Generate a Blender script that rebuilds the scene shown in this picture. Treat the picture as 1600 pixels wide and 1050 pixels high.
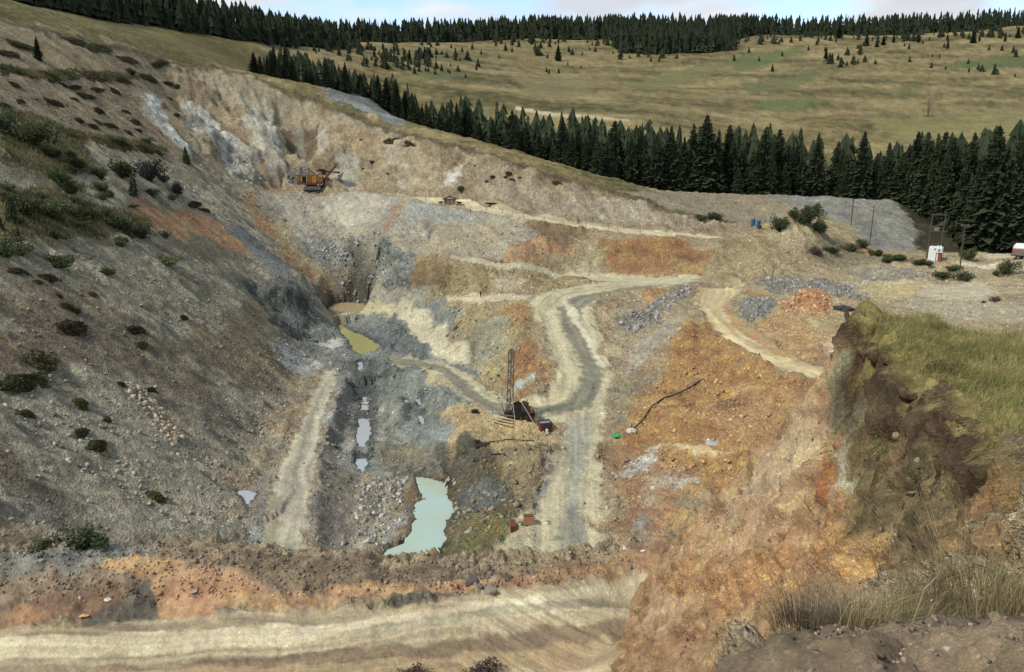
import bpy, bmesh, math, random
import numpy as np
from mathutils import Vector, Matrix, Euler

for _o in list(bpy.data.objects):
    bpy.data.objects.remove(_o)
S = bpy.context.scene
COL = S.collection
R = math.radians

# ------------------------------------------------------------------ camera
cam_d = bpy.data.cameras.new('camera'); cam = bpy.data.objects.new('camera', cam_d); COL.objects.link(cam)
cam.location = (0, 0, 0); cam.rotation_euler = (R(90 - 13.0), 0, 0)
cam_d.sensor_fit = 'HORIZONTAL'; cam_d.sensor_width = 36.0; cam_d.lens = 36.0 * 1300.0 / 1600.0
cam_d.clip_start = 0.2; cam_d.clip_end = 6000
S.camera = cam
S.render.resolution_x, S.render.resolution_y = 1024, 672

# ------------------------------------------------------------------ sky and sun
SUN_EL, SUN_AZ = 47.0, -122.0          # azimuth from the view axis, minus = left
wd = bpy.data.worlds.new('World'); S.world = wd; wd.use_nodes = True
nt = wd.node_tree; nt.nodes.clear(); N = nt.nodes.new; L = nt.links.new
out = N('ShaderNodeOutputWorld'); bg = N('ShaderNodeBackground'); bg.inputs['Strength'].default_value = 0.075
sky = N('ShaderNodeTexSky'); sky.sky_type = 'NISHITA'; sky.sun_disc = False
sky.sun_elevation = R(SUN_EL); sky.sun_rotation = R(SUN_AZ); sky.altitude = 1200; sky.dust_density = 0.6; sky.air_density = 1.0
tc = N('ShaderNodeTexCoord'); mp = N('ShaderNodeMapping'); mp.inputs['Scale'].default_value = (1.0, 1.0, 2.6); mp.inputs['Location'].default_value = (0.35, 0.1, 0.0)
nz = N('ShaderNodeTexNoise'); nz.inputs['Scale'].default_value = 3.2; nz.inputs['Detail'].default_value = 4; nz.inputs['Roughness'].default_value = 0.55
rp = N('ShaderNodeValToRGB'); rp.color_ramp.elements[0].position = 0.47; rp.color_ramp.elements[1].position = 0.56
nz2 = N('ShaderNodeTexNoise'); nz2.inputs['Scale'].default_value = 7.0; nz2.inputs['Detail'].default_value = 3
rp2 = N('ShaderNodeValToRGB'); rp2.color_ramp.elements[0].position = 0.35; rp2.color_ramp.elements[1].position = 0.7
rp2.color_ramp.elements[0].color = (3.3, 3.45, 3.75, 1); rp2.color_ramp.elements[1].color = (4.7, 4.7, 4.7, 1)
mx = N('ShaderNodeMixRGB')
L(tc.outputs['Generated'], mp.inputs['Vector']); L(mp.outputs[0], nz.inputs['Vector']); L(mp.outputs[0], nz2.inputs['Vector'])
L(nz.outputs['Fac'], rp.inputs[0]); L(nz2.outputs['Fac'], rp2.inputs[0])
L(rp.outputs[0], mx.inputs[0]); L(sky.outputs[0], mx.inputs[1]); L(rp2.outputs[0], mx.inputs[2])
L(mx.outputs[0], bg.inputs['Color']); L(bg.outputs[0], out.inputs['Surface'])

sun_d = bpy.data.lights.new('sun', 'SUN'); sun = bpy.data.objects.new('sun', sun_d); COL.objects.link(sun)
sun_d.energy = 1.5; sun_d.angle = R(10); sun_d.color = (1.0, 0.95, 0.87)
_d = Vector((math.sin(R(SUN_AZ)) * math.cos(R(SUN_EL)), math.cos(R(SUN_AZ)) * math.cos(R(SUN_EL)), math.sin(R(SUN_EL))))
sun.rotation_euler = _d.to_track_quat('Z', 'Y').to_euler(); sun.location = _d * 400
S.view_settings.view_transform = 'Standard'; S.view_settings.look = 'None'; S.view_settings.gamma = 1
S.view_settings.use_curve_mapping = False; S.view_settings.exposure = 1.5
S.cycles.max_bounces = 4; S.cycles.diffuse_bounces = 2; S.cycles.use_denoising = True

CTRL = np.array([[float(q) for q in p.split(",")] for p in """-34,27.5,-20.44 -28,27.5,-20.38 -22,27.5,-20.32 -16,27.5,-20.26 -10,27.5,-20.2 -4,27.5,-20.14 2,27.5,-20.08 -21.6,31.4,-19.99 -15.22,32.3,-20.03
-8.5,33.2,-20.03 -1.03,34.65,-20.04 7.02,36.1,-19.98 -40,31,-19.8 -50,34,-22 -40,36,-19 -30,1.5,-7.5 -28.5,9,-14 -26,20,-19.4 -30,-6,-6
-23.25,1.5,-7.5 -21.75,9,-14 -19.25,20,-19.4 -23.25,-6,-6 -16.5,1.5,-7.5 -15,9,-14 -12.5,20,-19.4 -16.5,-6,-6 -9.75,1.5,-7.5 -8.25,9,-14
-5.75,20,-19.4 -9.75,-6,-6 -3,1.5,-7.5 -1.5,9,-14 1,20,-19.4 -3,-6,-6 -25.67,35.5,-18.7 -23.88,35.5,-18.7 -21.04,35.8,-18.66 -16.83,36.5,-18.69
-12.26,36.5,-19.09 -9.18,36.35,-19.32 -6.1,36.2,-19.54 -3.35,36.1,-19.67 -0.61,36,-19.8 3.13,37.2,-19.8 5.43,38.1,-19.72 7.83,39,-19.62
-21.41,34.2,-19.03 -14.61,34.6,-19.03 -8.25,34.8,-19.52 -2.95,34.8,-19.75 3.09,36.6,-20.02 -31.06,43,-24 -34.16,50,-31 -37.27,60,-40 -24.85,43,-24
-27.33,50,-31 -29.82,60,-40 -18.63,43,-24 -20.5,50,-31 -22.36,60,-40 -12.42,43,-24 -13.67,50,-31 -14.91,60,-40 -6.21,43,-24 -6.83,50,-31 -7.45,60,-40
0,43,-24 0,50,-31 0,60,-40 6.21,43,-24 6.83,50,-31 7.45,60,-40 10.87,43,-24 11.96,50,-31 13.04,60,-40 -47.57,71.64,-33.32 -51.93,79.67,-30.05
-57.17,89.32,-26.12 -63.59,101.13,-21.31 -71.63,115.93,-15.28 -82,135.02,-7.5 -95.87,160.56,2.9 -110.88,188.2,14.16 -40.97,82.28,-38.27
-45.35,92.76,-34.99 -50.77,105.75,-30.93 -57.65,122.26,-25.76 -66.71,143.95,-18.97 -79.13,173.72,-9.65 -97.24,217.13,3.93 -106.85,206.22,11.14
-46.59,116.46,-34.06 -53.65,136.51,-28.76 -63.23,163.74,-21.58 -76.97,202.8,-11.27 -98.36,263.55,4.77 -45.47,143.59,-34.9 -51.22,163.78,-30.58
-58.64,189.83,-25.02 -42.88,142.03,-36.84 -41.17,101.06,-38.12 -51.96,92.11,-30.03 -65.75,120.77,-19.69 -86.37,163.64,-4.22 -68.64,83.17,-17.52
-84.18,105.6,-5.87 -101.39,130.46,7.04 -57.94,67.72,-25.55 -70.58,205.55,-16.07 -28.15,84,-42.87 -34.03,97,-42.53 -35.52,106.67,-42.7
-36.7,116.33,-42.21 -37.57,126,-41.07 -38.27,134.25,-41.5 -38.77,142.5,-41.67 -39.06,150.75,-41.59 -39.16,159,-41.25 -40.7,167.67,-40.75
-42.19,176.33,-40 -43.62,185,-38.98 -54.97,178,-33.24 -51.8,185,-30.16 -49.19,192,-29.79 -50.15,172,-38.32 -47.89,176,-39.92 -42.97,181.33,-40.45
-43.53,190,-38.51 -47.91,205,-35.03 -34,70,-42 -28,60,-40 -60,58,-24 -90,60,-4 -70.87,249,-13.65 -64.59,248.5,-13.44 -58.33,248,-13.22
-51.34,246,-13.39 -44.45,244,-13.56 -38.27,240,-13.61 -32.26,236,-13.65 -27,231.67,-14.26 -21.91,227.33,-14.85 -16.98,223,-15.41 -11.33,220.25,-16.17
-5.81,217.5,-16.92 -0.41,214.75,-17.64 4.86,212,-18.34 11.77,209.67,-19.2 18.53,207.33,-20.04 25.16,205,-20.86 31.55,203,-21.2 37.82,201,-21.53
43.97,199,-21.85 49.99,197,-22.16 -70.37,256,-13.4 -57.83,255,-12.97 -43.95,251,-13.31 -31.76,243,-13.4 -16.48,230,-15.16 5.36,219,-18.09
25.66,212,-20.61 40.65,208,-21.43 -136.42,205,31.04 -135.94,213.33,31.34 -134.97,221.67,31.55 -133.52,230,31.69 -130.54,238.5,31.23 -126.96,247,30.64
-124.51,254.67,30.19 -121.66,262.33,29.64 -118.41,270,29.01 -113.91,276,27.25 -109.07,282,25.38 -100.13,292,25.67 -88.1,294,22.54 -79.43,291,19.84
-71.85,289,17.76 -64.36,287,15.7 -57.86,282,12.81 -51.54,277,10 -45.38,272,7.28 -39.74,267.33,5.74 -34.26,262.67,4.24 -28.93,258,2.8
-21.44,252.67,1.08 -14.22,247.33,-0.57 -7.27,242,-2.15 -0.9,238.5,-4.13 5.32,235,-6.06 11.37,231.5,-7.95 17.26,228,-9.77 27.18,224,-11.61
34.22,219.5,-13.93 40.99,215,-16.15 48.24,210.5,-17.49 55.18,206,-18.76 -73.83,281,5.08 -69.16,280,5.27 -64.53,279,5.45 -70.93,271,-4 -67.03,270,-4.28
-63.15,269,-4.56 -73.63,271,4.9 -71.24,260,-4.79 -59.01,268,4.85 -57.29,258,-4.75 -94.85,255,8.29 -88.67,264,4.78 -78.62,262,-0.98 -47.77,266,1.91
-44.08,210,-33.9 -53.14,215,-28.33 -63.95,232,-21.66 -41.9,228,-21.28 -21.87,203,-23.62 -11.81,191,-25.47 -1.47,190,-26.52 7.33,189,-28.44
18.94,187.5,-29.68 28.92,186,-29.88 35.04,184,-29.42 41.01,182,-28.96 -20.59,190,-26.81 -14.32,185,-26.39 -8.51,183,-26.68 -2.81,181,-26.95
-20.6,182,-32.54 -14.09,180.5,-32.42 -10.24,179,-31.96 -6.46,177.5,-31.5 -2.75,176,-31.05 1.36,174,-30.22 5.36,172,-29.39 -39.44,209,-24.96
-35.31,206,-24.76 -31.28,203,-24.55 -27.51,201,-24.93 -23.8,199,-25.3 -38.6,207,-32.77 -35.91,203.67,-33.26 -33.28,200.33,-33.71 -30.71,197,-34.13
-28.18,193.67,-33.71 -25.73,190.33,-33.28 -23.33,187,-32.84 0,190,-24.45 4.51,195,-23.29 9.22,200,-22.04 15.33,199.5,-22.06 21.42,199,-22.08
26.91,198.17,-22.04 32.36,197.33,-22 37.77,196.5,-21.95 46.15,192,-23.22 10.43,192,-29.19 15.64,192,-29.42 20.87,192,-29.64 24.9,191.5,-29.6
28.91,191,-29.56 32.91,190.5,-29.52 36.88,190,-29.48 43.55,187,-29.02 -21.55,184,-33.34 -18.18,179,-32.64 -14.95,174,-31.94 -10.56,170,-31.21
-6.35,166,-30.47 -1.22,164.5,-29.93 3.82,163,-29.4 -24.3,196,-28.88 -22.22,185,-32.35 40.12,178,-28.46 34.61,175.67,-28.55 29.22,173.33,-28.62
23.96,171,-28.68 18.33,168,-28.78 12.87,165,-28.85 6.25,160,-29.88 7.9,155,-30.8 9.43,150,-31.61 10.58,145,-32.89 11.64,140,-34.03 12.52,134,-35.31
13.29,128,-36.37 11.26,122,-37.21 8.55,118,-37.97 4.68,116,-38.3 -1.9,118,-37.97 -4.26,125,-38.38 -6.87,132,-38.6 -9.12,138.5,-38.78 -11.54,145,-38.81
-15.04,151.5,-39.3 -18.79,158,-39.69 3.69,157,-30.57 4.35,151,-31.82 4.96,145,-32.89 5.5,139,-33.78 5.84,133.67,-34.86 6.14,128.33,-35.76
6.4,123,-36.48 15.27,156,-30.37 15.59,150.67,-31.75 15.86,145.33,-32.96 16.07,140,-34.03 16.45,133.5,-35.18 16.74,127,-36.09 15.14,121.75,-37.13
13.61,116.5,-37.98 8.93,110,-39.6 8.25,104.67,-40.08 7.6,99.33,-40.34 6.97,94,-40.38 6.39,89,-40.87 5.84,84,-41.09 5.31,79,-41.04 3.45,106,-39.98
3.03,101,-40.43 2.63,96,-40.67 2.26,91,-40.7 1.06,85,-41.06 0,79,-41.04 12.62,107,-39.44 11.93,100.5,-40.09 11.23,94,-40.38 11.37,87,-40.47
11.37,80,-40.1 6,60,-41.5 -6,62,-43 20,64,-40.5 0,150,-31.61 -4.76,151,-34.25 -10.46,156,-35.38 0,126,-36.85 3.24,136,-35.28 -12.95,165,-33.44
-4.42,139,-37.2 -3.65,113,-38.27 0,113,-38.94 5.39,111,-38.82 -5.44,112,-38.41 -7.03,108,-39.81 0,107,-39.44 4.3,105.5,-39.8 -9.86,110,-41.49
-8.42,108,-44.49 -9,104,-44.6 -9,96,-44.8 -8,88,-45 -13,100,-45.6 -14,90,-46 -17,84,-46 -11.5,108,-45.4 -19,80,-45.5 -5.25,107.5,-39.9 0,106,-39.8
4.26,104.5,-39.96 -6.69,104.5,-42.87 -3.15,101,-42.32 1.19,96.5,-41.88 -3,90.5,-42.09 -5.72,85.3,-43.53 -20.29,160,-39.93 -18.69,146,-42.7
-17.7,137.5,-43.66 -16.69,129,-44.24 -14.89,114,-43.99 -28.8,150,-43.87 -27.1,143,-44.21 -25.43,136,-44.33 -24.24,128.5,-44.61 -23.03,121,-44.6
-21.28,109.5,-44.63 -24.54,131,-44.81 -24.46,147,-42.99 -21.32,132,-44.15 -20.22,124,-44.11 -19.09,116,-43.76 -34.03,153,-39.69 -29.99,147,-42.99
-28.49,139,-43.56 -26.97,131,-43.81 -25,118,-44.51 -34.23,143,-40.04 -33.51,136,-40.77 -32.7,129,-41.24 -31.8,122,-41.45 -30.81,115,-41.4
-29.68,106.75,-42.12 -28.4,98.5,-42.31 -26.79,90.75,-43.02 -25.08,83,-43.12 -33.4,111,-40.91 -31.89,103,-41.98 -30.24,95,-42.49 -27.69,83.5,-43.38
-27.4,114,-43 -24.55,101,-43.39 -22.95,92.75,-43.97 -21.28,84.5,-43.89 -16.31,86.5,-44.14 -16.28,104,-44.67 -19.65,99,-44.28 -33.38,176,-41.35
-40.99,193,-41.44 -28.13,169,-42.18 -42.93,203,-39.52 -26.79,190,-36.99 -28.5,181,-39.59 -18.77,170,-38.56 -12.36,156,-38.55 -34.96,177,-42.78
39.73,170,-29.05 39.68,164,-29.32 39.53,158,-29.5 39.15,152.4,-29.67 38.7,146.8,-29.75 38.18,141.2,-29.75 37.58,135.6,-29.66 36.91,130,-29.49
37.46,124.67,-29.62 37.83,119.33,-29.65 38.04,114,-29.57 39.74,108.5,-29.35 41.11,103,-29.01 34.37,154,-29.98 34.01,147.5,-30.19 33.55,141,-30.28
33.01,134.5,-30.24 32.37,128,-30.07 33.33,121.33,-30.15 34.03,114.67,-30.06 34.44,108,-29.79 38.06,99,-29.37 30.37,138,-29.08 25.02,160,-29.88
29.27,156,-29.13 18.3,145,-32.89 20.97,132,-34.24 19.36,121,-35.39 25.61,124,-32.17 27.12,113,-33.05 31.59,98,-31.95 25.95,91,-34.33 17.21,106,-38.16
12.13,92,-39.52 17.26,83.5,-37.35 13.19,79,-38.88 21.07,92,-36.3 23.1,102,-34.98 34.09,94,-30.64 27.48,84,-33.14 30,70,-38 45,80,-33 60,95,-29
53.85,150,-26.82 55.12,141,-26.33 47.85,153,-28.57 44.72,126,-28.58 44.8,113,-28.39 50.83,172,-28.04 54.33,128,-26.97 70.36,150,-28.01
85.94,170,-27.71 100.79,162,-26.41 79.9,146,-27.26 85.21,136,-26.48 111.27,180,-24.14 125.12,180,-23.72 97.72,186,-24.8 90.02,188,-24.78
102.08,178,-26.23 73.57,172,-28.04 60.9,174,-28.37 60,120,-28.5 75,100,-28 120,120,-25 60,60,-30 90,70,-26 140,80,-20 52.74,146,-25.46
51.11,147,-25.58 54.98,145,-25.88 44.95,138,-28.19 55.16,138,-27.31 48.31,133,-28.24 56.85,158,-26.75 69.02,203,-17.1 73.83,203,-18.95
62.76,197,-20.65 77.03,200,-24.04 57.77,187,-24.64 52.78,190,-24.3 55.28,178,-27.62 65.34,188,-24.78 46.12,180,-27.93 82.44,194,-25.87
74.15,184,-27.11 64.61,222,-21.06 63.13,214,-20.63 69.02,208,-19.7 69.02,213,-21.1 71.71,208,-20.31 71.71,213,-21.71 71.71,203,-17.36 39.77,262,-14.36
46.41,262,-14.62 53.05,262,-14.89 59.7,262,-15.15 66.01,260.67,-15.27 72.25,259.33,-15.38 78.42,258,-15.5 84.31,256,-15.51 90.1,254,-15.51
95.78,252,-15.52 103.2,249,-15.8 110.43,246,-16.07 110.29,239.33,-18.59 110.01,232.67,-20.95 109.59,226,-23.17 98.89,240,-18.76 88.17,208,-25.48
99.61,210,-26.37 81.07,216,-20.49 52.65,230,-17.98 70.87,232,-19.01 80.35,234,-18.29 -73.13,330,20.63 -66.48,330,19.58 -59.81,330,18.52
-54,327.5,16.05 -48.25,325,13.6 -39.6,320,7.41 -71.13,365,12 -41.37,345,0 -23.61,315,-7 -8.99,300,-10 10.68,285,-14 30.58,272,-17 54.34,290,-21
86.95,290,-24 125.92,280,-28 149.91,250,-29 179.89,240,-28 112.8,215,-27 125.92,210,-26.5 -94.44,360,22 -76.75,320,17 49.47,330,-16 123.67,330,-18
185.88,310,-18 0,330,-9 -168.68,330,48.63 -159.75,360,48.37 -137.99,390,48.38 -119.65,410,47.18 -120.62,330,35.23 -173.45,300,46.45 -236.77,330,61.11
196.65,375,0.79 248.7,480,25.92 308.31,600,53.59 367.54,720,84.35 453.78,790,102.35 247.55,330,-1.24 440.44,600,53.59 574.22,790,103.44
134.24,400,8.68 172.63,520,35.46 211.06,640,61.64 242.64,740,89.25 56.58,380,10.99 76.72,520,35.46 93.8,640,61.64 105.11,720,81.36 116.53,800,98.14
0,400,17.31 0,540,44.44 0,690,75.1 -30.35,410,22.14 -59.56,450,37.03 -81.97,560,57.06 -129.46,590,61.75 -74.77,640,71.43 -147.16,720,81.36
-225.62,620,77.77 0,800,96.48 -900,1000,89 -900,1300,70 -642.86,1000,91.57 -642.86,1300,70 -385.71,1000,94.14 -385.71,1300,70 -128.57,1000,96.71
-128.57,1300,70 128.57,1000,99.29 128.57,1300,70 385.71,1000,101.86 385.71,1300,70 642.86,1000,104.43 642.86,1300,70 900,1000,107 900,1300,70
-300,400,90 -250,250,72 -220,120,48 -200,60,40 250,150,-20 350,300,-15 250,60,-10 -300,620,110 -500,500,130 450,500,30 500,700,90 5.16,7.4,-3.44
5.83,9,-3.63 6.43,10.7,-3.85 7.05,12.5,-4.07 7.45,13.85,-4.31 7.79,15.2,-4.5 8.1,16.35,-4.65 8.37,17.5,-4.78 8.59,18.53,-4.85 8.79,19.57,-4.89
8.96,20.6,-4.91 9.27,21.8,-4.93 9.55,23,-4.92 9.2,23,-6.73 8.72,23.5,-7.76 7.8,24.5,-9.45 7.17,25.25,-10.74 6.47,26,-12.09 5.65,27.5,-14.23
5.21,28,-15.58 4.82,27.5,-16.85 4.19,26,-18.2 10.2,26,-10.13 11.2,30,-14.73 9.72,26.5,-11.16 10.72,30.5,-15.76 8.8,27.5,-12.85 9.8,31.5,-17.45
7.47,29,-15.49 8.47,33,-20.09 6.65,30.5,-17.63 7.65,34.5,-22.23 6.21,31,-18.98 7.21,35,-23.58 5.82,30.5,-20.25 6.82,34.5,-24.85 2.5,28.2,-20.05
3.2,29.5,-20.05 4.2,31,-20.05 5.5,33,-20.05 4,33,-20 9,37,-20 14,40,-21 20,45,-24 7.63,17.5,-7.36 8.66,20.2,-6.93 7.33,19.8,-8.33 6.54,19.5,-9.95
6.11,22,-11.63 5.51,21.5,-12.97 5.38,14,-8.45 5.88,12.2,-6.79 6.7,16,-8.17 4.56,15,-10.35 4.74,21,-14.49 7.1,15,-6.98 6.99,13.2,-4.98 6.31,11.7,-5.44
7.46,15.2,-6 6.44,11.2,-4.61 5.9,9.4,-4.12 5.22,8.2,-4.18 4.98,8.7,-4.68 5.16,7.7,-3.93 7.79,15.6,-5.09 8.54,19,-5.87 1.92,2.8,-1.93 1.62,3.1,-2.15
1.41,3.6,-2.5 2.68,4.6,-2.84 3.36,5,-2.92 1.98,4.6,-2.93 2.48,5,-3.06 1.49,4.2,-2.78 0.6,0,-1.6 3,0,-1.6 1.2,1.8,-1.8 6,0,-1.7 10,3,-2.4 -1.5,0,-4
0.6,4,-3.6 1,6,-5.5 2.2,6.5,-4.8 2.5,9,-8 1,12,-13 2,18,-17 3.7,6.5,-4.7 3.1,8,-6.5 3.6,10,-8.2 4.2,9.5,-6.8 4.6,11,-7.7 3.5,13,-10.8 3,16,-13.8
2,10,-10.5 4.6,8.2,-5.3 0.3,-8,-1.7 8,-8,-1.6 20,-5,-2 9.99,23.3,-5.06 10.41,23.4,-5.08 9.76,22.1,-5.03 5.48,7.27,-3.43 5.9,7.09,-3.43 6.64,6.79,-3.41
5.82,8.07,-3.53 6.23,7.89,-3.52 6.97,7.59,-3.5 6.16,8.88,-3.62 6.58,8.73,-3.61 7.33,8.47,-3.6 6.46,9.73,-3.73 6.88,9.58,-3.72 7.63,9.32,-3.71
6.76,10.59,-3.85 7.18,10.44,-3.84 7.94,10.18,-3.82 7.07,11.49,-3.96 7.5,11.34,-3.95 8.25,11.08,-3.93 7.39,12.41,-4.07 7.82,12.29,-4.06 8.6,12.08,-4.04
7.76,13.76,-4.28 8.19,13.64,-4.27 8.96,13.43,-4.25 8.13,15.11,-4.49 8.57,15.01,-4.48 9.34,14.81,-4.46 8.42,16.26,-4.63 8.85,16.16,-4.62
9.63,15.96,-4.61 8.71,17.43,-4.78 9.15,17.35,-4.77 9.94,17.2,-4.75 9.01,18.98,-4.84 9.45,18.9,-4.83 10.23,18.75,-4.81 9.3,20.52,-4.9 9.74,20.41,-4.89
10.51,20.22,-4.87 9.6,21.72,-4.91 10.03,21.61,-4.9 10.81,21.42,-4.88 12.96,20.5,-4.83 12.01,23.5,-5.01 8.98,14,-4.23 9.38,13,-3.93 14.23,20,-4.71
10.63,22.5,-4.96 7.35,9,-3.47 15.81,20,-4.71 11.17,26.5,-6.66 13.37,33,-12.06 18.37,49,-22.06 12.81,26,-6.61 15.01,32.5,-12.01 20.01,48.5,-22.01
13.76,23,-6.43 15.96,29.5,-11.83 20.96,45.5,-21.83 16.62,22.5,-6.4 18.82,29,-11.8 23.82,45,-21.8""".split()])
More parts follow.
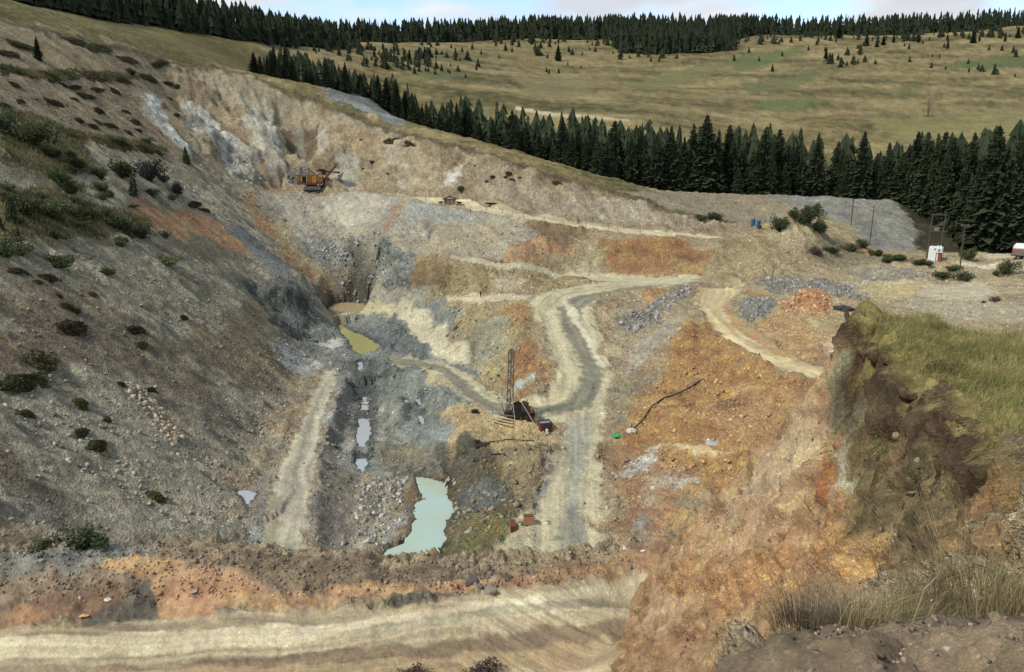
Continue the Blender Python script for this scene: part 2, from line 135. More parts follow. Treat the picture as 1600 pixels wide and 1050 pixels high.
ZONES = """hillside|100 91 50|146 128 80|0.5|2|x|1|-136.4,205 -133.5,230 -127,247 -118.4,270 -109.1,282 -100.1,292 -88.1,294 -79.4,291 -64.4,287 -45.4,272 -28.9,258 -7.3,242 17.3,228 27.2,224 41,215 55.2,206 38.3,240 40.1,264 60.6,266 79.9,263 97.9,258 114.8,252 112.7,232 102.8,210 130,204 400,215 1200,300 1400,1400 -1400,1400 -1400,0 -260,0 -170,90 -140,150
-|100 92 50|120 108 62|0.4|3|x|1|-134.8,232.4 -128.2,249.5 -119.4,272.4 -109.7,283.7 -101.3,295.7 -89.5,298.8 -64.6,288.5 -90.5,383.3 -117.7,402.9 -136.5,385.4 -154.6,348.3 -166,324.7 -147.2,254.8
-|58 56 40|72 66 46|0.4|4|x|1|-34.6,290 0,268 29.3,245 40,268 114.6,256 102.9,212 120,206 200,215 220,330 121.3,325 50,335 -44.2,370 -100.3,420 -86.2,330
-|92 102 54|108 108 60|0.3|6|x|1|152.9,631.9 182.4,655.5 225.4,685.6 224.3,663.7 172.3,601.5 147.1,571.4
-|86 96 50|104 106 58|0.3|6|x|1|299.6,600.3 376.8,643.6 376.9,611.8 341.4,580.5 298.5,580.1
-|96 98 56|110 106 62|0.3|6|x|1|134.6,521.1 177.6,548 208.8,592 205.9,571.3 161.6,497 129.2,471.8
-|108 106 60|122 114 68|0.3|6|x|1|68.4,515 121.8,592 157.6,613.7 121.2,548.5 68.8,465.2
-|100 106 56|116 112 62|0.3|6|x|1|120.8,439.9 162,475.8 166,457 130.8,418.5
-|96 96 54|110 104 60|0.3|6|x|1|221.9,500.4 256.9,544.8 246.2,513 216.3,479.1
-|116 108 66|130 118 74|0.3|6|x|1|0,503.7 64.4,546.8 32.1,433 6.3,422.6
-|122 114 64|134 124 70|0.3|6|x|1|168.9,412.1 268.7,452.6 255.3,407.9 214.9,358 172.9,385.2
-|98 102 56|112 108 62|0.3|6|x|1|-52.7,447.7 -27.7,469.9 -32.9,446.7 -48.5,438.6
-|196 180 144|180 164 130|0.05|0.8|x|1|1.5,398.8 14.7,394.3 28.9,388.7 52.3,379.2 52,376.9 28.6,384.6 14.5,389.4 1.5,394.8
spoil_heap_far|150 152 146|120 122 118|0.5|2|x|1|-65.2,291.2 -64.9,325.4 -70.8,392.3 -47.8,321.7 -33.3,269.3 -33.2,264.6 -40.3,270.5 -49.7,278.9 -59.2,285.4
-|172 164 144|138 131 116|0.55|6|0|0|-107.5,121.6 -108.8,127.5 -111.1,135 -114.1,144.1 -117.1,153.8 -119.8,163.9 -122.4,174.6 -124.8,186.1 -127.3,198.8 -130.3,213.4 -133.5,230 -130.5,238.5 -127,247 -123.2,258.7 -118.4,270 -109.1,282 -97.1,279.5 -94.4,270 -88,250.1 -83.8,236.4 -77.4,240.7 -69.7,241.2 -63.9,225.2 -57.5,206.7 -51,205 -44.6,203.8 -41.8,182.8 -38.1,159.8 -37,138 -36.7,122.8 -35.5,112.8 -35.4,107.1 -34.1,98.4 -30.4,89.2 -28,83.3 -30.4,82 -32.7,80.8 -34.9,79.4 -36.9,77.9 -38.7,76.1 -40.4,74.3 -41.9,72.5 -43.2,70.6 -44.5,68.8 -45.7,67.1 -46.8,65.3 -47.7,63.6 -48.5,61.8 -49.3,60.1 -49.91,58.43 -50.47,56.79 -50.96,55.19 -53.46,58.06 -55.7,60.6 -57.7,63 -59.7,65.3 -61.8,67.8 -64,70.4 -66.3,73.1 -68.7,75.9 -71.2,79 -74.1,82.3 -77.2,85.9 -80.5,89.8 -84,93.9 -87.7,98.3 -91.9,103.3 -96.6,108.9 -101.8,114.9
-|150 134 106|126 112 90|0.45|5|0|0|-116.9,145.2 -119.3,154.4 -121.5,164.1 -123.5,174.4 -125.4,185.3 -127.3,197.5 -129.6,211.4 -132.1,227.4 -129.3,236 -125.9,244.8 -122.1,256 -117.5,267.8 -108.4,280 -99.6,274.5 -91.7,248 -85.3,226.2 -86.4,208.5 -87.3,193.4 -90.3,188 -93.2,183 -96,178.5 -98.8,174.5 -101.6,171 -103.8,166.1 -105.9,161.8 -108.1,157.8 -110.3,154.2 -112.5,150.9 -114.6,147.9
-|164 156 136|132 126 110|0.55|4|0|0|-73.5,119.3 -72.4,123.7 -71.2,128.3 -69.9,133.4 -68.1,138.6 -66.2,144.3 -63.9,150.3 -61.6,159.2 -61.8,177.2 -57.3,184.8 -52.5,181.8 -48,179.6 -40.6,154.8 -44.3,139.4 -47.7,136.9 -50.8,134.1 -53.8,131.4 -56.6,128.8 -59.3,126.2 -61.1,122 -62.8,118.2 -64.4,114.6 -65.9,111.2 -67.4,108.1
-|126 112 92|110 102 90|0.5|5|0|0|-69,111.1 -67.6,115.2 -66,119.6 -63.1,119.8 -60.2,120 -57.3,120.3 -54.4,120.7 -50.8,120 -47.3,119.1 -43.9,118.8 -44.6,110.6 -47.3,109.5 -49.9,108.4 -52.5,107.5 -55.1,106.7 -57.6,103.8 -60,101.1 -62.2,98.6 -65.4,104.5
-|138 114 86|118 102 84|0.5|3|0|0|-63.6,101.1 -61.4,101.1 -58.4,97.3 -55.5,93.7 -56.1,89.7 -60.6,90.8
-|156 150 134|170 162 142|0.5|5|0|0|-57.2,89.3 -55.6,91.3 -53.9,93.4 -52.2,95.6 -50.4,97.9 -48.5,100.4 -45.5,99.7 -42.3,98.9 -39.2,98 -35.9,96.8 -32.2,89.2 -29.4,83.6 -32.2,82.4 -34.7,80.9 -37,79.1 -39,77.1 -40.9,75 -43.1,75.1 -45.2,75 -47.2,74.9 -49.3,74.8 -51,78 -52.9,81.5 -55,85.3
-|110 92 74|94 84 74|0.5|3|0|0|-51.9,79.7 -49.4,79.4 -46.9,79.1 -43.2,77.5 -45.9,74.7 -49.3,74.8
-|142 136 122|118 112 102|0.4|2|0|0|-48.8,74 -47.4,76.6 -45.3,77.1 -43.2,77.5 -42.7,75.3 -45.1,73.1 -47.2,70.9
-|132 116 90|112 102 86|0.4|3|0|0|-51.4,127.4 -50.9,138.3 -50.9,153.3 -53.4,179.7 -46,162.2 -41.4,153.3 -38.6,133.5 -43.3,128.9 -47.5,128.3
-|146 132 102|122 112 90|0.35|3|0|0|-47.7,151.3 -45.6,160.5 -39.8,151.4 -38.4,139.2 -41.6,136.9
-|168 146 110|132 118 96|0.35|2|0|0|-51.8,106.2 -49.3,106.9 -46.1,105.3 -42.8,103.4 -43,99.8 -47.8,102.2
-|168 128 92|150 112 80|0.35|2.5|0|0|-76.7,167.8 -75.8,179.2 -74.2,190.8 -68.1,195.6 -62.9,193.6 -57.3,190 -60.5,186.4 -64.6,182.2 -67.7,176 -70.1,161.9
-|176 138 98|150 116 84|0.35|1.2|0|0|-68,190.8 -67.9,197.1 -63,195.4 -57.5,191.8 -57.5,188.2 -62.9,190
-|112 104 88|100 94 82|0.3|2|0|0|-69,157.4 -68.5,169.9 -67.3,182.5 -62.9,185.5 -57.8,186.9 -63.6,175 -63.3,160.7 -65.2,153.4
-|100 108 114|124 126 124|0.35|2|0|0|-68.1,195.6 -67.9,206.4 -58.6,205.4 -48.5,188.5 -50.4,184.7 -57.8,186.9 -62.9,191.1
-|168 120 78|150 130 98|0.4|2|0|0|-74.8,237.5 -72.5,239.8 -68.5,231.1 -60.8,220.7 -54.5,213.7 -50.2,208.7 -51.2,206.1 -59.9,210 -67.7,218.6
-|168 152 116|150 134 104|0.4|2|0|0|-69.2,232.5 -66,233.3 -58.6,221 -52.9,213.7 -48.9,210.1 -50.5,208.4 -59.6,214.9
-|84 92 100|104 110 112|0.3|1.5|0|0|-62.9,233.7 -58.4,231.2 -48.6,217.4 -45.2,211.8 -48.4,211.5 -55.1,216.7
-|150 144 130|134 130 122|0.4|3|0|0|-72.2,243.8 -65.8,239.9 -58.6,232 -46.7,216 -44.4,212 -50.3,217.4 -63.9,232 -71.2,233.8
-|96 104 106|70 76 80|1.1|2|x|0|-55.3,176.9 -51.6,183.8 -48.3,187.7 -44.7,190.1 -41.4,181 -40.9,166.8 -45.6,160.5 -52.6,176.5
-|120 128 126|84 90 92|1|2|x|0|-58.3,178.6 -53.2,185 -47.5,190.7 -47.8,185.2 -53.4,179.7
-|190 196 194|128 130 126|0.6|1.5|x|0|-46.3,152 -44.3,160.1 -39.2,159 -34.8,150.5 -37.5,146.9 -41.6,145.3
-|96 92 70|110 104 84|0.4|1.2|x|0|-46.2,146.7 -46.2,150.7 -43.5,146.2 -41.6,145.3 -42.6,143.1
-|94 92 60|112 104 72|0.4|3|x|0|-82.6,136.1 -82.7,147.5 -80.1,151.8 -77.4,156.4 -74.8,161.4 -72.4,167.5 -68.3,160.1 -69.5,150 -70.6,141.3 -71.9,134.6 -73.1,128.5 -73,118.5 -77.5,126.7
-|98 92 64|120 108 80|0.4|4|x|0|-102.5,172.7 -99.9,181.5 -93.7,187 -85.6,174.6 -82,152.5 -84.5,148.1 -86.9,144.1 -93.9,156.9
-|168 134 88|140 116 82|0.4|1.5|x|0|-75.6,129.8 -73.1,138.1 -72.3,134.3 -74,127.7
-|190 172 142|160 142 114|1|4|118|0|-108.4,280 -99.6,290.3 -87.6,292.1 -76,289.9 -64.2,286.2 -54.5,278.5 -45.2,270.7 -28.8,257 -17.8,249.2 -7.2,241 1.2,236.2 9.3,231.4 17.2,226.6 27.1,222.9 34.1,218.5 40.8,214.1 48,209.4 54.8,204.6 50.5,199.2 44.5,202.3 38.8,207.6 31.8,207.2 24.4,212.5 16.2,211.3 8.3,216.7 0,219.6 -8.4,221.9 -17.5,230.6 -24.7,231.9 -33.1,242.6 -42.2,244.1 -51.4,246.3 -61.5,251.4 -71.2,253.6 -74.6,246.1 -80,243.5 -85,240.2 -90.3,246.2 -95.8,252.6
-|186 176 150|160 146 120|0.8|3|118|0|-104.2,283.6 -96.2,288.3 -87.4,291.3 -75.9,289.3 -64.1,285.6 -51.6,275.8 -39.7,266 -30.7,255.7 -38.9,258.9 -47,260.3 -56.4,264.6 -69.2,281.5 -78.4,281 -86.4,277 -95.4,280.7
-|150 126 100|164 140 112|0.6|3|118|0|-106.9,279.6 -102.3,283.6 -92.6,270.7 -82.7,263.1 -74.3,259.6 -70,256.7 -75.3,248.5 -85.3,252.5 -99.9,269.1
-|216 210 194|184 174 154|0.8|2.2|118|0|-86.9,282.9 -80.1,284.2 -75,279 -69.5,259.5 -72.7,256.2 -78.3,260.9 -84.7,270.6
-|226 226 220|190 190 184|0.7|1.6|118|0|-105,244.7 -105.6,257.2 -96.9,240.8 -90,235.1 -87.4,232.5 -91.6,230.6 -98.9,235.1
-|224 222 212|172 170 160|0.9|1.8|118|0|-101.6,268.5 -96.5,274.1 -89.5,263.5 -79.6,258.4 -76.2,252.1 -79.8,240.1 -86.2,249.8 -91.2,246.4
-|150 150 146|196 190 176|1.1|2|x|0|-83.2,254.9 -78.1,259.8 -74.7,254.8 -75,244.5 -80,243.5
-|104 82 62|90 72 56|0.45|0.5|118|0|-74.9,280.6 -63.1,278.5 -60.1,265.6 -60.5,260.9 -62.6,259.4 -66.6,268 -70.5,272.1 -72.1,271.6
-|144 142 130|130 118 98|0.5|1.2|118|0|-72.3,280.6 -68.5,280 -65.1,270.4 -64.6,261.2 -69.7,273.2
-|206 202 186|190 182 162|0.6|1.5|118|0|-62.6,277.7 -56.9,267.5 -56.7,262.8 -57.7,260.5 -59.9,264.8
-|204 200 184|184 178 160|0.6|2|118|0|-53.7,260 -48.1,261.4 -46.4,256.1 -44.6,250.1 -48.8,247.1 -54,255.2
-|200 184 152|176 156 126|0.8|3|118|0|-43.7,265.6 -28.7,255.4 -19.9,240.1 -14.1,231.7 -21.3,233.5 -28.8,237.2 -38.3,253.9
-|206 198 178|186 172 146|0.6|2|118|0|-39.1,261.3 -35.2,258.3 -29.7,245.4 -24.9,234.8 -30,240.9 -35.9,253.3
-|222 220 212|206 200 184|0.4|1.2|118|0|-19.7,236.6 -16,240.8 -13.1,240.8 -14,237.5 -16.7,235 -18.7,234.8
-|172 148 116|190 166 132|0.8|3|118|0|-58.2,273.9 -43.5,264.4 -38.7,257.5 -47,260.3 -55.1,262.6
-|164 148 124|180 166 142|0.6|3|118|0|-10.8,239.1 -3.5,234.4 3.5,230.7 10.3,227.4 17,223.7 25.1,219.6 32.8,215.2 32.1,209.7 25.1,213.7 17.4,213.1 9.9,216 1.7,220.4 -6.8,222.8 -11.4,232.3
-|190 178 156|166 150 126|0.6|2|118|0|13.7,225.2 20.3,222.7 26.8,220.5 33.1,217 39.1,213.6 44.9,209.7 43.9,204.2 38.3,208.3 31.9,208.4 26.1,212.6 14.8,214.9
-|120 120 116|150 148 140|0.9|1.5|x|0|-69,259.8 -63.2,260.5 -60.2,256.7 -61.6,254 -66.9,255.7
-|172 164 146|150 144 132|0.4|4|118|0|-72.2,243.8 -65.4,247.4 -57.2,246.1 -49,244.6 -40.6,240.9 -32.2,235.5 -24.2,227.6 -16.8,220.1 -9.4,217 -2.2,213.4 4.8,210 9.5,207.2 3.8,198.5 -1.5,192.9 -11.8,191 -22.8,197.1 -23.9,192 -31,199.6 -38.6,207.2 -45.9,211.2 -56.7,223.7 -64.8,235.8
-|156 156 150|132 134 130|0.6|3|118|0|-56,228.1 -43.5,217.3 -38.6,207.2 -45.1,211.2 -51.9,217
-|186 180 162|166 160 144|0.3|3|118|0|-55.8,244.7 -46,242 -36,236.8 -36.2,225.5 -45.7,229.4 -54.3,237.2
-|176 164 138|160 148 124|0.35|3|110|0|-19.3,210.1 -11.3,210.3 -3.2,210.4 4.8,206.8 -3,194.5 -9,194.2 -14.9,193.7 -23,198.6
-|148 150 148|170 168 158|0.4|3|118|0|-35.6,233.9 -25.7,225.2 -16.8,219.7 -6.5,212.9 -16.1,209.9 -25.9,211.5
-|150 112 82|164 150 128|0.4|1|118|0|-32.7,228.2 -29.4,229.9 -29.3,219 -31.6,205.9 -32.5,208
-|158 164 158|116 122 122|1.2|2.5|x|0|-39.5,209.3 -31.4,204.2 -24.7,199.8 -21.2,188.7 -21.9,184.4 -30.7,196.7 -38.6,207.2 -41.4,209.9
-|106 84 64|96 82 70|0.6|1.5|x|0|-42.6,211.9 -38.6,208 -37.4,206.2 -38.9,207.1 -41.7,208.3
-|96 98 96|120 118 112|0.9|1.5|x|0|-44.4,222.3 -37.2,210.3 -37.8,208.9 -42.1,214
-|182 164 122|160 140 104|0.6|3|100|0|-22.8,196.5 -11.7,189.2 -5.3,185.2 0.9,183.4 7.2,186.3 14.8,190.5 22,188.6 28.1,180.4 19.9,170.5 12.9,165 3.9,165.6 -2.3,173.7 -8.8,177.6 -15.4,179.8 -21.9,184.9
-|132 108 76|150 126 92|0.6|1.5|100|0|-22.8,193.9 -15.9,187 -13.5,183.8 -15.6,181.6 -21.3,184.1 -22.5,188.2
-|176 134 96|160 140 104|0.5|2|100|0|-22.1,197 -16.4,192.7 -8.7,186.7 -14.3,184.9
-|196 184 158|176 160 128|0.4|2|x|0|-2.8,179.9 4.2,180 1.4,175.4 -4.2,177.7
-|190 152 112|170 132 96|0.5|2.5|100|0|-1.5,192.9 4.6,200.6 10.8,200.2 13.7,197.8 10.6,195.6 7.4,190.2 0,186
-|134 112 82|152 124 90|0.7|1.5|x|0|4,207.7 11.1,207.4 20.2,203 15.2,197.7 9.2,198.8 5.4,200.7
-|192 178 140|170 158 122|0.4|2|100|0|13.8,199.9 21.4,198.7 21.9,195 19.3,191.3 11.9,192.3 15.9,196.5
-|150 106 66|170 126 80|0.45|1.5|0|0|21.4,198.3 29.7,197.9 37.9,197.1 46.8,191 44.9,186.7 35.3,189.6 29.6,190.7 23.8,191.7 21.9,195
-|112 80 52|134 96 62|0.4|0.8|0|0|24.2,196.2 31.8,194.8 39.3,193.4 46.2,190 45.9,189 38.7,192.9 31.5,194.3 24.2,195.5
-|172 140 88|152 110 68|0.5|1.2|0|0|21.8,194.6 29.6,193.5 37.2,192.3 45.2,188.4 44.4,187.5 34.2,191.7 23.8,192.1
-|172 168 108|160 146 100|0.4|1.5|x|0|19.8,198.2 22.8,197.3 23.3,194.2 21,194.2
-|182 164 120|160 144 108|0.5|3|70|0|-14.9,173.5 -8.3,166.7 -2.1,162.7 3.8,160.2 5,139.3 6,124.2 0,123.1 -6.6,137.8 -12.4,156.7 -19.2,174.8
-|162 158 132|140 138 116|0.5|2|70|0|-14.8,171.4 -9.1,165.3 -12.5,158 -15.3,161.9
-|178 176 150|152 148 126|0.6|2|70|0|-7.4,157.6 0,154.8 -3.3,140.4 -5.5,138.4 -8.3,149.3
-|180 136 84|158 122 82|0.5|2|70|0|-1.2,158.7 3.1,158.7 3.6,153.8 1.2,147.9 -2.4,155
-|176 132 82|150 110 70|0.5|2|70|0|1.4,147.8 4.9,138.2 5.7,126.7 4.4,122.3 0,121.2 -1,129.8 0,140.1
-|180 184 176|166 156 124|0.4|1|x|0|-1,126.8 3.1,128.7 4.6,126.9 2,124 -1,124.2
-|164 116 80|176 152 116|0.5|1.2|x|0|-14.1,162.5 -11.4,160.9 -10.4,154.1 -12.5,158.8
-|146 152 147|118 126 125|0.5|3|x|0|-46.8,187 -45.1,206.5 -38.5,206.5 -30.9,198.3 -23.5,188.8 -14.9,173.2 -10.6,158.1 -6.8,142.9 -5.2,129.2 -3.7,114.6 -7,107.4 -8.9,108 -13.3,107.4 -17.1,103.8 -23.7,111.6 -26.6,121.4 -29.5,130.8 -34.9,151.4 -41.7,169.9 -46.9,180.6
-|190 180 142|170 160 124|0.2|2|x|0|-45.7,201.5 -38.1,203.3 -30.4,194.5 -23,183.6 -19.2,174.8 -22.1,175.6 -29.8,189.6 -37,196.7 -44.1,187.4
-|110 106 92|128 120 104|0.3|1.5|x|0|-47.1,201 -40,205.1 -38.9,203.1 -43,203.3 -45.1,192
-|150 148 132|166 160 140|0.2|1.5|x|0|-45.5,208.7 -38.5,205.9 -30.9,198.3 -23.4,187.2 -16.3,174.1 -26.9,190.9 -38.2,204.2
-|130 143 147|98 108 112|0.9|2|x|0|-35.4,187 -29,184.1 -20.2,170.9 -14.9,157.2 -18.7,156.7 -28,168 -31.8,175.2
-|150 152 146|124 130 128|0.7|2|x|0|-45.7,181.9 -40.3,182.3 -32.2,162.3 -29.1,151.6 -32,148.3 -37.7,152.9 -43.6,167.1
-|206 206 196|180 182 176|0.3|1.2|x|0|-41.2,168.1 -38,178 -35.7,169.8 -38.2,166.1
-|206 198 170|186 178 152|0.25|1.5|x|0|-30.3,193.7 -24.5,186.5 -18.2,173.1 -12.6,159.6 -6.3,144.8 -11.8,148 -17.8,161.2 -23.6,176.5
-|132 143 142|104 113 113|0.8|2|x|0|-30.3,162.5 -19.9,156.2 -11.5,145 -12.2,138.6 -18,140 -23.2,144.8 -26.7,151.8
-|138 146 142|112 120 118|0.4|2|80|0|-26.1,148.4 -20.1,147.6 -13.7,142.8 -9,124 -9.9,111.1 -14.9,114 -19.9,116.4 -23.1,133
-|172 172 158|130 130 118|0.3|1|80|0|-23.4,139.7 -22.4,139.5 -18.5,116 -19.5,116.2
-|164 162 148|130 130 120|0.3|1|80|0|-21.4,142 -20.2,141.4 -17.3,118.3 -18.4,118.8
-|192 180 140|170 158 124|0.35|1.5|x|0|-17.3,150.1 -12.8,146.1 -9.2,135 -9.1,128.4 -11.7,131.8 -16,143.1
-|122 120 108|140 134 112|0.5|2|x|0|-19.4,119.4 -13.2,115.9 -9.8,109.1 -12.5,108.8 -18,109.8 -20.4,113.5
-|76 82 82|96 102 100|0.6|1|80|0|-29.4,162.3 -25.8,153.9 -23.1,136.3 -20.4,116.7 -19.9,108.5 -21,112.5 -23.2,130.4 -26.4,148.6
-|72 78 80|92 98 98|0.5|1|80|0|-32,162.4 -28.3,150 -25,130.1 -22.4,112.2 -24.3,118.2 -26.9,134.6 -30.6,150.3
-|128 150 152|150 160 156|0.3|1.2|x|0|-11.8,116.3 -7.6,117 -6.3,111.7 -9.9,110.4
-|142 138 132|124 120 114|0.35|2|80|0|-32.4,147.6 -29.8,147.6 -25.9,128.9 -23.1,111.9 -20.4,103 -18.5,94.6 -16.6,85.8 -19.6,85 -22.4,83.2 -24,91.4 -25.6,100.3 -26.9,108.8 -28.5,119.2 -30.2,131.7
-|124 116 108|112 106 100|0.35|2|80|0|-26.7,109 -23.3,109.4 -19.6,99 -18.2,86.8 -21.8,83.7 -23.1,90.1 -24.5,97
-|178 176 168|154 152 144|0.3|1.5|80|0|-30.3,129.6 -27.6,126.4 -24.3,118.2 -24.5,115.7 -28,121.2
-|120 118 116|136 132 126|0.4|2|80|0|-32.5,98.7 -33.5,109.7 -32.6,111.4 -31.6,104.4 -30.4,96.8 -28.6,89.1 -27.4,83.6 -29.1,83.7 -30.5,90.1
-|176 180 176|130 130 128|0.4|1|x|0|-30,86 -29.5,88.7 -27.6,84.3 -28.2,83
-|104 106 84|124 122 100|0.5|1.2|x|0|-23.9,103.6 -21.6,105 -19.8,99.9 -22.1,99.1
-|156 150 126|136 130 110|0.4|1.5|x|0|-20.4,103 -16,108 -13.3,108.3 -13.2,99.9 -14.9,88.8 -17.2,85.2 -18.9,90.6
-|160 120 74|148 126 90|0.5|1.2|x|0|-14.9,101.2 -13.1,104.9 -12.6,97.8 -13.4,94.4 -14.7,95.9
-|182 176 168|150 142 130|0.5|1|x|0|-15.4,92.5 -13.2,99.9 -12.2,97.7 -13.6,90.2 -15.1,85.7
-|196 172 126|176 152 110|0.4|2|x|0|-11,123.7 -5.8,119.7 0,115 6.4,114 6.9,105.8 3.5,106 0,105.8 -5.2,106.9 -8.1,110.1
-|110 96 66|86 82 68|0.6|2|x|0|-9.9,110 -5.3,107.7 0,106.4 5.2,105.5 3.9,94.2 2.2,88 -1.3,79.9 -4.1,80.7 -6.9,81.4 -8.1,88.3 -6.7,94.8 -8.2,104.6
-|74 76 70|96 96 84|0.7|1.5|x|0|-9.7,110.9 -5.3,107.7 -5.5,103.4 -8,102.8 -9.8,108.7
-|88 100 104|110 116 112|0.6|2|x|0|-5.8,100.9 -1.6,99.3 0,92.7 -2.2,89.9 -5.9,94.1 -8.1,97.5
-|128 118 66|96 104 78|0.6|1.5|x|0|-6.3,94.4 -0.7,89.1 -0.7,82.7 -4.1,80.7 -7.1,85
-|164 146 112|140 122 88|0.5|2|x|0|-0.9,105.9 4.7,105.5 3.9,94.2 1.5,89.7 -1.6,98.6
-|136 134 134|150 146 138|0.25|1.2|80|0|4.7,104.6 5.8,105.6 4.8,94.1 2.9,87.9 2.2,88 3.9,96
-|184 176 146|166 158 130|0.3|1.5|x|0|-0.7,87.5 2.9,87.9 2.6,77.9 -2,77.5 -2.7,79.6 -0.7,82.7
switchback_road|198 188 154|168 160 130|0.12|0.8|x|0|3.1,160.3 9.1,167.4 14.8,172.4 21.3,182.9 28.7,186.2 36.2,188.9 42.8,186.9 39.9,174 31.7,169.8 24,166.1 14.7,156.6 16,142.6 16.3,127.3 13.6,116.5 11.7,105.4 11.1,97.6 10.6,89.9 11.6,78.1 8.8,78.8 5.8,78.4 2.7,77.7 2.9,86.4 4.3,93.3 6,101.9 7.7,112.8 2.5,113.4 -2.7,113.3 -7.8,124.9 -11.6,138.3 -18,147.9 -24.6,154 -20.2,159.3 -11.8,148.6 -5.6,133.7 -0.5,121.4 5.6,121.4 7,129.2 6.3,142 4.1,152.4
switchback_road|130 128 110|108 107 94|0.12|0.9|80|0|24.5,170.3 18.4,165.9 12.7,162.2 8.8,156.4 9.4,144.9 11.4,132.5 11,125.2 7.7,119.7 1.9,118 -2.9,120.6 -6.9,132 -12.3,147 -20,157.6 -25.5,160.4 -22,153.6 -12.5,141.8 -8,127.9 -2.8,115.1 0.9,115.2 4.6,115 11.3,117 14.5,125.3 14.8,135.1 12.6,147.7 13.2,155.5 20.4,163.7 26.7,167.4 33.5,172
switchback_road|214 208 180|200 192 164|0.1|0.6|x|0|10,159.6 12.2,156.2 12.4,150.4 14.4,140.2 15.2,131.3 14.4,131.4 12.9,141.4 11.1,148.9
switchback_road|162 160 146|146 144 130|0.15|1|90|0|7.8,113.2 11.6,114.9 9.8,101.9 7.9,90.7 7.7,80.1 5.7,80.3 6.4,90.9 6.8,98 7.3,105.8
switchback_road|130 130 120|150 146 130|0.15|1|90|0|4.9,83.4 6.2,88 7.8,89.3 7.7,79.4 4.6,79
left_ridge_road|190 182 158|160 154 136|0.12|0.7|80|0|-35.1,149.3 -32.8,127.1 -31.7,114.8 -31.4,106.7 -30.5,98.6 -28.4,89.3 -27.1,82.5 -22.9,82.9 -24.3,91.2 -25.8,100.2 -27.2,108.6 -28.9,118.7 -30.2,129.7 -31.7,142.3 -32.9,150.6
left_ridge_road|150 146 130|136 132 118|0.1|0.5|80|0|-33.3,142.6 -32.7,142 -31.5,128.7 -30.3,116.4 -28.6,103 -29,102.8 -30.8,115 -32.2,128.7
left_ridge_road|152 144 120|134 128 108|0.12|0.8|80|0|-30,96.8 -28.4,95.4 -26.8,88.2 -25.4,82.2 -27.1,82.5 -28.2,88.5
-|160 154 132|146 140 120|0.1|0.8|80|0|-17.3,107.7 -15.8,108 -15.4,97.4 -15.9,85.9 -17.7,85.9 -17.1,98.5
upper_bench_road|214 202 164|186 174 140|0.08|0.7|x|0|-36.6,241.2 -28.6,235.4 -21.1,231.3 -13.9,227.9 -6.7,221.5 0,219.2 8.2,215.5 16.1,209.9 24.3,211.6 31.6,206.1 38.6,206.6 44.4,201.6 50.4,198.9 49.8,196.1 43.6,197.7 36.9,197.5 30.6,199.3 23.3,202.4 15.7,204.6 8,208 0,211.5 -8.2,215.6 -16.7,219.3 -28.1,231.3
upper_bench_road|176 160 130|164 150 122|0.1|0.5|x|0|-10.3,224.8 0,220.2 8.3,217 16.1,210.8 24.4,212.3 31.8,207.2 31.5,205.5 24.2,210.3 16,208.4 8.1,213 0,217.5
-|198 188 158|182 172 142|0.12|1|x|0|-14.8,192.3 -7.3,189.1 0,186 7.4,190.6 14.9,192.4 22.3,191.8 29.5,190.2 36.1,189.8 42.2,187.2 39.5,175.2 33.1,173.9 26.9,172.7 21.3,182.9 14.6,187.8 7.2,186.3 0,182.9 -5.7,184.2 -11.6,186.7
-|206 194 164|190 176 148|0.15|1|x|0|-15.4,179.8 -6.9,177.2 -1.3,166.8 3.8,163 3.1,160.3 -6.4,163.6 -13.5,172.3
-|188 166 130|162 140 108|0.55|4|120|0|19.1,163.5 25.3,166.2 31.6,169 38.3,172.4 33.9,143.6 33.2,127.5 33.4,116.8 34.9,107.7 36.8,101.5 38.6,96.1 34.2,92 30.4,88.9 26.4,85 23.6,83.1 20.8,81 18,78.8 15.4,76.5 12.1,77.8 11.1,89.6 11.8,97.3 12.4,105.1 14.6,114.9 17.2,126.6 16.3,142.6 15.6,153.2
-|198 154 96|176 130 80|0.65|3|120|0|29.5,144.3 33.9,143.6 33.4,120.2 35.2,111.5 36.9,104.2 38.4,97.9 38.2,92.9 34.6,90.5 31.3,88.6 28,86.3 25,84.9 21.8,82.7 18.7,80.3 14.9,77.5 15.9,81.7 17.3,87.6 16.5,96.1 15.4,105.3 14.1,108.2 18,117.8 21.3,121.4 24.9,125.3
-|202 160 108|184 142 94|0.55|2.5|120|0|29.6,109 32.5,103.9 35.2,99.7 37.9,96.3 31.7,90.9 28.5,91.1 25.4,91.6 24.8,102.4
-|176 126 76|144 98 62|0.7|1.5|120|0|28.6,136.9 30.7,136.9 30.8,125.6 27.7,122.1 26.2,127.3
-|128 88 62|150 106 70|0.6|1.5|120|0|27.9,106 29.8,106.1 29.2,102.2 27.3,100.9
-|150 102 66|172 124 80|0.6|1.5|120|0|22.7,113.1 25.7,110.6 24,106.3 21.8,108.1
-|178 140 104|160 120 90|0.5|3|120|0|13.6,104.4 18.9,101.1 20.9,87.6 18.1,80.6 13.2,79 12.9,86.2 12.1,92
-|196 196 190|176 166 148|0.4|1|120|0|13.3,98.4 16.4,100.8 18.9,101.1 17.6,97.1 14.6,93.6 13.3,95.2
-|190 190 182|172 164 146|0.4|1|120|0|18.4,89.5 20.1,89 20.3,86.2 18.4,84.3 17.7,86
-|186 170 146|170 148 116|0.4|2|120|0|16.1,93.2 18.9,92.2 18,83.8 15.1,82.5
-|204 206 198|186 178 156|0.3|0.8|120|0|23.2,95.9 24.3,96.7 25,95 24.3,93.8 23.1,94.6
-|206 184 140|190 164 118|0.2|0.8|x|0|18.9,101.1 22.5,95.3 25.9,90.6 25,90.1 21.6,94.6 18.7,100
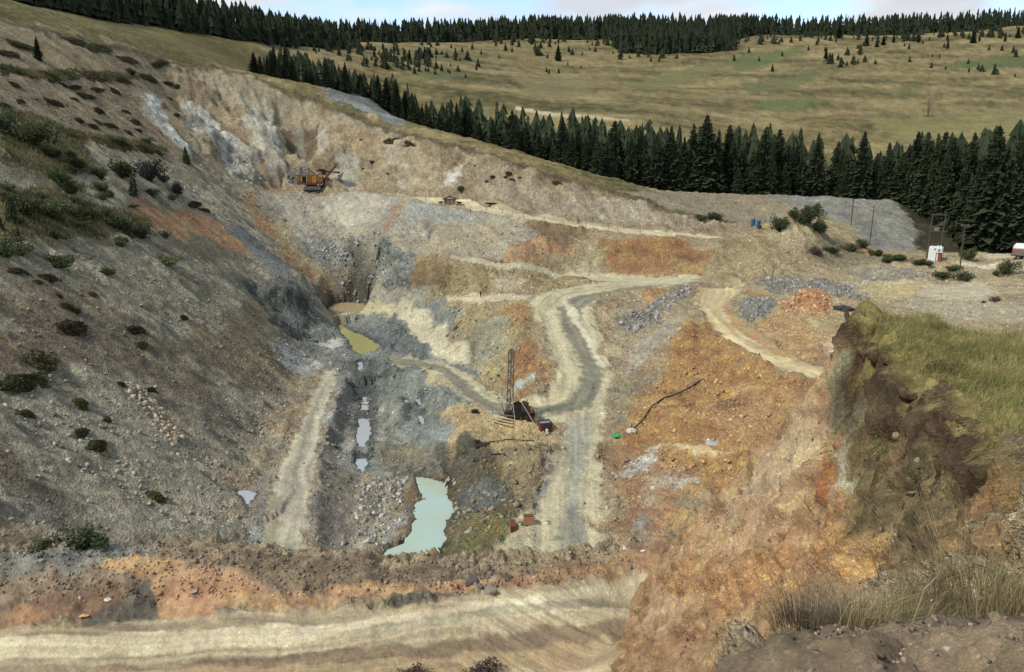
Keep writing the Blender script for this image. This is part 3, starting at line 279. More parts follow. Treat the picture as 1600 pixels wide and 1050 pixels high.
-|160 158 154|146 144 140|0.5|1|x|0|12.8,83.3 14.1,82.7 14,79.3 12.9,79.1
-|148 138 112|132 122 100|0.4|2|120|0|15.5,125 19.7,123.5 19.9,118.2 16.5,110.4 14.5,111.8 14.1,116.3
-|172 156 126|152 138 114|0.4|2.5|120|0|20,159.6 26.9,163.9 34.3,169.3 34.4,154 27.5,145.6 21.3,134.1 17.2,126.6 16.6,139.8
-|176 166 146|156 148 134|0.4|2|120|0|26.5,146.3 30.4,149.1 28.6,136.9 21.8,130.8 18.1,125.7 18.3,131.3 22,137.4
-|154 148 138|136 130 122|0.6|1.5|120|0|19.4,149.9 24.2,154.7 31.9,163.5 35.9,170.6 36.4,166.8 28.7,152.9 25.4,147 21.4,142.8
-|190 150 100|170 130 84|0.5|1.5|120|0|27,166.2 30.4,170 30,163.5 25.9,153.9
-|178 160 124|158 140 108|0.4|4|x|0|39.5,175.2 47.9,194.3 54.6,197.3 61,198.9 68.3,197.8 81.9,213.5 91.1,215.4 98.9,214 104.4,208 112.3,210.9 117.9,209.3 123.1,207.1 128.5,205.6 134.7,205.4 106.5,161.2 90.9,136.5 80.3,119.8 76.9,120.6 73.5,121.4 70,122.1 66.4,122.8 62.6,123.3 58.5,123.1 54.3,122.6 50.5,123.1 44.6,110.2 40.8,102.2 39.5,110.4 38,119.9 38.7,140.6 43.2,162.6
-|184 164 126|164 144 108|0.6|3|110|0|45.1,187.6 51.4,196.6 60.5,202.5 68.2,202.8 79.9,212.7 75.2,190.8 62.2,178 53.5,172.1 48.4,172.8 43.4,174.4
-|200 186 150|176 158 122|0.6|2|110|0|59.9,197.6 67.7,201.2 71.4,197.8 63.1,190.3
-|128 120 92|146 132 104|0.5|2.5|x|0|67.7,193.4 79.7,207.5 91.3,207.7 89,192 76.8,183.5 67.4,185.4
-|146 142 128|160 150 128|0.5|2.5|x|0|75.5,183.8 85,183 88.1,174.6 82.3,170.6 77.3,171.5 72.3,172.1
-|156 152 142|138 134 126|0.7|1.5|x|0|50.8,172 58.8,175.9 67.1,172.6 71,159.7 60.3,142.9 55.2,142.7 50.8,144.7 50.2,160.9
-|184 164 118|196 176 134|0.3|2|20|0|71,172.2 76.1,171.7 81,170.8 85.9,170 79.9,155.1 70.4,150 63.6,150.9
-|190 180 152|178 168 142|0.2|2|10|0|83.1,166.8 88.8,166.6 94.1,165.7 92.5,154.1 83.6,144.6 79.4,146.2 75.3,148.2
-|176 166 140|160 148 122|0.3|2|10|0|74,152.7 78.1,150.3 81.8,147.5 85.5,144.9 89.3,142.7 90.3,135.6 84.8,126.9 80.5,128.1 76.2,129.3 71.7,130.4 68.8,134.8 65.5,139.4
-|212 204 178|198 188 160|0.2|1.5|10|0|99.2,183.2 105.6,179.6 108.6,174.2 111.7,169.6 109.9,166.7 106.7,170.9 103.8,176.2 97.4,179.7
-|204 190 160|190 176 146|0.3|1.5|x|0|116.8,207.9 124.4,216.8 127.3,213.1 110.5,183.4 104.5,182.6
-|206 148 92|186 130 80|0.6|1.5|x|0|46.6,143.5 51.3,144.4 57.8,151.1 54.7,139.9 51.2,136 46.5,137.8
-|196 160 110|180 144 100|0.5|2.5|x|0|39.1,134.3 46.5,141.5 49.8,138 53.2,135.5 48.8,116.3 44.6,110.2 41.5,108.6 39.5,118.8
-|184 166 122|170 150 108|0.4|2|x|0|47.9,133.9 55.1,135.1 51.4,122.9 46.7,120.7
-|216 192 156|204 178 140|0.4|1.5|x|0|47.2,120.6 50.8,121.4 49.4,114.4 45.4,110 43.6,112.1
-|142 140 132|124 122 116|0.6|1.2|x|0|43.4,156.3 47.6,158.4 47.4,146.2 43.9,139.8 40.1,137.8 40.3,144.7
-|164 132 84|150 120 78|0.3|0.8|x|0|46.1,164.2 49.7,159.1 49.6,154.9 45.8,158.5
right_bench_road|206 188 144|180 160 120|0.1|0.8|x|0|39.1,170 46.9,167.1 44.8,161.7 41.2,157.4 38,138 38,119.9 39.6,110.8 42.8,104.7 40.1,99.7 36.8,104.8 34.9,112.5 33.3,123.8 34.4,143.5 34.8,156
right_bench_road|230 210 160|214 190 138|0.06|0.6|x|0|36.3,154.6 35.9,142.9 35,126.7 37,113.6 39.2,108.1 41,102.7 40.6,101.7 38.4,107.2 36,113.3 33.8,125.8
right_bench_road|182 136 86|170 140 96|0.2|0.8|x|0|41.1,156.3 38.8,140.4 38.9,121.2 40.2,112.5 39.3,111 37.3,119 36.9,136 39.4,152.3
spoil_heap|150 138 114|134 124 104|0.4|3|x|0|27.1,223.4 34.1,224.8 46.9,246.9 57.9,254.1 67.8,255 77.2,253.8 85.9,250.9 69.2,201 59.4,204.2 52.3,207.3 47,212 41,215.3 34.2,219.4
spoil_heap|142 142 134|126 126 120|0.4|2|x|0|77.2,253.8 86.3,252.4 95.3,250.7 102.7,247.7 109.9,244.8 109.2,225.9 99.6,210 90,208.5 91.7,226.1 88.3,236.2 80.9,241.2
-|150 134 96|166 148 108|0.4|2|x|0|79.5,242.6 88.8,245.7 98.2,248.3 93,229.3 88.7,209.3 79.7,207.5 82.7,220.4
-|170 130 84|152 128 88|0.4|2|x|0|89.2,215 90,208.5 90,188 92.9,185 86.9,187.4 84.6,199.4
-|156 134 108|126 108 88|0.12|0.8|x|2|-49,60.8 -48.5,61.8 -47.9,62.9 -47.3,64 -46.6,65 -24.8,35.7 -23.97,35.65 -23.35,35.87 -22.7,36.03 -21.95,36.06 -21.15,36 -20.54,36.27 -20,36.67 -19.48,37.17 -38.7,77 -37.7,78.2 -17.01,36.92 -16.22,36.87 -15.58,37.17 -14.91,37.42 -14.12,37.39 -13.22,37.05 -12.34,36.73 -11.59,36.78 -10.84,36.84 -10.04,36.73 -9.23,36.56 -8.47,36.62 -7.71,36.66 -6.93,36.57 -6.13,36.4 -5.35,36.42 -4.56,36.41 -3.76,36.32 -2.97,36.3 -2.19,36.35 -1.4,36.28 -0.61,36.14 0.31,36.64 1.25,37.06 2.19,37.24 3.14,37.31 3.98,37.87 4.81,38.23 5.62,38.29 6.41,38.23 7.25,38.51 16.2,77.4 5.61,27.26 5.45,26.88 6.55,36.27 5.79,36.5 4.99,36.51 4.16,36.3 3.33,35.98 2.51,35.6 1.7,35.28 0.91,35.03 0.14,34.85 -0.64,34.74 -1.4,34.56 -2.15,34.26 -2.89,33.98 -3.59,33.77 -4.29,33.61 -4.99,33.48 -5.69,33.38 -6.39,33.32 -7.1,33.3 -7.81,33.3 -8.52,33.27 -9.18,33.09 -9.83,32.89 -10.48,32.7 -11.13,32.56 -11.79,32.44 -12.46,32.37 -13.14,32.33 -13.84,32.34 -14.55,32.38 -15.25,32.38 -15.88,32.23 -16.48,32.04 -17.08,31.87 -17.69,31.73 -18.31,31.62 -18.95,31.54 -19.6,31.48 -20.26,31.45 -20.94,31.44 -21.59,31.39 -22.21,31.23 -22.79,31.04 -23.38,30.86 -23.98,30.71 -24.59,30.57 -25.21,30.46 -25.85,31.4 -26.55,32.42 -27.44,33.7 -47.56,58.7
-|142 138 126|110 108 100|0.12|0.6|x|2|-47.5,62.8 -47,63.9 -25.38,35.52 -24.67,35.58 -23.97,35.65 -23.31,35.97 -22.63,36.27 -21.85,36.42 -21.19,36.8 -41.1,74.4 -40.1,75.9 -38.8,77.2 -17.59,36.81 -16.51,36.47 -16.74,34.82 -17.48,34.77 -18.22,34.73 -18.96,34.68 -19.7,34.62 -20.42,34.56 -21.09,34.43 -21.73,34.28 -22.35,34.09 -22.95,33.89 -23.57,33.73 -24.19,33.58 -24.82,33.46 -25.49,33.39
-|200 164 116|178 140 98|0.12|0.4|x|2|-19.06,34.76 -18.4,35.03 -17.72,35.28 -17.03,35.53 -16.07,35.37 -15.13,35.23 -15.46,34.51 -16.31,34.46 -17.16,34.41 -18.01,34.37
-|192 152 112|172 132 96|0.08|0.35|x|2|-16.32,33.9 -15.75,34.69 -15.04,34.82 -14.34,34.99 -13.65,35.2 -12.71,34.78 -11.79,34.39 -10.69,32.98 -11.34,32.81 -12,32.67 -12.89,32.4 -13.79,32.22 -15.11,32.38 -15.79,33.08
-|108 101 88|94 88 78|0.12|0.3|x|2|-18.22,31.59 -18.05,32.24 -17.86,32.88 -17.65,33.53 -17.01,33.88 -16.36,34.23 -15.65,33.09 -14.93,32.13 -15.59,31.98 -16.19,31.75 -16.79,31.52 -17.5,31.54
-|124 100 82|138 110 86|0.12|0.4|x|2|-21.4,32.04 -21.14,32.58 -20.87,33.15 -20.1,33.31 -19.33,33.48 -18.56,33.66 -17.82,33.61 -17.1,33.57 -17.51,32.87 -17.89,32.16 -18.59,31.92 -19.31,31.71 -20.04,31.54
-|178 138 100|158 120 88|0.1|0.4|x|2|-22.01,32.15 -21.26,32.82 -19.99,31.97 -20.47,31.33 -21.59,31.39
-|140 122 98|114 99 82|0.12|0.5|x|2|-12.86,36.45 -11.99,36.36 -11.19,36.46 -10.35,36.46 -9.48,36.33 -8.64,36.34 -7.82,36.41 -6.97,36.36 -6.1,36.21 -5.34,36.15 -4.56,36.07 -3.79,35.92 -3.03,35.86 -2.28,35.96 -1.52,35.97 -0.76,35.9 0,35.92 -0.75,35.67 -1.5,35.5 -2.24,35.21 -2.96,34.89 -3.68,34.7 -4.39,34.55 -5.11,34.43 -5.83,34.33 -6.56,34.37 -7.3,34.42 -8.03,34.44 -8.76,34.44 -9.48,34.4 -10.19,34.33 -11.27,34.58 -12.37,34.88
-|190 152 112|164 126 92|0.12|0.4|x|2|-8.7,34.15 -7.88,34.39 -7.04,34.64 -6.15,34.52 -5.26,34.42 -4.37,34.34 -3.39,34.75 -2.39,35.26 -1.35,35.35 -0.3,35.31 -1.33,34.92 -2.33,34.31 -3.18,34.03 -4.03,33.81 -4.87,33.63 -5.71,33.51 -6.47,33.52 -7.24,33.56 -8.02,33.61
-|194 140 96|180 130 92|0.08|0.4|x|2|-10.26,32.39 -9.4,32.83 -8.52,33.27 -8.01,32.48 -8.82,32.26 -9.6,31.95
-|190 156 114|160 128 94|0.12|0.4|x|2|-13.17,32.85 -12.38,33.03 -11.61,33.25 -10.84,33.53 -10.17,33.69 -9.5,33.85 -8.81,34 -8.11,34.07 -7.93,33.16 -8.76,33.07 -9.53,32.8 -10.3,32.56 -11.08,32.36 -12.11,32.58
-|102 96 86|120 112 98|0.25|0.3|x|2|-5.93,33.1 -4.99,33.47 -4.04,33.92 -3.27,33.97 -2.51,34.08 -1.75,34.21 -2.85,33.44 -3.58,33.14 -4.31,32.88 -5.03,32.66
-|112 110 106|96 92 88|0.2|0.4|x|2|-13.95,31.88 -13.08,32.15 -12.22,32.49 -11.38,32.48 -10.57,32.52 -9.76,32.6 -8.96,32.72 -9.66,32.2 -10.35,31.73 -11.05,31.69 -11.75,31.69 -12.46,31.71 -13.2,31.77
-|172 138 102|142 112 84|0.13|0.5|x|2|-0.6,35.3 0.3,35.69 1.22,36.21 2.16,36.66 3.11,36.95 3.93,37.37 4.76,37.72 5.55,37.8 6.33,37.74 7.15,37.95 16.1,77 5.46,26.95 6.51,36.34 5.69,36.58 4.82,36.57 3.93,36.32 3.05,36 2.18,35.52 1.34,35.11 0.52,34.8 -0.29,34.57
foreground_road|194 174 132|166 148 112|0.06|0.3|10|2|-26.02,30.12 -25.45,30.23 -24.88,30.35 -24.32,30.49 -23.77,30.65 -23.23,30.82 -22.69,31.01 -22.15,31.22 -21.59,31.39 -20.9,31.41 -20.18,31.41 -19.48,31.42 -18.8,31.46 -18.13,31.52 -17.4,31.69 -16.69,31.9 -15.98,32.14 -15.24,32.35 -14.54,32.34 -13.82,32.29 -13.12,32.29 -12.44,32.32 -11.77,32.39 -11.11,32.5 -10.46,32.64 -9.81,32.82 -9.17,33.02 -8.5,33.2 -7.62,33.06 -6.74,32.89 -5.88,32.78 -5.03,32.71 -4.28,32.99 -3.52,33.31 -2.75,33.68 -1.97,34.12 -1.17,34.57 -0.42,34.73 0.35,34.87 1.12,35.09 1.91,35.38 2.71,35.76 3.53,36.13 4.36,36.44 5.18,36.6 5.96,36.53 6.71,36.27 5.52,26.71 5.35,24.96 5.13,23.05 4.95,22.57 4.78,22.14 4.62,21.72 4.45,21.27 4.2,21.15 3.94,20.99 3.68,20.8 3.36,21.7 3,22.58 2.6,23.52 2.16,24.42 1.66,24.97 1.12,25.26 0.56,25.41 0,25.48 -0.57,25.5 -1.13,25.46 -1.69,25.4 -2.25,25.31 -2.8,25.21 -3.35,25.1 -3.89,24.99 -4.43,24.88 -4.97,24.78 -5.5,24.67 -6.03,24.58 -6.55,24.48 -7.07,24.39 -7.59,24.3 -8.11,24.22 -8.63,24.14 -9.16,24.13 -9.7,24.12 -10.24,24.12 -10.77,24.12 -11.31,24.12 -11.85,24.12 -12.39,24.13 -12.93,24.13 -13.47,24.13 -14.02,24.14 -14.56,24.14 -15.1,24.15 -15.64,24.15 -16.19,24.16 -16.73,24.17 -17.28,24.17 -17.82,24.18 -18.37,24.19 -18.92,24.2 -19.47,24.21 -20.02,24.22 -20.57,24.23 -21.11,24.24 -21.66,24.25 -22.42,25.24 -23.18,26.25 -23.93,27.24 -24.65,28.22 -25.34,29.17
foreground_road|224 208 166|198 180 138|0.05|0.3|10|2|-23.72,30.57 -23.14,30.68 -22.57,30.81 -22,30.95 -21.39,31.04 -20.71,31.03 -20.02,31.01 -19.35,31 -18.7,31.03 -18.05,31.08 -17.43,31.15 -16.81,31.25 -16.19,31.38 -15.58,31.5 -14.92,31.55 -14.22,31.51 -13.52,31.45 -12.81,31.45 -12.12,31.49 -11.44,31.55 -10.76,31.65 -10.09,31.78 -9.43,31.93 -8.75,32.08 -8.05,32.15 -7.33,32.16 -6.61,32.15 -5.9,32.26 -5.18,32.4 -4.46,32.58 -3.74,32.79 -3.01,33.04 -2.28,33.33 -1.53,33.64 -0.77,33.92 0,34.1 0.78,34.3 1.57,34.55 2.37,34.92 3.21,35.45 4.07,35.96 4.92,36.3 5.75,36.37 6.53,36.19 5.43,26.76 5.24,25.65 5,27.41 5.76,35.82 4.93,35.49 3.98,33.98 3.16,33.17 2.42,33.02 1.69,32.9 0.94,32.8 0.19,32.68 -0.56,32.54 -1.29,32.36 -2.02,32.15 -2.74,31.95 -3.45,31.76 -4.16,31.59 -4.87,31.45 -5.56,31.33 -6.26,31.23 -6.95,31.14 -7.64,31.04 -8.31,30.93 -8.98,30.78 -9.64,30.63 -10.29,30.48 -10.94,30.34 -11.59,30.21 -12.24,30.1 -12.9,30.08 -13.55,30.06 -14.21,30.05 -14.86,30.01 -15.49,29.96 -16.12,29.88 -16.73,29.8 -17.35,29.72 -17.96,29.66 -18.59,29.6 -19.21,29.56 -19.85,29.53 -20.48,29.5 -21.1,29.46 -21.7,29.4 -22.29,29.32 -22.86,29.24
foreground_road|170 152 116|150 132 102|0.05|0.3|10|2|-24.04,31.07 -23.41,31.12 -22.79,31.18 -22.17,31.25 -21.53,31.29 -20.87,31.32 -20.19,31.32 -19.52,31.33 -18.87,31.38 -18.23,31.45 -17.61,31.55 -16.99,31.68 -16.39,31.83 -15.79,32.01 -15.16,32.14 -14.45,32.11 -13.74,32.06 -13.04,32.04 -12.36,32.07 -11.69,32.13 -11.04,32.23 -10.39,32.36 -9.74,32.52 -9.1,32.72 -8.43,32.86 -7.64,32.85 -6.84,32.81 -6.06,32.81 -5.28,32.85 -4.5,32.93 -5.21,32.61 -5.9,32.32 -6.6,32.06 -7.32,32.07 -8.04,32.08 -8.74,32.01 -9.41,31.88 -10.08,31.74 -10.75,31.62 -11.43,31.53 -12.11,31.47 -12.81,31.45 -13.52,31.45 -14.22,31.5 -14.92,31.55 -15.57,31.49 -16.19,31.36 -16.8,31.24 -17.42,31.14 -18.04,31.06 -18.68,31 -19.34,30.98 -20.01,30.98 -20.69,30.99 -21.37,31 -22.06,31.06 -22.71,31.05 -23.37,31.05
foreground_road|182 170 134|164 150 116|0.06|0.25|10|2|-7.55,31.35 -6.86,31.5 -6.16,31.64 -5.46,31.8 -4.76,31.99 -4.05,32.21 -3.33,32.45 -2.61,32.73 -1.88,33.04 -1.14,33.35 -0.34,33.51 0.46,33.62 1.27,33.74 2.08,33.9 2.91,34.21 3.71,34.87 4.54,35.58 5.35,35.92 6.12,35.97 6.11,35.86 5.23,35.69 4.29,34.89 3.31,33.42 2.5,33.22 1.7,33.09 0.94,32.95 0.19,32.79 -0.56,32.61 -1.3,32.4 -2.02,32.16 -2.74,31.92 -3.45,31.7 -4.15,31.5 -4.85,31.33 -5.63,31.12 -6.4,30.94
foreground_road|148 124 92|132 112 84|0.06|0.35|10|2|-16.37,28.92 -15.78,29.02 -15.19,29.11 -14.59,29.19 -13.99,29.26 -13.37,29.32 -12.76,29.39 -12.14,29.46 -11.53,29.53 -10.92,29.62 -10.3,29.71 -9.69,29.81 -9.07,29.92 -8.45,30.02 -7.82,30.11 -7.18,30.19 -6.54,30.27 -5.9,30.35 -5.26,30.44 -4.61,30.54 -3.97,30.67 -3.32,30.82 -2.67,30.98 -2,31.18 -1.33,31.37 -0.65,31.56 0.04,31.72 0.74,31.85 1.44,31.94 2.13,32 2.83,32.01 3.52,31.99 4.22,31.99 4.92,32.02 4.81,27.44 5.04,25.59 4.7,25.94 4.37,27.52 4.18,30.61 3.49,30.52 2.82,30.58 2.14,30.6 1.45,30.57 0.77,30.49 0.09,30.39 -0.59,30.25 -1.26,30.1 -1.92,29.93 -2.58,29.76 -3.22,29.63 -3.87,29.52 -4.5,29.42 -5.14,29.36 -5.78,29.3 -6.42,29.26 -7.06,29.23 -7.7,29.19 -8.34,29.14 -8.97,29.09 -9.6,29.04 -10.26,28.94 -10.92,28.84 -11.58,28.75 -12.24,28.67 -12.9,28.58 -13.55,28.51 -14.2,28.42 -14.85,28.34 -15.61,28.64
foreground_road|182 154 108|164 138 98|0.05|0.3|10|2|-20.15,28.93 -19.51,28.92 -18.87,28.93 -18.24,28.93 -17.61,28.95 -16.98,28.98 -16.36,29 -15.73,29.02 -15.09,29.04 -14.45,29.04 -13.81,29.04 -13.17,29.03 -12.52,29.02 -11.88,29.02 -11.24,29.02 -10.61,29.03 -9.95,29.1 -9.3,29.17 -8.64,29.24 -7.97,29.3 -7.31,29.35 -6.64,29.4 -5.96,29.45 -5.29,29.51 -4.62,29.59 -3.95,29.69 -3.27,29.82 -2.6,29.96 -1.94,30.13 -1.27,30.3 -0.59,30.46 0.09,30.59 0.77,30.7 1.46,30.77 2.15,30.8 2.83,30.78 3.51,30.73 4.21,30.83 4.39,27.65 4.73,26.13 4.15,23.86 4.08,26.8 3.61,27.66 3.1,28.52 2.53,29.05 1.91,29.2 1.27,29.24 0.64,29.23 0,29.18 -0.63,29.11 -1.26,29.01 -1.89,28.9 -2.51,28.77 -3.12,28.64 -3.73,28.51 -4.34,28.42 -4.95,28.36 -5.56,28.33 -6.17,28.29 -6.78,28.26 -7.39,28.23 -8,28.19 -8.61,28.15 -9.21,28.11 -9.81,28.06 -10.41,28.02 -11.01,27.98 -11.61,27.94 -12.2,27.9 -12.8,27.86 -13.4,27.83 -13.99,27.79 -14.58,27.75 -15.26,27.91 -15.95,28.05 -16.63,28.2 -17.32,28.34 -18.01,28.48 -18.72,28.62 -19.43,28.77
spur_bank|174 142 104|146 116 84|0.18|0.6|x|2|3,26 4.5,29 6,31.5 9,31 13,28 10,23 8.5,19 7.4,14.5 6,12.5 4,8 2,7 0,9 -2,14 0,22
-|166 144 114|186 158 124|0.12|0.5|x|2|8.26,20.98 8,21.31 7.84,21.96 7.92,23.14 7.64,23.38 7.39,23.71 7.04,24.06 6.7,24.49 6.78,22.39 6.85,20.62 7.03,20.25 7.23,19.94 7.49,19.83 7.94,20.23 8.24,20.46 8.45,20.48
-|190 158 120|168 136 102|0.14|0.5|x|2|6.7,24.49 6.46,24.85 6.22,25.25 5.98,25.75 5.77,26.4 5.89,24.12 5.99,22.23 6.2,21.36 6.36,20.46 6.51,19.68 6.7,19.09 6.92,18.88 7.13,18.68 6.94,19.45 6.85,20.62 6.78,22.39
-|186 144 98|164 124 84|0.22|0.4|x|2|5.42,27.96 5.66,25.3 5.79,22.83 5.97,21.74 6.12,20.71 6.24,19.73 6.4,18.99 6.59,17.97 6.35,16.02 5.64,14.29 5.36,13.62 5.33,14.39 5.68,16.32 5.79,17.79 5.72,18.93 5.63,20.18 5.53,21.61 5.37,22.92 5.3,24.93 5.4,26.58
-|178 146 112|188 158 126|0.1|0.4|x|2|5.13,27.46 5.26,23.72 5.02,22.48 4.81,23.84 4.77,26.45 4.96,27.02
-|166 132 98|146 114 84|0.15|0.4|x|2|4.6,26.68 4.67,23.93 4.91,22.52 5.18,21.53 5.32,19.62 5.41,17.94 5.08,16.75 1.29,4.24 4.87,17.29 4.84,18.75 4.73,20.11 4.54,21.41 4.24,22.48 4.01,24.22 4.44,26.25
-|166 108 66|146 92 58|0.25|0.3|x|2|8.14,20.52 7.8,18.47 7.7,17.9 7.32,16.72 7.43,17.51 7.42,18.28 7.55,18.74 7.81,19.52
-|190 148 96|164 122 80|0.25|0.3|x|2|7.24,16.72 7.15,15.75 6.23,13.12 6.09,12.65 6,12.29 5.33,10.77 5.79,12.25 5.67,12.58 5.73,13.28 6.48,15.69 6.72,16.22 7.3,17.55
-|122 103 72|96 84 60|0.18|0.4|x|2|8.65,20.63 8.92,20.33 8.32,18.15 8.38,17.54 8.13,16.43 7.8,15.22 7.79,14.69 7.44,13.59 6.94,12.29 6.92,11.89 6.28,10.5 6.23,10.13 6.22,9.85 5.63,8.68 5.6,8.42 5.58,8.2 4.99,7.16 4.87,7.06 4.77,7 4.67,6.95 4.64,7.16 5.08,8.15 5.01,8.37 4.94,8.6 4.91,8.96 5.1,9.78 5.26,10.63 5.98,12.38 6.08,12.91 6.28,13.7 7.15,15.78 7.2,16.08 7.32,16.54 7.74,17.68 7.82,18.03 8.16,18.97 8.66,20.32 8.67,20.49
-|150 118 82|136 106 74|0.12|0.3|x|2|7.83,16.22 7.98,16.04 8.22,16.06 9.08,17.26 9.62,17.79 9.82,17.36 9.79,16.57 9.63,15.63 8.25,13.7 7.1,12.06 6.95,12.3 7.3,13.5 7.2,13.93
-|128 124 98|104 102 82|0.2|0.3|x|2|8.56,21.21 8.82,20.57 8.72,19.2 8.17,17.98 8.03,17.64 7.97,18.25 8.4,20.64 8.44,20.79 8.47,20.94
-|182 180 156|150 142 116|0.2|0.25|x|2|7.98,18.95 7.81,17.82 7.69,17.36 7.28,16.24 7.29,16.69 7.7,17.95
-|138 104 68|120 92 64|0.14|0.4|x|2|5.76,10.08 5.79,9.74 5.34,8.65 5.39,8.41 5.45,8.21 4.83,7.14 4.73,6.87 4.68,7.04 4.72,7.34 5.1,8.23 5.03,8.43 4.97,8.66 5.05,8.82 5.18,9.05 5.64,9.86
-|110 98 70|90 82 60|0.2|0.3|x|2|6.4,12.51 6.44,12.02 5.87,10.48 5.8,10.01 5.29,8.86 5.59,9.66 5.52,9.87 5.64,10.38 6.35,12.03
-|116 88 58|98 74 52|0.2|0.3|x|2|9.6,22.63 9.12,20.65 8.92,19.43 8.49,17.81 8.35,18.07 8.89,20.54 8.88,20.71
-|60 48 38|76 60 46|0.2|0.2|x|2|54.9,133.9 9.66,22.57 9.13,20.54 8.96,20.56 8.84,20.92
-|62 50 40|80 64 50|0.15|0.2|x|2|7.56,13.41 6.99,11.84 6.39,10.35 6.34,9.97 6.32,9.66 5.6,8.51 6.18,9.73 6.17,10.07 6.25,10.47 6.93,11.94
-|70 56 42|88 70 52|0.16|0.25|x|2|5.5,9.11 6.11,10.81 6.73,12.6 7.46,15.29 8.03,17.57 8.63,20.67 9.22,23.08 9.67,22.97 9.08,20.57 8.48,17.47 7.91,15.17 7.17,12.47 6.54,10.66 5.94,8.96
grass_plateau|112 104 58|140 126 76|0.1|0.3|x|2|5.83,9 6.43,10.7 7.05,12.5 7.79,15.2 8.37,17.5 8.96,20.6 9.55,23 14,27 26,25 60,24 60,-12 6,-12 6.3,8
spur_top|136 117 94|106 91 74|0.09|0.25|x|2|0.2,-12 6.5,-12 5.2,4 4.8,5.6 3.2,6 2,5.4 1,4.6 0.3,2.5
-|78 68 44|100 88 56|0.6|1.4|x|0|-134.8,204.8 -132,229.6 -125.5,246.4 -117,269.3 -107.8,281 -99.3,290.6 -88.2,292.4 -79.9,289.5 -65.1,285.6 -46.4,270.8 -29.9,256.7 -8.1,240.7 16.5,226.6 26.4,222.6 40.1,213.7 54.3,204.6 55.4,206.4 41.3,215.4 27.4,224.4 17.5,228.4 -7,242.4 -28.6,258.4 -45.1,272.4 -64.1,287.4 -79.3,291.5 -88.1,294.5 -100.4,292.4 -109.5,282.3 -118.9,270.2 -127.4,247.2 -134,230.1 -136.9,205.1
spoil_heap|142 142 134|122 122 116|0.4|1.5|x|0|78.1,257 96.2,253 111.7,248 110.8,227 100.3,209 88.6,207 90.1,222 86.7,232 80.4,240
""".strip().split("\n")
PONDS = """olive|-41.60|-42.2,194.5 -40.6,192.3 -36.7,184.7 -32.7,180.2 -27.6,170.6 -27.8,167.2 -31.0,164.0 -32.6,166.7 -35.4,175.9 -39.0,184.7
milky|-45.20|-13.4,108.6 -11.7,108.1 -9.7,107.0 -8.7,105.2 -8.6,102.1 -7.6,99.5 -7.1,97.2 -7.9,94.4 -8.3,91.8 -7.7,89.4 -8.2,86.7 -8.8,84.0 -11.4,84.9 -14.7,85.5 -13.9,88.3 -12.1,90.2 -11.9,94.4 -12.6,99.1 -11.7,101.1 -12.5,104.2
brown|-39.69|-45.6,202.2 -45.8,209.0 -42.0,210.8 -36.8,209.0 -35.1,203.9 -37.2,197.4 -40.4,198.2 -42.3,195.8 -44.6,197.4
bench puddle|-42.56|-34.5,97.3 -33.5,97.9 -31.9,96.7 -31.9,94.6 -32.0,92.9 -32.9,94.8
trench1|-44.55|-23.0,114.7 -21.6,115.7 -20.7,111.5 -20.8,108.8 -21.6,110.0 -22.5,111.9
trench2|-44.54|-25.7,134.9 -24.6,135.6 -23.6,131.2 -22.9,127.3 -22.3,124.6 -22.4,120.5 -22.4,118.1 -23.3,118.9 -24.3,123.1 -24.7,127.3 -25.4,131.5
trench3|-44.30|-27.9,147.3 -26.7,148.1 -25.8,144.1 -25.6,140.2 -26.6,141.0
trench4|-44.47|-26.5,139.7 -25.2,140.4 -24.6,136.1 -25.8,136.1
trench5|-43.84|-28.3,151.2 -27.3,152.5 -26.7,149.5 -27.3,147.8
trench6|-42.02|-30.6,159.0 -29.7,159.5 -28.7,154.6 -29.1,152.3
rut1|-44.27|-18.1,135.1 -17.5,135.8 -16.9,130.7 -16.6,126.6 -16.9,126.6 -17.6,130.7
rut2|-43.32|-15.5,131.5 -14.9,131.9 -14.5,128.9 -13.8,125.1 -14.1,124.5 -14.8,126.9
rut3|-43.11|-16.4,137.6 -16.0,138.7 -15.4,134.7 -15.8,134.3
rut4|-43.89|-19.0,140.1 -18.4,140.4 -18.0,137.5 -18.6,137.5""".strip().split("\n")
_L = lambda s: np.array([[float(q) for q in w.split(',')] for w in s.split()])
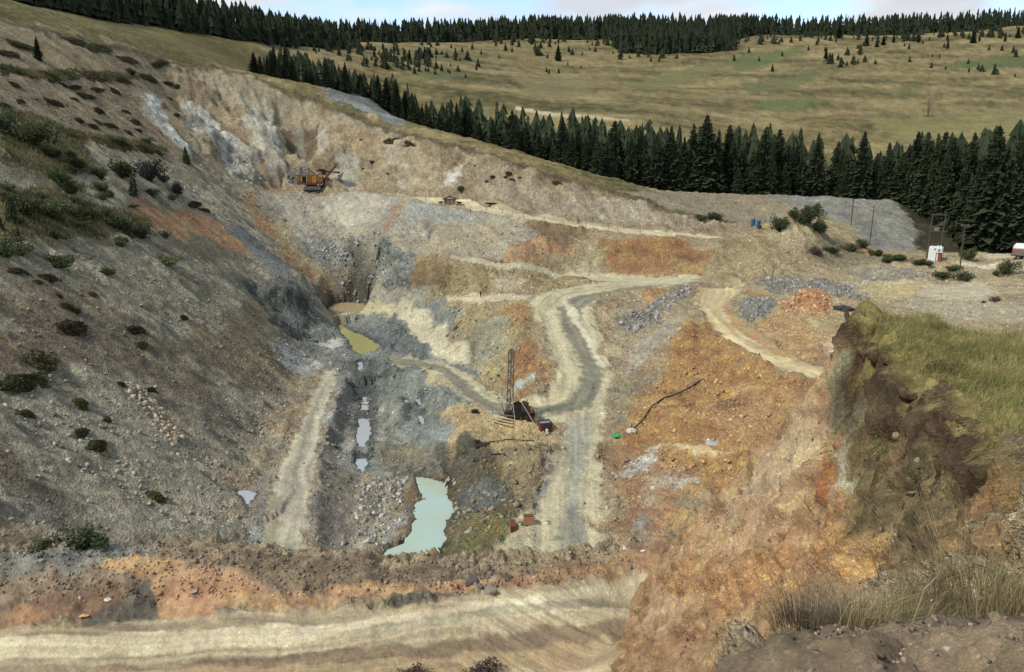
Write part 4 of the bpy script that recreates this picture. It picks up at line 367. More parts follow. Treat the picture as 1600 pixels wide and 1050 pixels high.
RUBBLE = [(_L('19.4,149.9 24.2,154.7 32.1,164.7 36.8,171.8 36.7,166.8 29.2,152.2 25.4,147.0 21.4,142.8'), 330, (152, 146, 134)), (_L('50.8,172.0 58.8,175.9 67.1,172.6 71.0,159.7 60.3,142.9 50.8,144.7 50.2,160.9'), 260, (152, 148, 138)), (_L('43.4,156.3 47.6,158.4 47.4,146.2 43.9,139.8 40.1,137.8 40.3,144.7'), 160, (140, 136, 128)), (_L('-69.3,259.6 -63.3,261.0 -60.6,257.2 -61.2,254.1 -67.4,255.5'), 140, (120, 118, 112)), (_L('46.6,143.5 51.3,144.4 57.8,151.1 54.7,139.9 51.2,136.0 46.5,137.8'), 160, (196, 146, 98)), (_L('-83.2,254.9 -78.1,259.8 -74.7,254.8 -75.0,244.5 -80.0,243.5'), 90, (170, 166, 156)), (_L('-44.4,222.3 -31.5,204.7 -22.9,197.9 -21.9,187.3 -30.8,197.4 -38.6,207.2'), 120, (150, 154, 148)), (_L('-56.0,228.1 -43.5,217.3 -38.6,207.6 -45.2,211.8 -51.9,217.0'), 160, (150, 148, 140)), (_L('-20.4,103.0 -14.2,108.2 -14.5,86.5 -18.0,85.9'), 120, (176, 170, 158)), (_L('-9.0,109.9 5.2,105.5 3.0,89.4 -7.0,83.1'), 160, (150, 136, 108)), (_L('-53.0,184.2 -47.9,205.0 -40.0,174.8 -45.2,159.0'), 110, (110, 116, 116)), (_L('65.8,172.8 89.1,176.7 87.0,169.5 62.6,160.7'), 90, (170, 160, 140)), (_L('-51.8,106.2 -49.6,107.7 -42.2,101.7 -42.8,99.1 -47.8,102.2'), 150, (176, 160, 128))]
ROAD_LINES = {'switchback_road': '40.6,177.0 24.3,168.6 13.3,161.8 9.6,153.2 10.5,139.8 12.8,128.0 10.0,118.6 4.7,116.0 -1.9,116.9 -7.4,131.3 -12.8,145.8 -25.2,158.2', 'left_ridge_road': '-34.0,149.5 -31.7,124.8 -28.7,103.0 -25.0,82.5', 'upper_bench_road': '-36.5,240.5 -16.9,222.4 4.9,212.0 25.0,203.8 50.1,197.7', 'right_bench_road': '42.2,169.2 37.8,153.1 35.5,128.5 37.5,112.2 41.2,102.1', 'lower_road': '10.0,118.6 8.6,105.9 7.1,90.8 6.6,78.9', 'foreground_road': '-24.1,29.2 -20.8,30.1 -8.2,31.6 -1.1,33.0 5.3,26.2'}
SHRUBS_LEFT = [w.split(',') for w in '''-81.2,190.4,6.34,6.63,b -82.9,179.7,6.25,4.89,d -77.0,193.7,3.24,3.83,b -75.7,187.3,2.28,2.00,g -82.8,169.3,3.59,3.07,g -82.9,153.4,4.64,4.18,g -90.8,163.1,6.85,6.12,g -94.9,160.0,4.30,4.78,d -92.4,216.7,3.57,1.95,d -71.6,152.5,4.21,3.74,d -69.0,154.8,2.86,4.05,b -63.5,151.5,5.16,2.34,l -67.9,124.1,3.85,2.69,g -70.6,118.8,3.12,2.76,l -71.1,116.2,2.69,3.05,g -76.5,138.0,6.33,3.59,g -74.8,145.2,4.00,3.11,g -74.1,148.6,3.86,2.96,l -68.1,163.4,1.76,2.01,b -78.4,182.3,3.60,1.94,g -79.4,162.6,3.21,2.47,g -77.9,162.6,2.47,1.98,g -85.9,167.4,3.79,2.78,d -111.7,255.0,2.63,2.63,d -76.9,132.3,4.45,4.04,g -79.2,133.2,4.06,3.05,g -80.4,153.6,3.50,3.03,d -80.6,195.3,2.66,2.37,b'''.split()]
SHRUBS_FORE = [w.split(',') for w in '''-20.5,36.6,2.40,1.29,d -22.2,36.3,1.03,0.67,d -3.7,28.1,1.52,0.74,r -1.1,28.5,1.64,0.80,r'''.split()]
SHRUBS_KNOB = [w.split(',') for w in '''63.3,198.3,3.96,4.26,d 70.2,200.1,6.13,4.90,d 73.6,199.8,3.37,3.99,d 68.0,202.0,3.09,2.16,g 81.9,228.0,4.18,4.53,d 50.6,208.6,3.83,2.23,d 47.2,209.2,2.56,1.92,g 73.7,190.8,3.83,2.06,d 69.4,189.3,3.22,2.34,r'''.split()]
SHRUBS_YARD = [w.split(',') for w in '''81.2,198.6,3.98,2.76,g 85.7,203.5,3.14,2.82,g 84.8,193.3,3.88,2.09,g 86.1,186.1,4.89,2.02,d 83.7,185.2,2.87,1.72,d 100.9,183.3,3.69,3.69,g 94.2,176.0,3.00,1.64,d 101.5,169.4,3.68,3.42,g 99.3,169.1,1.84,1.31,g 89.8,171.8,3.74,1.87,g 92.2,168.2,4.71,2.09,d 89.9,181.5,4.22,1.69,d 85.0,144.0,2.25,1.13,r 82.5,143.3,0.90,0.67,d'''.split()]
SPRUCE_LEFT = [w.split(',') for w in '''-118.5,218.4,2.88,5.93 -86.0,224.5,2.03,4.74 -78.2,174.3,3.18,4.77 -76.6,128.3,1.37,4.12 -72.5,122.3,2.26,2.82 -75.4,123.3,1.51,2.08'''.split()]
HEATHER_LEFT = [w.split(',') for w in '''-58.1,99.2,3.47,2.99 -56.3,92.0,5.52,1.77 -53.6,87.4,2.12,1.13 -51.8,95.6,1.69,1.08 -47.2,89.5,2.19,1.17 -49.1,90.0,1.83,0.80 -40.1,87.1,1.44,1.58 -62.0,113.4,2.31,1.16 -59.4,109.9,3.99,1.73 -68.2,114.0,3.01,1.06 -66.4,117.8,2.75,1.37 -55.7,120.3,3.23,1.33 -54.6,135.5,1.70,0.85 -53.9,117.8,1.87,0.84 -62.4,122.0,1.33,0.86 -48.9,95.7,0.62,0.77 -49.1,108.4,1.91,0.78 -61.1,114.2,1.79,0.90 -63.5,114.6,1.61,0.90 -51.2,104.8,0.84,0.67 -65.9,114.4,1.60,0.89 -109.2,190.3,3.09,0.98 -103.5,182.0,1.89,1.08 -102.7,174.8,2.85,1.04 -112.0,209.7,3.09,1.08 -111.1,213.7,3.47,1.10 -109.9,218.3,3.55,0.97 -108.5,225.9,5.01,1.34 -107.2,233.7,4.15,1.73 -107.8,216.8,4.17,1.28 -105.5,208.2,2.47,0.93 -106.8,218.5,3.24,1.29 -103.6,196.8,6.42,0.88 -102.3,213.4,3.49,1.59 -101.7,227.2,3.04,1.01 -98.7,225.2,2.69,1.68 -99.0,196.5,2.05,1.17 -99.0,204.3,3.96,1.07 -97.2,198.9,2.67,1.04 -97.8,209.7,4.69,1.25 -95.9,213.9,2.24,1.28 -96.6,221.4,1.98,1.16 -94.2,182.6,5.46,1.23 -93.4,192.1,5.75,1.15 -91.7,200.5,6.62,1.80 -90.4,209.3,6.29,2.04 -89.3,214.1,3.22,1.77 -113.2,199.7,8.82,1.03 -113.5,214.2,7.88,1.10 -111.9,230.2,10.18,1.36 -110.2,245.1,7.23,1.26 -110.3,262.5,8.51,1.16 -107.3,270.4,3.99,1.00 -105.2,272.5,1.61,1.21 -123.7,247.6,7.22,0.90 -120.4,253.2,9.26,1.11 -115.8,263.1,7.72,1.16 -111.1,275.2,6.06,1.21 -123.1,221.6,9.72,0.97 -120.0,207.5,6.08,0.91 -104.9,264.7,1.57,0.98 -96.9,248.7,1.66,1.11 -73.8,195.8,4.48,0.90 -72.1,197.0,3.61,0.90'''.split()]
HEATHER_WALL = [w.split(',') for w in '''-46.7,264.2,0.99,0.79 -36.6,259.6,5.06,1.75 -31.6,255.5,4.98,1.53 -42.6,257.0,2.71,0.97 -44.5,255.3,2.70,1.16 -36.9,250.4,0.95,0.76 -37.5,247.2,0.94,0.75 -0.9,233.0,1.76,0.88 0.0,230.4,1.39,0.70 -1.8,231.8,1.23,0.70 2.1,230.5,1.05,0.52 -14.1,233.1,1.77,1.24 -7.0,231.4,1.05,0.70 -15.5,245.4,1.11,0.55 4.4,234.4,1.06,0.71 -5.3,233.5,1.41,0.71 12.1,228.5,2.08,0.86 -10.4,237.5,0.90,0.54'''.split()]
MEADOW_SPRUCE = [w.split(',') for w in '''32.1,607.1,11.58 98.6,619.3,3.63 105.1,623.1,3.66 172.7,577.2,5.09 159.3,625.8,4.59 175.5,619.9,3.64 177.6,655.5,4.32 222.4,618.8,9.99 226.7,618.2,6.35 234.1,599.4,6.16 239.7,604.7,3.55 228.2,593.9,3.49 23.3,546.5,3.22 29.5,549.7,3.64 21.9,552.1,3.25 42.9,658.4,4.82 75.4,651.9,2.86 37.7,589.9,2.60 46.1,580.8,2.13 104.0,657.8,2.89 157.8,674.1,4.93 169.7,682.7,3.99 199.3,644.6,3.78 224.0,703.9,5.14 239.8,689.6,4.03 236.8,661.8,3.87 258.8,700.7,4.09 226.5,668.7,3.91 273.5,734.3,13.92 278.1,687.2,10.04 283.5,680.6,6.96 264.4,669.7,3.92 291.0,686.9,8.03 305.0,701.0,7.16 299.8,661.1,4.35 324.6,700.3,6.13 334.3,677.7,3.96 327.9,659.3,8.68 361.6,687.7,11.05 369.4,693.2,6.07 355.0,651.3,4.29 364.0,650.3,4.76 369.3,644.4,5.66 383.6,682.3,7.97 408.1,708.6,9.30 354.1,713.8,6.25 396.1,724.8,7.39 369.6,719.0,5.24 301.8,626.9,2.76 306.7,626.6,2.76 -77.8,493.9,6.51 -72.8,496.6,5.82 -67.4,499.6,5.13 -59.6,507.8,7.45 -58.6,547.6,6.42 -53.3,534.0,7.83 -51.5,548.3,7.24 -70.1,537.5,4.73 -35.8,486.6,2.86 -39.5,488.7,4.31 -43.3,490.7,2.88 -46.6,469.6,2.76 -49.1,459.9,3.38 -50.2,448.5,3.96 -57.8,417.0,4.31 -59.4,431.5,2.54 -35.6,551.6,4.05 -44.4,639.6,3.74 -34.8,610.2,4.02 -29.2,643.5,4.71 -21.3,604.5,3.54 -12.5,682.8,4.49 -4.8,652.0,5.72 0.0,645.1,3.78 15.4,701.0,5.12 22.5,683.2,5.99 -8.7,591.2,2.60 -26.8,561.8,3.30 -21.7,536.2,2.76 -72.1,1236.2,7.21 -78.8,598.7,5.25 -90.3,456.4,5.35 -91.0,487.2,4.99 -86.4,491.7,5.76 -94.0,563.4,4.12 -89.5,606.1,3.99'''.split()]
LONE_DEAD = [w.split(',') for w in '''206.9,428.0,2.55,12.73 53.0,168.1,0.39,4.45'''.split()]
AT = {'shovel': (-58.3, 248.0), 'rig': (1.1, 113.3), 'redbox': (4.6, 111.0), 'person': (-6.4, 166.0), 'hut': (-16.4, 221.9), 'planks': (-5.1, 221.7), 'tank1': (58.2, 201.8), 'tank2': (59.4, 201.4), 'ybox': (60.9, 201.3), 'pole1': (90.7, 223.5), 'pole2': (90.9, 211.3), 'pole3': (92.8, 185.5), 'pole3b': (95.3, 185.8), 'pole4': (96.9, 178.7), 'kiosk': (93.4, 185.4), 'truck': (110.6, 181.1), 'steelbox': (0.1, 84.5), 'drum': (1.6, 84.3), 'barrel': (-5.4, 114.9), 'tarp': (55.9, 137.8), 'log1': (-15.1, 143.6), 'log2': (-6.3, 120.4), 'white_pole': (-127.0, 405.1), 'pumpA': (-5.7, 106.8), 'pump': (-4.3, 106.5), 'sack': (16.1, 106.9), 'net': (14.7, 107.5), 'pipe_a': (16.3, 107.1), 'pipe_b': (26.4, 113.8), 'beam1': (-2.5, 111.8), 'hosew1': (-9.2, 103.2), 'hosew2': (-5.9, 106.7), 'stick': (-11.3, 159.1)}
LINES = {'BLACK_PIPE': '16.36,107.28 18.45,109.78 20.80,112.36 23.25,113.63 25.07,113.80 27.45,114.52', 'HOSE_A': '-9.36,103.18 -8.85,107.61 -7.70,106.78 -6.61,106.56 -5.83,106.72', 'HOSE_B': '-8.82,102.81 -8.10,104.86 -7.28,105.71 -6.42,106.18', 'HOSE_C': '-5.83,106.72 -3.48,106.92 -0.87,106.97 3.06,107.48', 'HOSE_D': '-3.68,104.51 -2.14,104.59 -1.03,104.96', 'HOSE_E': '-1.65,100.64 -0.96,97.52 -0.54,94.01', 'HOSE_F': '2.76,105.98 3.17,102.16 2.41,97.59 1.16,93.68', 'FENCE': '-31.26,235.16 -23.28,226.62 -16.78,220.15 -10.73,216.18 -6.63,217.31 -2.46,214.87 0.00,213.46 2.90,210.46 7.96,207.99 12.71,207.49 18.07,204.96 23.41,203.44 25.82,203.96 31.05,202.21', 'CABLE_G': '1.73,106.56 3.88,105.76 3.45,100.35'}
BOULDERS = [w.split(',') for w in '''-17.7,32.9,0.36,0.25 -18.9,32.9,0.22,0.17 -18.3,32.0,0.44,0.22 -1.9,34.9,0.65,0.71 -1.0,34.4,0.70,0.64 -1.5,34.7,0.41,0.29 5.6,37.8,0.38,0.16 6.4,37.2,0.25,0.19 7.6,15.5,0.20,0.28 6.6,12.7,0.17,0.13 7.3,15.9,0.18,0.10 6.4,12.4,0.23,0.12 -30.4,82.5,1.52,0.97 -19.3,86.8,0.51,0.51 -14.2,33.5,0.40,0.23 -21.6,35.0,0.35,0.21'''.split()]
GREEN = ['-82.3,135.7 -82.4,147.0 -77.4,156.4 -72.4,167.5 -68.3,160.1 -70.6,141.3 -73.1,128.5 -73.0,118.5', '-102.5,172.7 -99.9,181.5 -93.7,187.0 -85.6,174.6 -82.0,152.5 -86.9,144.1', '-95.8,183.4 -93.7,208.6 -90.8,224.9 -88.7,217.7 -90.0,199.7 -93.5,183.8', '-115.0,195.7 -115.1,230.2 -110.7,268.6 -110.0,264.5 -112.0,223.6 -111.9,190.1']
LIPW = _L('5.16,7.40 5.83,9.00 6.43,10.70 7.05,12.50 7.79,15.20 8.37,17.50 8.96,20.60 9.55,23.00')
RIDGE_A = [(-186.3, 300.0), (-168.7, 330.0), (-159.7, 360.0), (-138.0, 390.0), (-120.2, 412.0), (-106.4, 520.0)]
RIDGE_B = [(-196.1, 640.0), (-148.9, 680.0), (-81.7, 700.0), (-21.6, 740.0), (32.8, 750.0), (84.0, 720.0), (135.7, 715.0), (186.3, 730.0), (210.3, 760.0)]
RIDGE_C = [(84.3, 660.0), (120.5, 660.0), (171.1, 670.0)]
RIDGE_D = [(210.3, 760.0), (268.9, 770.0), (332.1, 760.0), (386.0, 780.0), (436.5, 790.0), (523.0, 800.0)]
SODS = [((7.49, 15.2), 0, -3.94, 0.75, 0.5, 0.34, 'grassy sod slumped below the plateau edge, the grassiest one', (0.35, 0.1, 0.6)), ((8.66, 16.2), 0, -3.9, 0.7, 0.45, 0.3, 'dark upturned sod at the head of the brown mound', (0.3, -0.3, 0.4)), ((9.23, 21.5), 0, -4.94, 0.6, 0.5, 0.75, 'dark soil overhang at the far tip of the grass plateau', (0, 0, 0.3)), ((5.85, 9.1), 0, -3.82, 0.5, 0.35, 0.22, 'dark overhanging sod at the right edge of the bank', (0.1, -0.3, 0.3)), ((6.57, 11.2), 0, -3.99, 0.55, 0.35, 0.2, 'long dark sod along the plateau edge above the olive face', (0.2, -0.2, 0.9))]
TUSSOCKS = [(1.92, 4.6, 1700, 0.15, 0.45, 0.3, 's', 'large windblown grey-brown grass tussock at the bottom edge', 1, (0.35, 0.0)), (2.06, 4.4, 700, 0.15, 0.38, 0.22, 'd', 'straw tussock right of the large windblown tussock', 2, (0.4, 0.0)), (2.85, 4.9, 160, 0.3, 0.8, 0.5, 'd', 'sparse tall straw stalks above the near bank', 3, (-0.25, 0.0)), (3.05, 4.7, 700, 0.12, 0.34, 0.4, 'g', 'green grass patch at the lower right corner', 4, (0.2, 0)), (2.35, 4.4, 420, 0.1, 0.3, 0.3, 'g', 'low green grass between the straw tussocks', 5, (0.2, 0))]
QUAL = 1.0
# ------------------------------------------------------------------ land: heights interpolated from surveyed points (x, y, z in metres)
def _fit(c=0.5):
    n = len(CTRL); d = np.hypot(CTRL[:, None, 0] - CTRL[None, :, 0], CTRL[:, None, 1] - CTRL[None, :, 1])
    M = np.zeros((n + 3, n + 3)); M[:n, :n] = -np.sqrt(d * d + c * c); M[:n, n] = 1
    M[:n, n + 1] = CTRL[:, 0] / 100; M[:n, n + 2] = CTRL[:, 1] / 100; M[n:, :n] = M[:n, n:].T
    b = np.zeros(n + 3); b[:n] = CTRL[:, 2]
    return np.linalg.solve(M, b)
COEF = _fit()
def base_height(x, y, c=0.5):
    x = np.asarray(x, float).ravel(); y = np.asarray(y, float).ravel(); n = len(CTRL); o = np.empty(len(x))
    cx = CTRL[:, 0].astype(np.float32); cy = CTRL[:, 1].astype(np.float32); w = COEF[:n].astype(np.float32)
    for i in range(0, len(x), 8000):
        a = x[i:i + 8000].astype(np.float32); b = y[i:i + 8000].astype(np.float32)
        d = (a[:, None] - cx) ** 2; d += (b[:, None] - cy) ** 2; d += np.float32(c * c); np.sqrt(d, out=d)
        o[i:i + 8000] = -(d @ w) + COEF[n] + COEF[n + 1] * x[i:i + 8000] / 100 + COEF[n + 2] * y[i:i + 8000] / 100
    return o

# lattice noise in numpy
_rs = np.random.RandomState(7); _PERM = _rs.permutation(4096); _GA = _rs.rand(4096) * 2 * np.pi
_GX = np.cos(_GA).astype(np.float32); _GY = np.sin(_GA).astype(np.float32)
def noise2(x, y, seed=0):
    x = np.asarray(x, np.float64) + seed * 17.31; y = np.asarray(y, np.float64) - seed * 9.77
    xi = np.floor(x).astype(np.int64); yi = np.floor(y).astype(np.int64)
    fx = (x - xi).astype(np.float32); fy = (y - yi).astype(np.float32)
    sx = fx * fx * fx * (fx * (fx * 6 - 15) + 10); sy = fy * fy * fy * (fy * (fy * 6 - 15) + 10)
    def g(ix, iy, dx, dy):
        h = _PERM[(_PERM[ix & 4095] + iy) & 4095]
        return _GX[h] * dx + _GY[h] * dy
    a = g(xi, yi, fx, fy); b = g(xi + 1, yi, fx - 1, fy); c = g(xi, yi + 1, fx, fy - 1); d = g(xi + 1, yi + 1, fx - 1, fy - 1)
    return (a + sx * (b - a)) * (1 - sy) + (c + sx * (d - c)) * sy
def fbm(x, y, sc, octv=4, seed=0, gain=0.5):
    r = 0; a = 1.0; f = 1.0 / sc
    for k in range(octv):
        r = r + a * noise2(x * f, y * f, seed + k * 3); a *= gain; f *= 2.03
    return r
def ridged(x, y, sc, octv=3, seed=0):
    r = 0; a = 1.0; f = 1.0 / sc
    for k in range(octv):
        r = r + a * (0.5 - np.abs(noise2(x * f, y * f, seed + k * 5)) * 2); a *= 0.5; f *= 2.1
    return r

# ------------------------------------------------------------------ materials helpers
def srgb(c, k=1.0):
    c = np.array(c, float) / 255.0
    return np.where(c < .04045, c / 12.92, ((c + .055) / 1.055) ** 2.4) * k
ALB = 0.76           # photo brightness to surface colour
def rgba(c, k=ALB): return tuple(float(q) for q in srgb(c, k)) + (1.0,)
MATS = {}
def mat(name, col, rough=0.8, metal=0.0, var=0.25, scale=3.0, spec=0.3, bump=0.0):
    if name in MATS: return MATS[name]
    m = bpy.data.materials.new(name); m.use_nodes = True; t = m.node_tree; b = t.nodes['Principled BSDF']
    b.inputs['Roughness'].default_value = rough; b.inputs['Metallic'].default_value = metal; b.inputs['Specular IOR Level'].default_value = spec
    tc = t.nodes.new('ShaderNodeTexCoord'); n = t.nodes.new('ShaderNodeTexNoise'); n.inputs['Scale'].default_value = scale; n.inputs['Detail'].default_value = 5
    t.links.new(tc.outputs['Object'], n.inputs['Vector'])
    r = t.nodes.new('ShaderNodeMapRange'); r.inputs['From Min'].default_value = .3; r.inputs['From Max'].default_value = .7
    r.inputs['To Min'].default_value = 1 - var; r.inputs['To Max'].default_value = 1 + var; t.links.new(n.outputs['Fac'], r.inputs['Value'])
    v = t.nodes.new('ShaderNodeVectorMath'); v.operation = 'SCALE'; v.inputs[0].default_value = rgba(col)[:3]; t.links.new(r.outputs[0], v.inputs['Scale'])
    t.links.new(v.outputs[0], b.inputs['Base Color'])
    if bump:
        bp = t.nodes.new('ShaderNodeBump'); bp.inputs['Strength'].default_value = bump; bp.inputs['Distance'].default_value = 0.05
        t.links.new(n.outputs['Fac'], bp.inputs['Height']); t.links.new(bp.outputs[0], b.inputs['Normal'])
    MATS[name] = m
    return m
def earth_material(name, sc, speck, bumpd, turf=False):
    m = bpy.data.materials.new(name); m.use_nodes = True; t = m.node_tree; b = t.nodes['Principled BSDF']
    b.inputs['Roughness'].default_value = 0.95; b.inputs['Specular IOR Level'].default_value = 0.12
    N = t.nodes.new; L = t.links.new
    tc = N('ShaderNodeTexCoord'); at = N('ShaderNodeAttribute'); at.attribute_name = 'earth_colour'
    rg = N('ShaderNodeAttribute'); rg.attribute_name = 'relief'
    def noise(s, det=6, rough=.6):
        n = N('ShaderNodeTexNoise'); n.inputs['Scale'].default_value = s; n.inputs['Detail'].default_value = det; n.inputs['Roughness'].default_value = rough
        L(tc.outputs['Object'], n.inputs['Vector']); return n.outputs['Fac']
    def rng(v, a, b_, lo, hi):
        r = N('ShaderNodeMapRange'); r.inputs['From Min'].default_value = a; r.inputs['From Max'].default_value = b_
        r.inputs['To Min'].default_value = lo; r.inputs['To Max'].default_value = hi; L(v, r.inputs['Value']); return r.outputs[0]
    def mul(a, b_):
        n = N('ShaderNodeMath'); n.operation = 'MULTIPLY'
        for k, q in enumerate((a, b_)):
            if isinstance(q, float): n.inputs[k].default_value = q
            else: L(q, n.inputs[k])
        return n.outputs[0]
    def add(a, b_):
        n = N('ShaderNodeMath'); n.operation = 'ADD'; L(a, n.inputs[0]); L(b_, n.inputs[1]); return n.outputs[0]
    n1 = noise(.22 * sc, 2); n2 = noise(1.3 * sc, 5, .72); n3 = noise(8 * sc, 1, .7)
    f = mul(mul(rng(n1, .3, .7, .86, 1.14), rng(n2, .3, .7, .62, 1.38)), rng(n3, .3, .7, .78, 1.22))
    vo = N('ShaderNodeTexVoronoi'); vo.inputs['Scale'].default_value = 2.6 * sc; L(tc.outputs['Object'], vo.inputs['Vector'])
    vs = N('ShaderNodeSeparateColor'); L(vo.outputs['Color'], vs.inputs[0])
    stone = rng(vs.outputs[0], .80, .97, 1.0, 1.0 + speck); dark = rng(vs.outputs[1], .84, .98, 1.0, 1.0 - speck * .55)
    vc = N('ShaderNodeMath'); vc.operation = 'SUBTRACT'; vc.inputs[0].default_value = 1.0
    f = mul(f, mul(stone, dark))
    if sc > 2:
        v2 = N('ShaderNodeTexVoronoi'); v2.inputs['Scale'].default_value = 7.5 * sc; L(tc.outputs['Object'], v2.inputs['Vector']); s2 = N('ShaderNodeSeparateColor'); L(v2.outputs['Color'], s2.inputs[0])
        f = mul(f, mul(rng(s2.outputs[0], .75, .98, 1.0, 1.0 + speck * 1.2), rng(s2.outputs[1], .75, .98, 1.0, 1.0 - speck * .7)))
    sm = N('ShaderNodeMix'); L(rng(rg.outputs['Fac'], .05, .4, .4, 1.0), sm.inputs[0]); sm.inputs[2].default_value = 1.0; L(f, sm.inputs[3]); f = sm.outputs[0]
    # pebbles and grit only where the ground is rough
    sc_v = N('ShaderNodeVectorMath'); sc_v.operation = 'SCALE'; L(at.outputs['Color'], sc_v.inputs[0]); L(f, sc_v.inputs['Scale'])
    col = sc_v.outputs[0]
    # slight hue drift
    hn = N('ShaderNodeHueSaturation'); L(rng(n1, .3, .7, .488, .512), hn.inputs['Hue']); L(rng(n2, .3, .7, .85, 1.12), hn.inputs['Saturation']); L(col, hn.inputs['Color'])
    L(hn.outputs[0], b.inputs['Base Color'])
    hgt = add(add(mul(n2, .9), mul(n3, .35)), mul(rng(vo.outputs['Distance'], 0., .5, 1., 0.), .35))
    bp = N('ShaderNodeBump'); bp.inputs['Distance'].default_value = bumpd; L(rng(rg.outputs['Fac'], 0., .6, .25, 1.0), bp.inputs['Strength'])
    L(hgt, bp.inputs['Height']); L(bp.outputs[0], b.inputs['Normal'])
    return m
EARTH = earth_material('quarry_earth', 1.0, .35, .8)
EARTH_NEAR = earth_material('spur_earth', 5.0, .6, .22)
EARTH_SOIL = earth_material('near_soil', 17.0, .55, .05)
EARTH_BERM = earth_material('berm_earth', 3.2, .4, .22)
TURF = earth_material('dry_turf', .55, .12, .5)

# ------------------------------------------------------------------ the land sheet: dense near the photographed place, coarser far off
def _rings():
    r = [1.2]
    def to(e, step=None, ratio=None):
        while r[-1] < e: r.append(r[-1] + (step if step else r[-1] * ratio))
    q = QUAL
    to(6, ratio=.012 * q); to(20, ratio=.0055 * q); to(30, step=.065 * q); to(40, step=.1 * q); to(46, step=.25 * q); to(80, step=.8); to(205, step=.45 * q); to(262, step=.5 * q); to(310, step=.8 * q); to(450, step=2.2 * q); to(1300, step=8 * q)
    return np.array(r)
rr = _rings()
an = np.radians(np.concatenate([np.arange(-56, -34, .8), np.arange(-34, 34, .098 * QUAL), np.arange(34, 57, .8)]))
RR, AA = np.meshgrid(rr, an, indexing='ij')
X = (RR * np.sin(AA)).ravel(); Y = (RR * np.cos(AA)).ravel() - 0.0
nr, na = len(rr), len(an); NV = nr * na
# behind the camera the sheet is closed by a coarse back half
Zb = None

SATUR, WARM = 1.0, (.985, 1.0, .93)
def track_line(ln, x, y):
    best = np.full(len(x), 1e9); lat = np.zeros(len(x)); alo = np.zeros(len(x)); s0 = 0.0
    for i in range(len(ln) - 1):
        a, b = ln[i], ln[i + 1]; d = b - a; l = np.hypot(*d); d = d / l
        t = np.clip((x - a[0]) * d[0] + (y - a[1]) * d[1], 0, l); qx = x - a[0] - t * d[0]; qy = y - a[1] - t * d[1]; r2 = qx * qx + qy * qy
        g = r2 < best; best = np.where(g, r2, best); lat = np.where(g, np.sqrt(r2) * np.sign(qx * d[1] - qy * d[0] + 1e-9), lat); alo = np.where(g, s0 + t, alo); s0 += l
    return lat, alo
RL = {k: _L(v) for k, v in ROAD_LINES.items()}
def grade(x, y, z):
    """roads are cut level across the slope, with a low windrow along their edges"""
    for nm, w in (('upper_bench_road', 2.6), ('right_bench_road', 3.0), ('switchback_road', 4.2), ('lower_road', 4.4), ('left_ridge_road', 2.9), ('foreground_road', 4)):
        ln = RL[nm]; lo, hi = ln.min(0) - 14, ln.max(0) + 14
        k = np.where((x > lo[0]) & (x < hi[0]) & (y > lo[1]) & (y < hi[1]))[0]
        if len(k) == 0: continue
        la, al = track_line(ln, x[k], y[k]); sl = np.concatenate([[0], np.cumsum(np.hypot(*np.diff(ln, axis=0).T))]); zc = np.interp(al, sl, base_height(ln[:, 0], ln[:, 1]))
        if nm == 'foreground_road': z[k] += np.clip((4.2 - np.abs(la)) / 1.0, 0, 1) * (.07 * noise2(la / .42, al / 14, 31) + .05 * noise2(la / .17, al / 8, 33)); continue
        z[k] += np.clip((w - np.abs(la)) / 1.0, 0, 1) * (.14 * noise2(la / .7, al / 25, 31) + .08 * noise2(la / .35, al / 12, 33))
        a = np.abs(la) + noise2(x[k] / 5, y[k] / 5, 3) * .8; f = np.clip((w + 2.6 - a) / 2.6, 0, 1); f = f * f * (3 - 2 * f)
        end = np.clip(np.minimum(al, sl[-1] - al) / 4, 0, 1)
        z[k] += (zc - z[k]) * f * .92 * end + end * .42 * np.exp(-((a - w - .3) / .55) ** 2) * np.clip(.6 + noise2(al / 3, la * 0, 5) * 1.5, 0, 1.3)
    return z
class Zone: pass
def _parse(s):
    o = Zone(); f = s.split('|'); o.obj = f[0]
    o.a = srgb([int(q) for q in f[1].split()], ALB); o.b = srgb([int(q) for q in f[2].split()], ALB)
    for _k in ('a', 'b'):
        c = getattr(o, _k); g = float(c @ (.3, .59, .11)); setattr(o, _k, (g + (c - g) * (SATUR if f[6] == '0' else .82 if f[6] == '1' else .8 if 'road' in f[0] else .92)) * np.array(WARM if f[6] != '2' else (.99, 1.0, .95 if 'road' in f[0] else .92)))
    if f[6] == '0':
        for _k in ('a', 'b'): setattr(o, _k, getattr(o, _k) * .87 + srgb((200, 190, 162), ALB) * .13)
    o.amp = float(f[3]); o.soft = float(f[4]); o.st = None if f[5] == 'x' else math.radians(float(f[5])); o.cls = int(f[6])
    o.p = np.array([[float(q) for q in w.split(',')] for w in f[7].split()]); return o
def signed(p, x, y):
    """signed distance to a polygon, positive inside"""
    ins = np.zeros(len(x), bool); dm = np.full(len(x), 1e9)
    for i in range(len(p)):
        ax, ay = p[i]; bx, by = p[(i + 1) % len(p)]
        dx, dy = bx - ax, by - ay; l2 = dx * dx + dy * dy + 1e-9
        t = np.clip(((x - ax) * dx + (y - ay) * dy) / l2, 0, 1)
        dm = np.minimum(dm, (x - ax - t * dx) ** 2 + (y - ay - t * dy) ** 2)
        c = (ay > y) != (by > y)
        if c.any(): ins ^= c & (x < ax + (y - ay) * dx / (dy if dy else 1e-9))
    d = np.sqrt(dm); return np.where(ins, d, -d)
ZN = [_parse(s) for s in ZONES]
OBJN = ['ground'] + sorted({q.obj for q in ZN} - {'-'})

PD = []
for s in PONDS:
    a, b, c = s.split('|'); PD.append((a, float(b), np.array([[float(q) for q in w.split(',')] for w in c.split()])))

